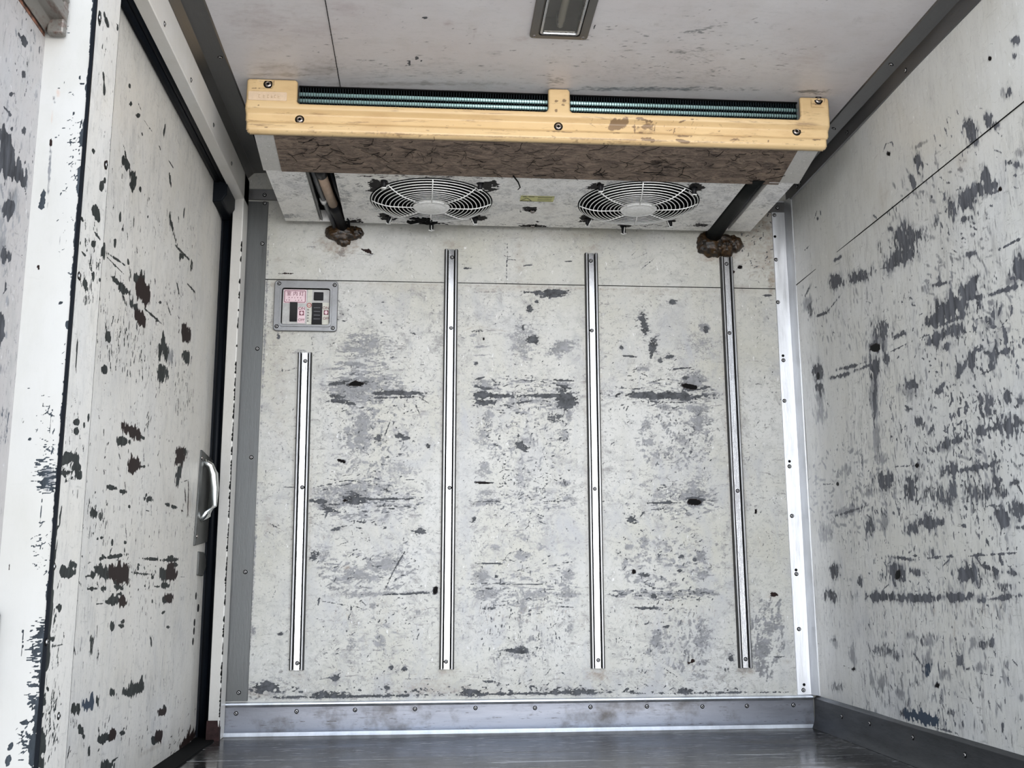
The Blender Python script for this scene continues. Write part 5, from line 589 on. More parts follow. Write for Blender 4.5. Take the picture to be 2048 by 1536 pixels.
  (2.392,0.4795,-0.4689,-0.014,0.0635,-0.3812,260,0.03,0.003,90,8,0.5,1), (2.4496,0.4574,-0.3544,-0.0073,0.049,-0.2951,120,0.02,0.006,80,40,0.6,0), (1.9002,0.9129,-0.1004,-0.0256,0.0133,-0.0778,60,0.02,0.012,40,40,0.6,1),
 ],
 'door': [
  (2.1819,1.0007,0.3438,0.0948,0.0144,-0.062,90,0.012,0.005,125,25,1,0), (2.0177,0.855,0.1334,0.03,0.0108,-0.0473,60,0.014,0.004,100,20,0.9,0), (2.4199,1.2144,0.2006,0.0679,0.0165,-0.0694,60,0.014,0.004,110,20,0.9,0), (2.4049,0.871,0.2456,0.0478,0.016,-0.0676,80,0.016,0.004,105,20,0.9,0),
  (2.2643,0.3961,0.5716,-0.0042,0.0143,-0.0617,90,0.012,0.004,90,25,0.9,0), (2.19,0.2499,0.4678,-0.0355,0.0203,-0.0886,110,0.03,0.0025,92,8,0.6,1), (2.2389,1.0164,0.4181,0.1153,0.0747,-0.3195,130,0.025,0.003,95,10,0.5,1), (2.3513,0.5357,0.4442,0.0237,0.0126,-0.0539,90,0.02,0.003,92,10,0.8,0),
  (2.0636,1.1045,0.2227,0.0765,0.0456,-0.1976,80,0.016,0.005,100,30,0.8,0), (2.08,0.8793,0.1812,0.0416,0.0135,-0.0586,60,0.014,0.005,95,30,1,0), (2.2297,0.8807,0.2097,0.045,0.0098,-0.0418,50,0.014,0.005,100,30,0.9,0), (2.3249,1.0167,0.3948,0.1048,0.0207,-0.088,70,0.016,0.004,100,30,0.8,0),
  (2.6061,0.8719,0.109,0.0196,0.0176,-0.0732,50,0.02,0.005,100,20,0.9,0), (2.1621,0.6778,0.3743,0.047,0.0231,-0.1002,100,0.014,0.005,90,60,0.9,0), (1.9672,0.5333,0.0904,0.0057,0.0082,-0.036,50,0.014,0.005,100,30,0.85,0), (2.4824,0.5427,0.313,0.0167,0.0135,-0.057,60,0.018,0.004,90,12,0.8,0),
  (2.1831,0.4314,0.4222,0.0037,0.0091,-0.0397,90,0.016,0.005,0,40,0.9,0), (2.2458,0.3154,0.4445,-0.0197,0.0164,-0.071,110,0.02,0.003,90,15,0.7,0), (2.2417,0.1772,0.4896,-0.0526,0.0185,-0.0802,120,0.02,0.003,90,20,0.7,0), (2.189,0.1071,0.46,-0.0657,0.0111,-0.0486,70,0.012,0.005,60,60,0.8,0),
  (2.2737,0.6918,0.5342,0.0671,0.1489,-0.6389,300,0.009,0.004,95,50,0.7,0), (2.2983,0.5864,0.5414,0.0418,0.1243,-0.5335,200,0.03,0.0025,90,6,0.45,1), (2.8139,0.0057,0.1836,-0.027,0.0091,-0.0377,60,0.02,0.006,40,40,0.9,3), (2.7459,0.0632,0.2386,-0.0309,0.0176,-0.0738,50,0.014,0.004,70,60,0.7,3),
 ],
 'strip': [
  (1.6777,1.1671,0.0465,0.0215,0.041,-0.1796,40,0.012,0.004,95,30,0.7,0), (1.6416,0.9192,0.0483,0.0153,0.0159,-0.0702,50,0.014,0.005,110,25,0.9,0), (1.6384,0.6125,0.0464,0.0058,0.0204,-0.0908,40,0.012,0.004,90,50,0.8,0), (1.6229,0.5799,0.0453,0.0048,0.004,-0.0179,50,0.01,0.005,20,60,1,0),
  (1.6173,0.3141,0.039,-0.0024,0.0291,-0.1306,80,0.014,0.004,90,30,0.8,0), (1.6203,0.2081,0.0431,-0.0056,0.0112,-0.0502,70,0.012,0.005,80,40,0.9,0),
 ],
 'face': [
  (-0.5659,0.5678,0.0186,0.0001,0.0023,-0.0295,90,0.012,0.002,0,20,1,0), (-0.5711,0.635,0.0144,0.0001,0.0047,-0.0598,40,0.01,0.002,20,80,0.8,0), (-0.5538,0.3234,0.0153,-0.0001,0.0033,-0.0417,90,0.012,0.0025,0,20,1.1,0), (-0.5609,0.4582,0.0156,-0.0,0.0034,-0.043,50,0.008,0.002,10,60,0.9,0),
  (-0.5553,0.2543,0.011,-0.0001,0.0033,-0.0409,60,0.008,0.003,0,40,1,0), (-0.5601,0.1865,0.0137,-0.0002,0.0027,-0.0336,60,0.008,0.003,0,60,0.9,0), (-0.5691,0.9964,0.0151,0.0004,0.0235,-0.3158,60,0.006,0.0025,20,80,0.8,0), (-0.5601,1.0795,0.0107,0.0003,0.0036,-0.0498,40,0.008,0.002,60,60,0.9,0),
 ],
 'leaf': [
  (1.5224,1.0526,0.0951,0.0413,0.0486,-0.2206,90,0.016,0.006,95,40,0.7,1), (1.5367,0.8999,0.0751,0.0246,0.0482,-0.2191,90,0.02,0.008,100,40,0.6,1), (1.5224,1.0526,0.0951,0.0413,0.0486,-0.2206,60,0.012,0.005,95,40,0.8,0),
 ],
 'ceil': [
  (0.2743,2.2393,0.6488,-0.0469,0.0143,0.1232,120,0.03,0.004,0,12,0.4,1), (-0.3413,2.1497,0.122,-0.0089,-0.0122,0.0886,60,0.02,0.006,0,80,0.5,5), (0.166,2.3845,0.6217,-0.0446,0.0022,0.0318,90,0.03,0.005,0,10,0.5,2), (0.6217,2.1907,0.2925,-0.0212,0.0381,0.1452,90,0.03,0.006,20,30,0.4,1),
  (0.2663,2.1708,0.6307,-0.0457,0.0223,0.1917,160,0.008,0.003,30,80,0.5,1),
 ],
 'bar': [
  (0.2301,1.5148,0.7187,0.0232,-0.0001,-0.0186,120,0.012,0.003,0,30,0.6,6), (0.547,1.5345,0.2063,0.0067,-0.0008,-0.0269,50,0.008,0.003,20,60,0.7,6), (0.2299,1.4842,0.7171,0.0224,-0.0,-0.0053,90,0.016,0.003,0,10,0.7,6),
 ],
 'fan': [
  (0.2743,2.7398,0.6306,-0.0435,0.0179,0.1842,130,0.014,0.004,10,60,0.4,1), (-0.3671,2.7841,0.0835,-0.0058,-0.0222,0.1865,40,0.012,0.005,30,60,0.5,1), (0.947,2.6934,0.0562,-0.0039,0.0602,0.1818,40,0.012,0.005,30,60,0.5,1), (0.2793,2.9469,0.5998,-0.0409,0.0025,0.0267,80,0.02,0.004,0,20,0.8,0),
  (0.1785,2.5713,0.5928,-0.0413,0.0012,0.0172,80,0.02,0.005,0,15,0.9,3),
 ],
 'floor': [
 ],
}
PTS = {
 'kick_back': [
  (-0.5165,0.0602), (-0.3539,0.0633), (-0.1952,0.0651), (-0.031,0.0655),
  (0.1362,0.0659), (0.3022,0.0637), (0.4583,0.0643), (0.6186,0.0635),
  (0.7774,0.0614), (0.9058,0.0611), (1.0409,0.062),
 ],
 'trim_left': [
  (-0.4986,1.5273), (-0.5009,1.4003), (-0.5023,1.08), (-0.5061,0.7619),
  (-0.509,0.4396), (-0.5125,0.1144),
 ],
 'trim_right': [
  (1.0646,1.5285), (1.0617,1.3838), (1.0608,1.2479), (1.0682,1.066),
  (1.0645,0.9412), (1.0689,0.7433), (1.0683,0.5968), (1.0723,0.4284),
  (1.0708,0.2719), (1.0742,0.1019),
 ],
 'holes_right': [
  (1.0625,1.4582), (1.0674,1.08), (1.0697,0.7582), (1.0715,0.4399),
  (1.0766,0.117),
 ],
 'rail_a': [
  (-0.3628,1.0445), (-0.3592,0.6766), (-0.3567,0.1912),
 ],
 'rail_b': [
  (0.0626,1.3689), (0.0611,1.1503), (0.06,0.6764), (0.0537,0.1911),
 ],
 'rail_c': [
  (0.4839,1.3668), (0.4829,1.1491), (0.4828,0.6747), (0.4835,0.1909),
 ],
 'rail_d': [
  (0.9048,1.366), (0.9045,1.1478), (0.9075,0.67), (0.9088,0.1895),
 ],
 'kick_right': [
  (2.6127,0.059), (2.3782,0.0586), (2.1457,0.057), (2.7903,0.0541),
 ],
 'top_right': [
  (2.1682,1.586), (2.5132,1.5845), (2.8712,1.5923), (2.8978,1.5869),
 ],
 'top_right_c': [
  (1.0979,2.2062), (1.0998,2.5629),
 ],
 'top_left_c': [
  (-0.5028,2.2955),
 ],
 'frame_top': [
  (1.9784,1.5254), (2.2189,1.5258), (2.4682,1.5323), (2.7105,1.5321),
 ],
 'strip': [
  (1.6,1.3183), (1.685,1.0988), (1.5971,0.8792), (1.5863,0.4345),
  (1.5796,0.3276), (1.6538,0.2165),
 ],
 'bar': [
  (-0.4044,1.6142), (-0.3261,1.5284), (0.3145,1.5309), (0.9278,1.5373),
  (0.9866,1.6203),
 ],
 'fan1': [
  (-0.1275,2.6274), (0.1285,2.6272), (-0.1256,2.901), (0.1271,2.8964),
  (-0.0001,2.9528),
 ],
 'fan2': [
  (0.4532,2.6154), (0.7108,2.6193), (0.4585,2.8823), (0.7048,2.8784),
  (0.5777,2.9445),
 ],
 'unit': [
  (0.2899,2.8266), (0.3036,2.9632), (-0.2681,2.9799),
 ],
 'door_holes': [
  (2.8518,0.3762), (2.8901,0.3442), (2.8503,0.3079), (2.8496,0.2862),
  (2.8442,0.2597),
 ],
}
def vnoise(rs, U, V, cu, cv):
    """smooth value noise with cell cu x cv metres"""
    gu = (U-U.min())/cu; gv = (V-V.min())/cv
    nu, nv = int(gu.max())+3, int(gv.max())+3; T = rs.rand(nu, nv)
    iu = gu.astype(int); iv = gv.astype(int); fu = gu-iu; fv = gv-iv; fu = fu*fu*(3-2*fu); fv = fv*fv*(3-2*fv)
    return (T[iu, iv]*(1-fu)+T[iu+1, iv]*fu)*(1-fv)+(T[iu, iv+1]*(1-fu)+T[iu+1, iv+1]*fu)*fv
RAG = {'back': .62, 'right': .8, 'door': .62, 'ceil': .9, 'fan': .7, 'leaf': .8, 'face': .6, 'strip': .6, 'bar': .7}
def wear_fields(key, U, V, h, seed, aniso=2.2):
    rag = RAG.get(key, .7)
    """U,V: 2-D grids (rows u, cols v). Returns wear RGBA and tone."""
    rs = np.random.RandomState(seed); nu, nv = U.shape
    nz = .34*vnoise(rs, U, V, .020, .020*aniso)+.36*vnoise(rs, U, V, .0085, .0085*aniso)+.30*vnoise(rs, U, V, .0042, .0042*aniso)
    nz = (nz-.5)*2.6
    F = np.zeros((nu, nv, 4), 'f'); T = np.zeros((nu, nv), 'f')
    rows = [r for r in MARKS.get(key, [])]
    for (u, v, au, av, bu, bv, n, ln, w, ang, jit, st, k) in CLUST.get(key, []):
        for _ in range(n):
            while True:
                p, q = rs.uniform(-1, 1, 2)
                if p*p+q*q < 1: break
            t = math.radians(ang+jit*rs.uniform(-1, 1)); L_ = ln*rs.uniform(.25, 1)**1.5*.7+w*.4; W_ = w*rs.uniform(.35, .9)*.6
            rows.append((u+au*p+bu*q, v+av*p+bv*q, L_*math.cos(t), L_*math.sin(t), -W_*math.sin(t), W_*math.cos(t), st*rs.uniform(.55, 1.15), k))
    if key in ('back', 'right'):
        rows += [(u, v, au*1.5, av*1.5, bu*1.7, bv*1.7, .55*st, 1) for (u, v, au, av, bu, bv, st, k) in MARKS[key] if k == 0 and math.hypot(bu, bv) > .004]
        if key == 'right': rows = [r if r[7] else r[:6]+(r[6]*.92, 0) for r in rows]
    u0, v0 = U[0, 0], V[0, 0]
    for (u, v, au, av, bu, bv, st, k) in rows:
        m = .75*h/2                                    # keep strokes at least about one cell wide
        lb = math.hypot(bu, bv)
        if lb < m and lb > 0: bu *= m/lb; bv *= m/lb
        eu = 1.5*(abs(au)+abs(bu))+h; ev = 1.5*(abs(av)+abs(bv))+h
        i0 = max(0, int((u-eu-u0)/h)); i1 = min(nu, int((u+eu-u0)/h)+2); j0 = max(0, int((v-ev-v0)/h)); j1 = min(nv, int((v+ev-v0)/h)+2)
        if i0 >= i1 or j0 >= j1: continue
        du = U[i0:i1, j0:j1]-u; dv = V[i0:i1, j0:j1]-v; det = au*bv-av*bu
        if abs(det) < 1e-12: continue
        s1 = (du*bv-dv*bu)/det; s2 = (dv*au-du*av)/det
        soft = k in (1, 2, 5)
        r = np.sqrt(s1*s1+s2*s2)+nz[i0:i1, j0:j1]*(.06 if k == 7 else .6 if soft else rag)
        f = st*np.clip((1-r)*(1.4 if soft else 2.6)+(0 if soft else .25), 0, 1)
        ch = {0: 0, 3: 0, 4: 0, 7: 0, 1: 1, 6: 1, 2: 2, 5: 3}[k]
        sub = F[i0:i1, j0:j1, ch]
        if ch == 0 and k != 0: T[i0:i1, j0:j1] = np.where(f > .3, {3: 1, 4: -1, 7: 2}[k], T[i0:i1, j0:j1])
        elif k == 0 and min(math.hypot(au, av), math.hypot(bu, bv)) > .008: T[i0:i1, j0:j1] = np.where((f > .5) & (f > sub), 0, T[i0:i1, j0:j1])
        np.maximum(sub, f, out=sub)
    return F, T
def busy_map(key, U, V):
    def sm(x, a, b): t_ = np.clip((x-a)/(b-a), 0, 1); return t_*t_*(3-2*t_)
    if key == 'back':
        b = .30+.70*(1-sm(V, 1.24, 1.30)); b *= .60+.40*sm(U, -.40, -.28)*(1-sm(U, .88, .98)); return b
    if key == 'right': return .22+.78*(1-sm(V, 1.20+.0*U, 1.34))*(.55+.45*(1-sm(U, 2.80, 2.95)))
    return np.ones_like(U)*{'door': .8, 'strip': .8, 'face': .6, 'leaf': 1.0, 'ceil': .6, 'fan': 1.0}.get(key, .6)
def grid(name, key, mat, u0, u1, v0, v1, to3, h=.0025, seed=1, parent=None, flip=False, keep=None, aniso=2.2, relief=None, **k):
    nu, nv = int(round((u1-u0)/h))+1, int(round((v1-v0)/h))+1
    us = np.linspace(u0, u1, nu); vs = np.linspace(v0, v1, nv); U, V = np.meshgrid(us, vs, indexing='ij')
    F, T = wear_fields(key, U, V, h, seed, aniso); BZ = busy_map(key, U, V)
    D = relief(U, V, F) if relief is not None else np.zeros_like(U)
    P = np.stack(to3(U, V, D), -1).reshape(-1, 3)
    idx = np.arange(nu*nv).reshape(nu, nv)
    q = np.stack([idx[:-1, :-1], idx[1:, :-1], idx[1:, 1:], idx[:-1, 1:]], -1).reshape(-1, 4)
    if flip: q = q[:, ::-1]
    if keep is not None:
        uc = (U[:-1, :-1]+U[1:, 1:])/2; vc = (V[:-1, :-1]+V[1:, 1:])/2; q = q[keep(uc, vc).reshape(-1)]
        used = np.zeros(nu*nv, bool); used[q.reshape(-1)] = True; mp = np.cumsum(used)-1; q = mp[q]; P = P[used]; F = F.reshape(-1, 4)[used]; T = T.reshape(-1)[used]; BZ = BZ.reshape(-1)[used]
    me = bpy.data.meshes.new(name); org = Vector((float(P[:, 0].mean()), float(P[:, 1].mean()), float(P[:, 2].min())))
    me.vertices.add(len(P)); me.vertices.foreach_set('co', (P-np.array(org)).astype('f').reshape(-1))
    me.loops.add(len(q)*4); me.loops.foreach_set('vertex_index', q.astype('i').reshape(-1))
    me.polygons.add(len(q)); me.polygons.foreach_set('loop_start', (np.arange(len(q))*4).astype('i')); me.update(calc_edges=True)
    ca = me.attributes.new('wear', 'FLOAT_COLOR', 'POINT'); ca.data.foreach_set('color', F.reshape(-1).astype('f'))
    pa = me.attributes.new('pink', 'FLOAT', 'POINT'); pa.data.foreach_set('value', F.reshape(-1, 4)[:, 3].astype('f').copy())
    ba = me.attributes.new('busy', 'FLOAT', 'POINT'); ba.data.foreach_set('value', BZ.reshape(-1).astype('f'))
    ta = me.attributes.new('tone', 'FLOAT', 'POINT'); ta.data.foreach_set('value', T.reshape(-1).astype('f'))
    me.polygons.foreach_set('use_smooth', np.ones(len(q), bool))
    me.materials.append(mat); me.validate()
    o = bpy.data.objects.new(name, me); COL.objects.link(o)
    if parent is not None: o.parent = parent; o.location = org-wloc(parent)
    else: o.location = org; o['kind'] = 'structure'
    return o
def rivet_mesh(r=.0042, mat='rivet', hole=True):
    bm = B()
    if hole: prof = [(r*1.45, -.0006), (r*1.4, .0004), (r, .0006), (r*.93, .0016), (r*.66, .0024), (r*.44, .0025), (r*.40, .0006), (0, .0004)]
    else: prof = [(r, -.0005), (r*.96, .0008), (r*.6, .0022), (0, .0028)]
    lathe(bm, prof, (0, 0, 0), (0, 0, 1), 18)
    me = bpy.data.meshes.new('rivet'); 
    for f in bm.faces: f.smooth = True
    if hole:
        for f in bm.faces:
            c = f.calc_center_median(); d = math.hypot(c.x, c.y)
            if d < r*.42 or d > r*.97: f.material_index = 1
    bm.to_mesh(me); bm.free(); me.materials.append(M[mat]); me.materials.append(M['black_hole']); return me
RM = rivet_mesh(); RS = rivet_mesh(.0055, 'screw', False); RB = rivet_mesh(.0078, 'screw'); RH = None
def fix(name, me, at, nrm, parent):
    o = bpy.data.objects.new(name, me); COL.objects.link(o); o.parent = parent
    o.location = Vector(at)-wloc(parent); o.rotation_euler = Vector(nrm).to_track_quat('Z', 'Y').to_euler(); return o
hm = B(); lathe(hm, [(.0042, -.0002), (.0042, .0004), (0, .0004)], (0, 0, 0), (0, 0, 1), 16)
HOLE = bpy.data.meshes.new('hole'); hm.to_mesh(HOLE); hm.free(); HOLE.materials.append(M['black_hole'])

# ------------------------------------------------------------------ shell
def dents(U, V, F): return .0018*np.sin(U*7.1+V*3.3)*np.sin(V*5.7-U*2.1)-F[..., 0]*.0006
wb = grid('wall_back', 'back', M['wall'], X0, X1, 0, Z1, lambda U, V, D: (U, 3.0+D*.6, V), seed=11, relief=dents, aniso=.5)
struct('seam', bx(-.545, 1.10, 2.9985, 3.0, 1.2905, 1.2925), M['black_hole'], wb)
struct('outer_panel', bx(X0-.06, X1+.06, 3.004, 3.06, -.06, Z1+.06), M['outer'], wb)
wr = grid('wall_right', 'right', M['wall_r'], Y0, Y1, 0, Z1, lambda U, V, D: (X1+D, U, V), seed=12, relief=dents, flip=True, aniso=1.6)
struct('seam', bx(X1-.0015, X1, Y0, 2.99, 1.293, 1.2948), M['black_hole'], wr)
struct('outer_panel', bx(X1+.004, X1+.06, Y0+.002, 3.06, -.06, Z1+.06), M['outer'], wr)
ce = grid('ceiling', 'ceil', M['ceil'], X0, X1, Y0, Y1, lambda U, V, D: (U, V, Z1+D*.5), h=.004, seed=13, relief=dents, flip=True, aniso=.5, keep=lambda u, v: ~((u > .243) & (u < .324) & (v > 1.888) & (v < 2.131)))
struct('seam', bx(-.232, -.2305, Y0, 2.45, Z1-.0015, Z1+.001), M['black_hole'], ce)
struct('outer_panel', bx(X0-.06, X1+.06, Y0+.002, 3.06, Z1+.045, Z1+.08), M['outer'], ce)
fl = struct('floor', bx(X0-.09, X1, Y0, Y1, -.03, 0), M['floor'])
struct('outer_panel', bx(X0-.06, X1+.06, Y0+.002, 3.06, -.12, -.03), M['outer'], fl)


gp = struct('ground', bx(-9, 9, -5, 6, -1.0, -.95), M['asphalt'])

# left wall with its doorway: near jamb strip, head strip, far jamb strip
DY0, DY1, DZ1 = 1.70, 2.915, 1.508
XF = -.545
wl = grid('wall_left', 'strip', M['door'], Y0, DY0, 0, 1.59, lambda U, V, D: (XF+D*0, U, V), seed=14)
struct('head_strip', bx(-.575, XF, DY0, 2.985, DZ1, 1.59), M['wall_smooth'], wl, bevel=.002)
struct('far_jamb_strip', prism(B(), [(-.578, 2.985), (-.578, 2.926), (XF-.002, 2.911), (XF, 2.913), (XF, 2.985)], 'z', 0, 1.59), M['white_j'], wl, bevel=.0015)
jm = grid('jamb_face', 'face', M['white'], -.62, XF, 0, 1.62, lambda U, V, D: (U, np.full_like(U, Y0), V), seed=15, h=.0016, parent=wl, aniso=.6)
struct('jamb_core', bx(-.62, XF-.002, Y0+.002, DY0-.001, -.03, 1.62), M['wall_smooth'], wl)
struct('upper_panel', bx(-.575, X0, DY0-.1, 3.0, 1.59, Z1), M['wall_smooth'], wl)
struct('outer_panel', bx(-.74, -.70, Y0+.15, 3.06, -.12, Z1+.06), M['outer'], wl)
struct('corner_wear_strip', prism(B(), [(XF-.004, Y0-.0012), (XF+.0012, Y0-.0012), (XF+.0012, Y0+.003)], 'z', 0, 1.6), M['rubber'], wl)
struct('jamb_gap', bx(XF-.006, XF-.0002, DY0, DY0+.0022, 0, 1.51), M['black_hole'], wl)
ce_ = B(); rr = random.Random(21); z = .06
while z < 1.40:
    dens = .25 if z > 1.0 else .8
    L_ = rr.uniform(.004, .022)
    if rr.random() < dens:
        w_ = rr.uniform(.0012, .0042); w2 = rr.uniform(.0005, .002)
        prism(ce_, [(2.9125-.0012-w2*.0, z), (2.9125+w_, z+L_*.2), (2.9125+w_*.7, z+L_*.8), (2.9125-.0012, z+L_)], 'x', XF-.0004, XF+.0004)
        prism(ce_, [(XF, z), (XF-w2*2, z+L_*.3), (XF-w2, z+L_*.8), (XF, z+L_)], 'y', 2.9098, 2.9112)
    z += L_*.9
obj('chipped_edge', ce_, M['black_hole'], wl)['kind'] = 'stuff'
obj('dirty_foot', prism(B(), [(2.9105, 0), (2.9105, .020), (2.9125, .052), (2.9165, .028), (2.926, .036), (2.926, 0)], 'x', -.5785, -.5440), M['grime'], wl)
for (y, z) in PTS['frame_top']: fix('rivet', RM, (XF, y, z), (1, 0, 0), wl)
for (y, z) in PTS['strip']: fix('rivet', RM, (XF, y, z), (1, 0, 0), wl)

# side door leaf, recessed behind the frame, with gasket
XD = -.610
door = grid('door_1', 'door', M['door'], 1.66, 2.985, 0.0, 1.53, lambda U, V, D: (XD-np.where(U > 2.86, (U-2.86)*.06, 0), U, V), seed=16)
door['label'] = 'scratched off-white side door leaf in the left wall'
struct('leaf_core', bx(-.69, XD-.009, 1.66, 2.99, 0, 1.6), M['outer'], door)
struct('sill', bx(-.70, XF-.012, 1.70, 2.98, -.02, .004), M['black_hole'], door)
g = B()
for dx, r in ((-.0905, .0), ):
    pass
def gasket(y0, y1):
    bm = B()
    for k, (xc, rr) in enumerate(((-.600, .011), (-.583, .010))):
        tube(bm, [(xc, 2.965, .0), (xc, 2.965, 1.51)], [rr, rr], 12)
        tube(bm, [(xc, 1.72, 1.522), (xc, 2.965, 1.522)], [rr, rr], 12)
    return bm
obj('gasket', gasket(0, 0), M['rubber'], door, smooth=True)
struct('gasket_backing', box(bx(-.69, -.578, 2.962, 2.985, 0, 1.53), -.69, -.576, 1.70, 2.985, 1.520, 1.535), M['rubber'], door)
cb = prism(B(), [(-.612, 1.455), (-.612, 1.52), (-.572, 1.52), (-.572, 1.478), (-.585, 1.458)], 'y', 2.80, 2.955)
obj('gasket_corner_block', cb, M['rubber'], door, bevel=.004, label='black rubber corner block of the door gasket')
# handle on its plate
hp = obj('handle_plate', prism(B(), [(2.785, .505), (2.935, .520), (2.962, .748), (2.812, .760)], 'x', -.6155, -.6045), M['plate'], door, bevel=.002, label='dark steel plate of the door handle')
hb = B(); HP = [(-.606, 2.846, .735), (-.592, 2.856, .722), (-.582, 2.862, .700), (-.578, 2.862, .660), (-.580, 2.856, .615), (-.590, 2.846, .590), (-.606, 2.835, .573)]
tube(hb, HP, [.006, .010, .011, .0105, .011, .010, .006], 14, rz=1.1)
obj('door_handle', hb, M['chrome'], door, smooth=True, label='curved chrome pull handle')
hs = obj('latch_pocket', prism(B(), [(2.843, .430), (2.905, .428), (2.935, .452), (2.932, .474), (2.905, .492), (2.843, .492)], 'x', -.6155, -.605), M['plate'], door, bevel=.002)
for (y, z) in ((2.812, .738), (2.80, .53)): fix('screw', RS, (-.604, y, z), (1, 0, 0), door)
lb = B()
for (y, z) in PTS['door_holes']: lathe(lb, [(.011, -.004), (.010, .001), (0, .0012)], (XD-.001, y, z), (1, 0, 0), 12)
obj('hole_plugs', lb, M['dark'], door, smooth=True)

# rear door leaf, swung open, with its top rail and rusty bracket
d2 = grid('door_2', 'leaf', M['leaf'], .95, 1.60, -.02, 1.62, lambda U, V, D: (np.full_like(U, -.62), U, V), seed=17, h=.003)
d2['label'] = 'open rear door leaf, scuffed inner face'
struct('leaf_core', bx(-.70, -.6215, .95, 1.60, -.03, 1.63), M['outer'], d2)
tr = B(); prism(tr, [(-.62, 1.278), (-.616, 1.272), (-.606, 1.29), (-.585, 1.292), (-.583, 1.312), (-.594, 1.318), (-.583, 1.326), (-.586, 1.348), (-.62, 1.352)], 'y', .97, 1.572)
obj('top_rail', tr, M['rusty'], d2, bevel=.0015, label='grimy grey metal rail with rusty end on the rear door')
obj('rail_end_cap', bx(-.612, -.586, 1.560, 1.577, 1.268, 1.350), M['rusty'], d2, bevel=.003)
obj('rust_strip', bx(-.6208, -.6190, 1.20, 1.574, 1.268, 1.275), M['rust'], d2)
obj('hinge_bumper', bx(-.640, -.6095, 1.558, 1.5785, .245, .372), M['dark'], d2, bevel=.006, label='black rubber bumper at the hinge')

pf = box(bx(X1+.004, X1+.10, Y0-.02, Y0+.03, -.12, Z1+.12), -.70, X1+.10, Y0-.02, Y0+.03, Z1+.002, Z1+.12)
t6 = struct('trim_6', pf, M['white_j'], bevel=.004)
struct('rear_sill', bx(-.62, X1+.10, Y0-.02, Y0+.001, -.12, -.004), M['plate'], t6)
# ------------------------------------------------------------------ metal trims
def rivs(parent, pts, f, nrm, me=RM, name='rivet'):
    for p in pts: fix(name, me, f(*p), nrm, parent)
kb = B(); prism(kb, [(3.0, 0), (2.978, .0), (2.984, .010), (2.990, .022), (2.991, .076), (2.986, .082), (2.988, .087), (3.0, .089)], 'x', -.56, 1.100)
k1 = struct('baseboard_back', kb, [M['alu_x'], M['alu_b']], smooth=False, bevel=.0008)
for p_ in k1.data.polygons:
    if abs(p_.normal.x) < .5 and (p_.center.z > .077 or p_.center.z < .008): p_.material_index = 1
rivs(k1, PTS['kick_back'], lambda x, z: (x, 2.9905, z), (0, -1, 0))
kb = B(); prism(kb, [(X1, 0), (1.088, 0), (1.094, .010), (1.101, .022), (1.102, .080), (X1, .088)], 'y', Y0, 2.99)
k2 = struct('baseboard_right', kb, M['alu_dark'], bevel=.0008)
rivs(k2, PTS['kick_right'], lambda y, z: (1.1015, y, min(max(z, .03), .07)), (-1, 0, 0))
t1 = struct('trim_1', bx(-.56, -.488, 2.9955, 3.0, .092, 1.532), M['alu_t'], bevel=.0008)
t1['label'] = 'aluminium corner strip left of the back wall'
rivs(t1, PTS['trim_left'], lambda x, z: (x, 2.9952, z), (0, -1, 0))
rb = B(); prism(rb, [(1.056, 3.0), (1.0565, 2.9955), (1.0965, 2.994), (1.107, 2.962), (1.111, 2.962), (1.111, 3.0)], 'z', .089, 1.575)
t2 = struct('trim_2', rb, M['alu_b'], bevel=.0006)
rivs(t2, PTS['trim_right'], lambda x, z: (x, 2.9945, z), (0, -1, 0)); rivs(t2, PTS['holes_right'], lambda x, z: (x, 2.9945, z), (0, -1, 0), HOLE, 'hole')
rb = B(); prism(rb, [(1.11, 1.568), (1.1055, 1.570), (1.1055, 1.612), (1.076, 1.6255), (1.074, 1.63), (1.11, 1.63)], 'y', Y0, 3.0)
t3 = struct('trim_3', rb, M['alu_y'], bevel=.0006)
rivs(t3, PTS['top_right'], lambda y, z: (1.105, y, 1.585), (-1, 0, 0)); rivs(t3, PTS['top_right_c'], lambda x, y: (1.090, y, 1.6190), (-.4, 0, -1))
rb = B(); prism(rb, [(X0, 1.56), (-.555, 1.56), (-.552, 1.605), (-.535, 1.622), (-.489, 1.6255), (-.486, 1.63), (X0, 1.63)], 'y', Y0, 3.0)
t4 = struct('trim_4', rb, M['alu_y'], bevel=.0006)
rivs(t4, PTS['top_left_c'], lambda x, y: (-.500, y, 1.6245), (0, 0, -1))
t5 = struct('trim_5', bx(-.56, 1.105, 2.993, 3.0, 1.537, 1.57), M['alu_y'], bevel=.0008)
rivs(t5, [(-.50, 1.552), (1.075, 1.552)], lambda x, z: (x, 2.9925, z), (0, -1, 0))

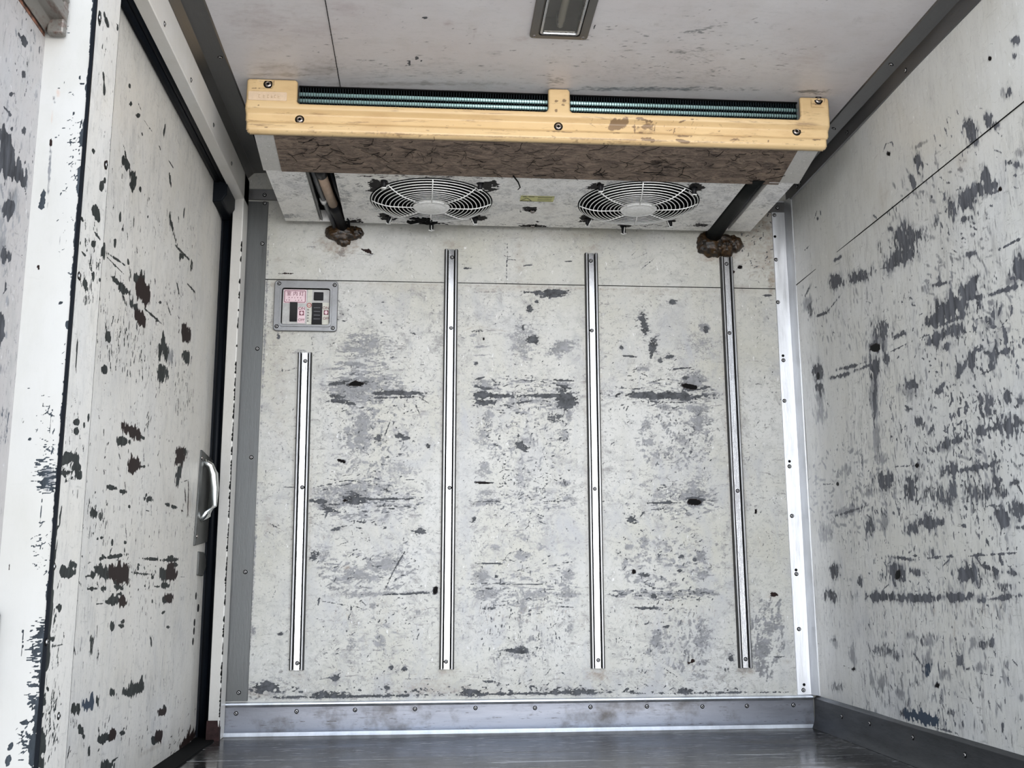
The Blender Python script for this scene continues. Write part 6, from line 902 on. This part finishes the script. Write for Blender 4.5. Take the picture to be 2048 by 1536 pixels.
# ------------------------------------------------------------------ lashing rails on the back wall
def rail(name, x, z0, z1, pts, label, lean=0):
    t = thing(name, label, 'rail', (x, 2.999, z0), 'upright lashing rails on the back wall')
    w = .0205; y = 3.0
    prof = [(-w, y), (-w, y-.004), (-.0185, y-.0105), (-.0165, y-.0125), (-.0125, y-.0125), (-.0110, y-.011), (-.0108, y-.002), (-.0085, y-.002), (-.0082, y-.0075),
            (.0082, y-.0075), (.0085, y-.002), (.0108, y-.002), (.0110, y-.011), (.0125, y-.0125), (.0165, y-.0125), (.0185, y-.0105), (w, y-.004), (w, y)]
    bm = B(); prism(bm, [(x+p, q) for p, q in prof], 'z', z0, z1)
    if lean:
        for v in bm.verts: v.co.x += lean*((v.co.z-z0)/(z1-z0)-.5)
    ro = obj('channel', bm, [M['rail_side'], M['rail'], M['rail_shade_dirt']], t, bevel=.0005)
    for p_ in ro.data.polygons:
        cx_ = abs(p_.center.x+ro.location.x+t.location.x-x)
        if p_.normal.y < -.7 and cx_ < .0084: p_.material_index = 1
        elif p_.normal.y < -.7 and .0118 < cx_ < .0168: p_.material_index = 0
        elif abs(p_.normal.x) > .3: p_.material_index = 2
    sl = B()
    for s_ in (-1, 1):
        px = x+s_*.0096
        box(sl, px-.0013, px+.0013, y-.0035, y-.002, z0+.002, z1-.002)
    if lean:
        for v in sl.verts: v.co.x += lean*((v.co.z-z0)/(z1-z0)-.5)
    obj('slot_shade_strip', sl, M['black_hole'], t)  # black strips paint the shade at the bottom of the slots
    for (px, pz) in pts: fix('screw', RM, (px, y-.0076, pz), (0, -1, 0), t)
    return t
rail('lashing_rail', -.3615, .172, 1.070, PTS['rail_a'], 'shortest aluminium lashing rail, below the switch panel, scuffed edges', -.006)
rail('lashing_rail', .058, .170, 1.394, PTS['rail_b'], 'long aluminium lashing rail, second from the left on the back wall', .005)
rail('lashing_rail', .484, .168, 1.391, PTS['rail_c'], 'long aluminium lashing rail, third from the left, between the two fans', .003)
rail('lashing_rail', .9065, .165, 1.388, PTS['rail_d'], 'rightmost aluminium lashing rail, directly below the dark sealant lump', -.003)

# ------------------------------------------------------------------ switch panel
sw = thing('light_switch_panel', 'metal framed switch panel with two black rocker switches and pink sticker on back wall', 'switch', (-.366, 2.999, 1.135))
fr = B()
def ring_plate(bm, x0, x1, z0, z1, r, xi0, xi1, zi0, zi1, ri, yb, yf, yr, n=6):
    o = rrect(x0, x1, z0, z1, r, n); i1 = rrect(xi0-.005, xi1+.005, zi0-.005, zi1+.005, ri, n); i2 = rrect(xi0, xi1, zi0, zi1, ri, n)
    loops = [[bm.verts.new((p[0], y, p[1])) for p in L_] for L_, y in ((o, yb), (o, yf+.001), ([((a*.985+(x0+x1)/2*.015), (b*.985+(z0+z1)/2*.015)) for a, b in o], yf), (i1, yf), (i1, yr), (i2, yr), (i2, yb))]
    m = len(o)
    for p, q in zip(loops, loops[1:]):
        for i in range(m): bm.faces.new((p[i], p[(i+1) % m], q[(i+1) % m], q[i]))
    bmesh.ops.recalc_face_normals(bm, faces=bm.faces[:]); return bm
ring_plate(fr, -.459, -.274, 1.134, 1.287, .010, -.437, -.296, 1.152, 1.2635, .008, 2.999, 2.990, 2.986)
obj('frame', fr, M['alu_f'], sw)
rl = B()
for e0, e1, ya, yb in ((.0, .0016, 2.9895, 2.9868), ):
    rr0 = rrect(-.4405, -.2925, 1.1485, 1.267, .009, 6); tube(rl, [(a, 2.9895, b) for a, b in rr0], .0022, 8, True)
obj('raised_rim', rl, M['alu_b'], sw, smooth=True)
rl = B(); rr0 = rrect(-.4365, -.2965, 1.1525, 1.263, .006, 6); tube(rl, [(a, 2.9935, b) for a, b in rr0], .0022, 6, True)
obj('recess_shade_ring', rl, M['black_hole'], sw, smooth=True)  # black ring paints the shadow outline inside the raised rim
obj('backplate', bx(-.438, -.295, 2.9955, 2.9985, 1.151, 1.2645), M['plate_l'], sw)
for px, pz in ((-.446, 1.277), (-.284, 1.275), (-.449, 1.147), (-.286, 1.144)): fix('screw', RM, (px, 2.9898, pz), (0, -1, 0), sw)
def pxz(px, pz):   # position on the switch panel from its own 0..1 face coordinates
    return -.4375+px*(.1425), 1.2645-pz*.1135
def rct(a, b, c, d, y0, y1): x0, z1 = pxz(a, b); x1, z0 = pxz(c, d); return bx(x0, x1, y0, y1, z0, z1)
def rocker(a, b, c, d):
    x0, z1 = pxz(a, b); x1, z0 = pxz(c, d); zm = (z0+z1)/2
    bm = B(); prism(bm, [(2.996, z0), (2.9905, z0), (2.9925, zm), (2.988, z1), (2.996, z1)], 'x', x0, x1); return bm
s1 = obj('switch_rocker', rocker(.175, .385, .325, .895), M['dark'], sw, bevel=.0008)
s2 = obj('switch_rocker', rocker(.625, .395, .835, .96), M['dark'], sw, bevel=.0008)
rb_ = B()
for k in range(4):
    x0, z1 = pxz(.665, .52+k*.10); x1, z0 = pxz(.795, .535+k*.10); box(rb_, x0, x1, 2.9885, 2.9915, z0, z1)
obj('grip_ribs', rb_, M['greyplastic'], s2)
obj('indicator_window', rct(.655, .10, .85, .32, 2.991, 2.996), M['dark'], sw, bevel=.0015)
pk = obj('pink_sticker', box(rct(.04, .035, .50, .40, 2.9947, 2.9956), *[0]*6) if False else rct(.04, .035, .50, .40, 2.9947, 2.9956), M['pink'], sw, label='pink sticker with a maroon border')
obj('pink_sticker', rct(.335, .50, .485, .93, 2.9947, 2.9956), M['pink'], sw)
obj('white_sticker', rct(.525, .375, .975, .985, 2.9950, 2.9957), M['stickerwhite'], sw)
obj('white_sticker', rct(.525, .03, .62, .36, 2.9950, 2.9957), M['stickerwhite'], sw)
bo = B(); x0, z1 = pxz(.05, .06); x1, z0 = pxz(.485, .385)
o1 = rrect(x0, x1, z0, z1, .003, 4); o2 = rrect(x0+.0018, x1-.0018, z0+.0018, z1-.0018, .002, 4)
A_ = [bo.verts.new((a, 2.9944, b)) for a, b in o1]; B_ = [bo.verts.new((a, 2.9944, b)) for a, b in o2]
for i in range(len(o1)): j = (i+1) % len(o1); bo.faces.new((A_[i], B_[i], B_[j], A_[j]))
obj('sticker_border', bo, M['maroon'], sw)
def text(body, x, y, z, size, mat, parent, rot=(math.pi/2, 0, 0), name='lettering', bold=0, align='CENTER', sx=1):
    cu = bpy.data.curves.new(name, 'FONT'); cu.body = body; cu.size = size; cu.align_x = align; cu.align_y = 'CENTER'; cu.extrude = .00015; cu.offset = bold
    o = bpy.data.objects.new(name, cu); COL.objects.link(o)
    dg = bpy.context.evaluated_depsgraph_get(); me = bpy.data.meshes.new_from_object(o.evaluated_get(dg)); bpy.data.objects.remove(o)
    me.materials.clear(); me.materials.append(mat); me.transform(Matrix.Diagonal((sx, 1, 1, 1)))
    m = bpy.data.objects.new(name, me); COL.objects.link(m); m.parent = parent; m.location = Vector((x, y, z))-wloc(parent); m.rotation_euler = rot; return m
def T(body, px, pz, size, mat, bold=0, sx=1): x, z = pxz(px, pz); return text(body, x, 2.9942, z, size, M[mat], sw, bold=bold, sx=sx)
T('\u5ba4', .145, .155, .0145, 'maroon'); T('\u5185', .275, .155, .0145, 'maroon'); T('\u706f', .40, .155, .0145, 'maroon')
tm = B()
for k, (px, pz, w_) in enumerate([(.15, .255, .016), (.21, .255, .014), (.265, .26, .010), (.325, .255, .018), (.385, .258, .018), (.10, .325, .018), (.155, .325, .02), (.285, .33, .012), (.345, .325, .018), (.405, .325, .018)]):
    for dx, dz, ww, hh in ((0, -.012, w_*1.6, .006), (0, .006, w_*1.3, .006), (-.003, 0, .006, .022)):
        xx0, zz1 = pxz(px+dx-ww/2, pz+dz-hh/2); xx1, zz0 = pxz(px+dx+ww/2, pz+dz+hh/2); box(tm, xx0, xx1, 2.9943, 2.9946, zz0, zz1)
obj('small_print', tm, M['maroon'], sw)
def arrow(px, pz, mat):
    x, z = pxz(px, pz); bm = B(); w = .0068
    box(bm, x-w, x+w, 2.9943, 2.9946, z-w, z+w); o = obj('arrow_mark', bm, M[mat], sw)
    bm = B(); pts = [(0, .0058), (.0055, .0008), (.003, .0008), (.003, -.0008), (.0055, -.0008), (0, -.0058), (-.0055, -.0008), (-.003, -.0008), (-.003, .0008), (-.0055, .0008)]
    prism(bm, [(x+a, z+b) for a, b in pts], 'y', 2.9937, 2.9941); obj('arrow', bm, M['pink'], o)
arrow(.415, .665, 'maroon'); arrow(.915, .64, 'maroon')
T('ON', .415, .545, .0125, 'maroon'); T('OFF', .415, .85, .0112, 'maroon', 0, .95)
T('ON', .905, .52, .0120, 'maroon'); T('OFF', .915, .80, .0112, 'maroon', 0, .9)
rg = B(); x, z = pxz(.565, .45); tube(rg, [(x+.0062*math.cos(a), 2.9943, z+.0062*math.sin(a)) for a in [k*math.pi/12 for k in range(24)]], .0009, 6, True)
box(rg, x-.004, x+.004, 2.9938, 2.9944, z-.0006, z+.0006); obj('red_mark', rg, M['red'], sw)
tm = B()
for k in range(5):
    x, z = pxz(.545, .565+k*.075); box(tm, x-.0028, x+.0028, 2.9943, 2.9948, z-.0006, z+.0006); box(tm, x-.0028, x+.0028, 2.9943, 2.9948, z-.0028, z-.0018); box(tm, x-.0005, x+.0005, 2.9943, 2.9948, z-.0028, z+.002)
obj('vertical_print', tm, M['greyink'], sw)

# ------------------------------------------------------------------ evaporator unit under the ceiling
ev = thing('evaporator_unit', 'ceiling evaporator unit with cream front bar, two fan guards and brown fibrous panel', 'cooling unit', (.28, 2.7, 1.46))
ZF = 1.46
# fan panel with round openings
C1, C2, RF = (-.001, 2.768), (.583, 2.747), .160
def unitkeep(u, v):
    k = ((u-C1[0])**2+(v-C1[1])**2 > RF**2) & ((u-C2[0])**2+(v-C2[1])**2 > RF**2)
    return k
fp = grid('fan_panel', 'fan', M['unit'], -.255, .842, 2.575, 2.962, lambda U, V, D: (U, V, ZF+D+.0*U), h=.0028, seed=21, parent=ev, flip=True, keep=unitkeep, aniso=.8)
grid('left_end_cover', 'fan', M['unit'], -.430, -.330, 2.575, 2.958, lambda U, V, D: (U, V, ZF+D), h=.004, seed=22, parent=ev, flip=True)
grid('right_end_cover', 'fan', M['unit'], .903, .972, 2.565, 2.958, lambda U, V, D: (U, V, ZF+D), h=.004, seed=23, parent=ev, flip=True)
hs_ = B()
for a, b in ((-.430, -.330), (.903, .972)): box(hs_, a, b, 2.575, 2.96, ZF+.0015, Z1-.003)
box(hs_, -.43, .972, 2.957, 2.964, ZF+.002, Z1-.003); box(hs_, -.255, -.250, 2.575, 2.96, ZF+.0015, Z1-.003); box(hs_, .838, .842, 2.575, 2.96, ZF+.0015, Z1-.003)
obj('housing', hs_, M['unit'], ev)
obj('inner_duct', bx(-.329, .902, 2.50, 2.956, 1.585, 1.60), M['black_hole'], ev)
# sloping white side cheeks and brown mat in front of the fan panel
def slope(x0, x1, y0, z0, y1, z1, th):
    return prism(B(), [(y0, z0), (y1, z1), (y1, z1+th), (y0, z0+th)], 'x', x0, x1)
obj('side_cheek', slope(-.436, -.388, 2.418, 1.4905, 2.576, ZF, .006), M['cheek'], ev)
obj('side_cheek', slope(.930, .985, 2.418, 1.4905, 2.570, ZF, .006), M['cheek'], ev)
obj('filter_mat', slope(-.389, .931, 2.418, 1.4895, 2.577, ZF-.0015, .006), M['mat'], ev, label='brown fibrous dirty filter mat')
hr = B(); rr = random.Random(5)
for k in range(230):
    x = rr.uniform(-.37, .91); t = rr.uniform(.05, .95); y = 2.418+.158*t; z = 1.489-.031*t-.001; a = rr.uniform(-1.2, 1.2); L_ = rr.uniform(.008, .055); pts = []
    for j in range(5):
        pts.append((x, y, z-.0012*math.sin(j)-.16*(0))); x += L_/4*math.cos(a); y2 = y+L_/4*math.sin(a)*.8; z -= .19*(y2-y); y = y2; a += rr.uniform(-.5, .5)
    tube(hr, pts, rr.uniform(.0003, .0008), 5)
obj('loose_fibres', hr, M['black_hole'], ev)['kind'] = 'stuff'
tube_ = tube(B(), [(.213, 2.565, 1.459), (.228, 2.59, 1.452), (.236, 2.62, 1.449), (.232, 2.645, 1.452)], [.0022, .002, .0016, .001], 8)
obj('dangling_fibre', tube_, M['black_hole'], ev)
# fans
def fan(c, rg_, pts, tilt, rot0):
    cx, cy = c
    lip = B(); lathe(lip, [(.157, .006), (.1575, -.002), (.160, -.0035), (.1695, -.0015), (.172, .0005)], (cx, cy, ZF), (0, 0, 1), 64)
    g0 = obj('fan_ring', lip, M['black_hole'], ev, smooth=True)
    sh = B(); lathe(sh, [(.1575, .002), (.1575, .11), (0, .11)], (cx, cy, ZF), (0, 0, 1), 48); obj('fan_shroud', sh, M['black_hole'], ev, smooth=True)
    bl = B()
    for k in range(5):
        a0 = k*2*math.pi/5+rot0; vs = []
        for i in range(7):
            r = .045+.105*i/6
            for j in range(5):
                w = (-.5+j/4)*(.7+.25*i/6); a = a0+w+.25*i/6; vs.append(bl.verts.new((cx+r*math.cos(a), cy+r*math.sin(a), ZF+.052+.030*(w/.95))))
        for i in range(6):
            for j in range(4): bl.faces.new((vs[i*5+j], vs[i*5+j+1], vs[(i+1)*5+j+1], vs[(i+1)*5+j]))
    lathe(bl, [(0, .03), (.04, .032), (.046, .04), (.046, .085)], (cx, cy, ZF), (0, 0, 1), 32)
    fb = obj('fan_blades', bl, M['dark'], ev, smooth=True)
    w = B(); zc = ZF-.014
    radii = [.0585, .0695, .081, .0925, .104, .1155, .127, .138, .1485, .158, .1665]
    def zr(r): return zc-.004+.016*max(0, (r-.10)/.066)**2
    for r in radii:
        tube(w, [(cx+r*math.cos(a*math.pi/36), cy+r*math.sin(a*math.pi/36), zr(r)) for a in range(72)], .00135, 7, True)
    for k in range(8):
        a = k*math.pi/4+tilt; d = (math.cos(a), math.sin(a))
        tube(w, [(cx+d[0]*r, cy+d[1]*r, zr(r)-.0022) for r in (.045, .08, .11, .13, .15, .1675)], .0017, 7)
    fg = obj('fan_guard', w, M['wire'], ev, smooth=True, label='round pale wire fan guard')
    hb_ = B(); lathe(hb_, [(0, -.0045), (.038, -.0045), (.0415, -.0028), (.044, -.0042), (.050, -.003), (.0525, .001), (.050, .003), (0, .003)], (cx, cy, zc-.004), (0, 0, 1), 48)
    obj('hub_disc', hb_, M['wire'], fg, smooth=True)
    for (x, y) in pts:
        d = Vector((x-cx, y-cy, 0)).normalized(); mb = B()
        lathe(mb, [(.0, -.020), (.0055, -.019), (.0065, -.013), (.0065, 0), (.010, .0), (.011, .001)], (x, y, ZF), (0, 0, 1), 14)
        obj('guard_bolt', mb, M['dark'], fg, smooth=True)
        lg = tube(B(), [(x-d.x*.016, y-d.y*.016, ZF-.006), (x-d.x*.004, y-d.y*.004, ZF-.020), (x+d.y*.008, y-d.x*.008, ZF-.0205), (x+d.x*.007, y+d.y*.007, ZF-.0205), (x-d.y*.008, y+d.x*.008, ZF-.0205)], .0016, 7)
        obj('guard_leg', lg, M['wire'], fg, smooth=True)
    return fg
g1 = fan(C1, RF, PTS['fan1'], .02, .3)
fan(C2, RF, PTS['fan2'], -.12, .9)
dk = B(); rr = random.Random(3)
for k in range(16):
    x, y = -.045+rr.uniform(-.028, .035), 2.672+.205+rr.uniform(-.022, .018); z = ZF-.020
    tube(dk, [(x, y, z), (x+rr.uniform(.004, .02), y+rr.uniform(-.008, .008), z-.002), (x+rr.uniform(.012, .034), y+rr.uniform(-.012, .012), z+.001)], rr.uniform(.002, .0045), 7)
obj('grime_clump', dk, M['black_hole'], g1, smooth=True)
for (x, y) in PTS['unit']:
    mb = B(); lathe(mb, [(.0, -.007), (.003, -.0068), (.0062, -.004), (.0065, 0), (.011, 0), (.0115, .001)], (x, min(y, 2.955), ZF), (0, 0, 1), 16); obj('bolt', mb, M['screw'], ev, smooth=True)
# yellow warning sticker
ys = obj('warning_sticker', bx(.246, .340, 2.707, 2.747, ZF-.0012, ZF-.0004), M['yellow'], ev, label='yellow warning sticker with a triangle')
tg = B(); 
def seg(bm, x0, y0, x1, y1, w, z0, z1):
    d = Vector((x1-x0, y1-y0, 0)).normalized()*w/2; n_ = Vector((-d.y, d.x, 0))
    prism(bm, [(x0+n_.x, y0+n_.y), (x1+n_.x, y1+n_.y), (x1-n_.x, y1-n_.y), (x0-n_.x, y0-n_.y)], 'z', z0, z1)
z0_, z1_ = ZF-.0017, ZF-.0012
seg(tg, .2475, 2.744, .264, 2.721, .0022, z0_, z1_); seg(tg, .264, 2.721, .279, 2.744, .0022, z0_, z1_); seg(tg, .2475, 2.743, .279, 2.743, .0014, z0_, z1_)
seg(tg, .252, 2.713, .262, 2.713, .003, z0_, z1_); seg(tg, .268, 2.712, .284, 2.712, .003, z0_, z1_); seg(tg, .294, 2.715, .334, 2.715, .003, z0_, z1_); seg(tg, .294, 2.727, .334, 2.727, .0012, z0_, z1_); seg(tg, .294, 2.736, .334, 2.736, .0012, z0_, z1_)
seg(tg, .2465, 2.7075, .3395, 2.7075, .0016, z0_, z1_); seg(tg, .2465, 2.7465, .3395, 2.7465, .0010, z0_, z1_)
obj('sticker_print', tg, M['ink'], ys)
tm = B(); rr = random.Random(8)
for row, (ya, x0, n_) in enumerate(((2.880, .783, 11), (2.912, .782, 9))):
    for k in range(n_):
        x = x0+k*.0048; 
        for j in range(2): seg(tm, x+rr.uniform(0, .002), ya+rr.uniform(-.006, .006), x+rr.uniform(.001, .0035), ya+rr.uniform(-.006, .006), .0012, ZF-.0006, ZF-.0002)
obj('stamped_print', tm, M['greyink'], ev)
# cream front bar: moulded sheet with two end tabs and a centre tab
bars = [(-.453, 1.003, 1.4885, 1.5655), (-.456, -.333, 1.52, 1.6275), (.288, .343, 1.52, 1.6275), (.936, 1.013, 1.520, 1.6275)]
def rbox(U, V, b, r=.008):
    x0, x1, z0, z1 = b; cx, cz = (x0+x1)/2, (z0+z1)/2
    qx = np.abs(U-cx)-(x1-x0)/2+r; qz = np.abs(V-cz)-(z1-z0)/2+r
    return np.sqrt(np.maximum(qx, 0)**2+np.maximum(qz, 0)**2)+np.minimum(np.maximum(qx, qz), 0)-r
def sdf(U, V):
    d = np.minimum.reduce([rbox(U, V, b, r) for b, r in zip(bars, (.010, .010, .008, .008))])
    d1 = rbox(U, V, bars[0], .01)
    for b in bars[1:]:                               # small fillets where the tabs meet the band
        d2_ = rbox(U, V, b, .008); h_ = np.maximum(.010-np.abs(d1-d2_), 0)/.010; d = np.minimum(d, np.minimum(d1, d2_)-h_*h_*.010*.25)
    return d
zs = [1.4885, 1.493, 1.498, 1.513, 1.517, 1.521, 1.541, 1.546, 1.551, 1.562, 1.63]
ys_ = [2.412, 2.406, 2.4035, 2.4035, 2.4085, 2.4130, 2.4130, 2.4070, 2.4005, 2.3995, 2.3995]
def bar_y(U, V):
    y = np.interp(V, zs, ys_); d = sdf(U, V); t = np.clip(1+d/.007, 0, 1); y = y+.007*(1-np.sqrt(np.clip(1-t*t, 0, 1)))
    for x0, x1, z0, z1 in ((-.430, -.392, 1.601, 1.624), (.965, 1.000, 1.598, 1.622)):
        dd = rbox(U, V, (x0, x1, z0, z1), .003); y = y+.0035*np.clip(-dd/.0025, 0, 1)
    return y
cb = grid('front_bar', 'bar', M['cream'], -.462, 1.018, 1.484, 1.632, lambda U, V, D: (U, bar_y(U, V), V), h=.002, seed=24, parent=ev, keep=lambda u, v: sdf(u, v) < .0003, aniso=.7)
cb['label'] = 'cream yellow moulded plastic front bar'
so = cb.modifiers.new('thickness', 'SOLIDIFY'); so.thickness = .010; so.offset = -1
for (x, z) in PTS['bar']: fix('screw', RB, (x, 2.4125 if z < 1.58 else 2.4025, z), (0, -1, 0), cb)
lbq = obj('raised_label', prism(B(), rrect(-.450, -.357, 1.569, 1.592, .003, 4), 'y', 2.3975, 2.4005), M['label'], cb, bevel=.0006, label='faded raised label on the left tab')
def TL(body, x, z, size): return text(body, x, 2.4012, z, size, M['label_ink'], lbq, sx=1.0)
lt = B()
for k, x in enumerate((-.423, -.412, -.402, -.393, -.385, -.377)):
    box(lt, x-.0022, x-.0012, 2.3968, 2.3976, 1.5755, 1.5835); box(lt, x-.0012, x+.002, 2.3968, 2.3976, 1.5825-(k % 2)*.003, 1.5835-(k % 2)*.003); box(lt, x-.001, x+.002, 2.3968, 2.3976, 1.5755, 1.5763)
obj('worn_lettering', lt, M['label_ink'], lbq)
# cooling coil behind the bar
co = B(); x = -.330
while x < .940:
    box(co, x-.0005, x+.0005, 2.4315, 2.56, 1.545, 1.6225); x += .0066
cob = obj('cooling_coil', co, M['fin'], ev, label='dark teal finned cooling coil')
tb = B()
for yy, zz in ((2.4388, 1.6075), (2.4385, 1.5905), (2.4388, 1.5740)):
    tube(tb, [(-.333, yy, zz), (.3, yy, zz), (.942, yy, zz)], .0052, 14)
obj('coil_tubes', tb, M['coiltube'], cob, smooth=True)
obj('coil_back', bx(-.333, .942, 2.56, 2.565, 1.53, 1.6285), M['black_hole'], ev)
obj('coil_tray', bx(-.45, 1.0, 2.43, 2.57, 1.515, 1.519), M['black_hole'], ev)

obj('coil_dark_strip', bx(-.333, .942, 2.434, 2.56, 1.6255, 1.6285), M['black_hole'], ev)  # black strip added under the ceiling to darken the space between the fins
# pipes and hoses in the unit's two channels
ch = B()
prism(ch, [(-.329, 1.465), (-.3285, 1.470), (-.3215, 1.470), (-.3215, 1.462)], 'y', 2.58, 2.955)
obj('channel_lip', ch, M['alu_y'], ev)
box_ = bx(-.329, -.256, 2.575, 2.955, 1.495, 1.50); obj('channel_back', box_, M['black_hole'], ev)
dp = thing('drain_pipe', 'tan drain pipe with black couplings in the left channel of the cooling unit', 'pipe', (-.285, 2.77, 1.462))
obj('pipe', tube(B(), [(-.293, 2.62, 1.475), (-.287, 2.77, 1.475), (-.281, 2.86, 1.475)], .0135, 18), M['tan'], dp, smooth=True)
obj('coupling', tube(B(), [(-.294, 2.572, 1.475), (-.2935, 2.60, 1.475), (-.293, 2.632, 1.475)], [.015, .0165, .0155], 18), M['dark'], dp, smooth=True)
obj('coupling', tube(B(), [(-.281, 2.85, 1.475), (-.279, 2.885, 1.473), (-.272, 2.93, 1.466), (-.265, 2.985, 1.452)], [.0155, .017, .015, .017], 18), M['dark'], dp, smooth=True)
gc = thing('grey_cable', 'grey cable with a white tie beside the tan drain pipe', 'cable', (-.312, 2.73, 1.470))
obj('cable_sleeve', tube(B(), [(-.3155, 2.58, 1.481), (-.312, 2.70, 1.481), (-.306, 2.84, 1.481), (-.300, 2.90, 1.475), (-.287, 2.985, 1.452)], [.008, .008, .008, .008, .007], 14), M['greyplastic'], gc, smooth=True)
obj('cable_tie', tube(B(), [(-.3085, 2.825, 1.481), (-.307, 2.852, 1.481)], .0098, 14), M['wire'], gc, smooth=True)
wr_ = thing('black_wire', 'thin black wire along the inner edge of the left channel', 'wire', (-.262, 2.77, 1.462))
obj('wire_run', tube(B(), [(-.266, 2.58, 1.472), (-.262, 2.72, 1.470), (-.252, 2.86, 1.468), (-.244, 2.95, 1.462), (-.248, 2.99, 1.45)], .0042, 10), M['rubber'], wr_, smooth=True)
ho = thing('insulated_hose', 'thick black foam insulated hose in the right channel of the cooling unit', 'hose', (.872, 2.77, 1.462))
obj('foam_sleeve', tube(B(), [(.873, 2.56, 1.482), (.8725, 2.70, 1.481), (.872, 2.86, 1.478), (.869, 2.93, 1.470), (.862, 2.99, 1.450)], [.027, .027, .027, .026, .025], 24), M['hose'], ho, smooth=True)
obj('sleeve_seam', tube(B(), [(.880, 2.58, 1.4565), (.879, 2.75, 1.4555), (.878, 2.90, 1.450)], .0012, 6), M['rubber'], ho)
obj('channel_back', bx(.843, .902, 2.575, 2.955, 1.512, 1.516), M['black_hole'], ev)
# sealant foam lumps where the pipes enter the wall
def foam(name, label, blobs, seed):
    t = thing(name, label, 'sealant', (blobs[0][0], 2.998, blobs[0][1]-.03)); rs = random.Random(seed); bm = B()
    for (x, z, rx, rz, d) in blobs:
        b2 = bmesh.ops.create_icosphere(bm, subdivisions=4, radius=1)
        ph = [rs.uniform(0, 6) for _ in range(6)]
        for v in b2['verts']:
            p = v.co.copy(); k = 1.08+.07*math.sin(5*p.x+ph[0])*math.sin(6*p.z+ph[1])+.04*math.sin(11*p.x+ph[2]+4*p.z)+.05*math.sin(17*p.z+ph[3]+9*p.y)
            v.co = Vector((x+p.x*rx*k, 2.999+p.y*d*k, z+p.z*rz*k))
    obj('foam_lump', bm, M['foam'], t, smooth=True); return t
foam('sealant_foam', 'small crusty brown sealant lump under the left pipe channel', [(-.268, 1.438, .046, .026, .024), (-.225, 1.440, .020, .018, .018), (-.262, 1.415, .020, .016, .014), (-.300, 1.447, .016, .012, .014), (-.235, 1.448, .018, .012, .014), (-.258, 1.424, .016, .012, .012), (-.285, 1.430, .014, .010, .012)], 4)
foam('sealant_foam', 'large dark amber sealant lump with green tinge above the rightmost rail', [(.858, 1.428, .040, .036, .030), (.905, 1.416, .024, .026, .026), (.935, 1.430, .022, .024, .022), (.875, 1.412, .022, .022, .024), (.838, 1.440, .018, .024, .022), (.882, 1.420, .014, .020, .022), (.900, 1.420, .018, .019, .026), (.920, 1.432, .014, .020, .020), (.893, 1.445, .034, .016, .024), (.930, 1.448, .012, .012, .012), (.868, 1.415, .016, .014, .020)], 9)

# ------------------------------------------------------------------ ceiling lamp
la = thing('ceiling_lamp', 'recessed rectangular ceiling lamp with grey metal frame and clear ribbed tube', 'lamp', (.280, 2.01, Z1-.012))
fr = B()
def ring_h(bm, o, loopz):
    loops = [[bm.verts.new((p[0], p[1], z)) for p in L_] for L_, z in loopz]; m = len(loops[0])
    for p, q in zip(loops, loops[1:]):
        for i in range(m): bm.faces.new((p[i], p[(i+1) % m], q[(i+1) % m], q[i]))
    bmesh.ops.recalc_face_normals(bm, faces=bm.faces[:]); return bm
RO = lambda e_, r: rrect(.217+e_, .349-e_, 1.862+e_, 2.156-e_, r, 6)
ring_h(fr, None, [(RO(0, .010), Z1+.001), (RO(0, .010), Z1-.005), (RO(.001, .009), Z1-.006), (RO(.0175, .009), Z1-.007), (RO(.0185, .009), Z1-.009), (RO(.020, .008), Z1-.009), (RO(.0205, .008), Z1-.003)])
obj('frame', fr, M['alu_y'], la)
fr = B(); ring_h(fr, None, [(RO(.0205, .008), Z1-.004), (RO(.0215, .008), Z1-.008), (RO(.0265, .006), Z1-.008), (RO(.029, .005), Z1-.001), (RO(.029, .005), Z1-.0005)])
obj('inner_bezel', fr, M['alu'], la)
obj('gasket_line', ring_h(B(), None, [(RO(.0195, .008), Z1-.0092), (RO(.0215, .008), Z1-.0092)]), M['black_hole'], la)
rf = bx(.241, .326, 1.886, 2.133, Z1+.034, Z1+.036); box(rf, .241, .243, 1.886, 2.133, Z1-.004, Z1+.035); box(rf, .324, .326, 1.886, 2.133, Z1-.004, Z1+.035); box(rf, .241, .326, 1.886, 1.888, Z1-.004, Z1+.035); box(rf, .241, .326, 2.131, 2.133, Z1-.004, Z1+.035)
obj('reflector', rf, M['alu_y'], la)
tb = B(); n_ = 44
tube(tb, [(.283, 1.90+.222*k/n_, Z1+.010) for k in range(n_+1)], [.0088 if k % 2 else .0074 for k in range(n_+1)], 16)
obj('ribbed_tube', tb, M['glass'], la, smooth=True)
obj('lens', bx(.244, .323, 1.890, 2.129, Z1-.0055, Z1-.0035), M['pane'], la)
for yy in (1.915, 2.108): obj('tube_holder', bx(.274, .292, yy-.006, yy+.006, Z1+.004, Z1+.034), M['greyplastic'], la, bevel=.001)
for (x, y) in ((.2275, 2.1455), (.3385, 2.1455), (.2275, 1.872), (.3385, 1.872)): fix('screw', RS, (x, y, Z1-.006), (0, 0, -1), la)
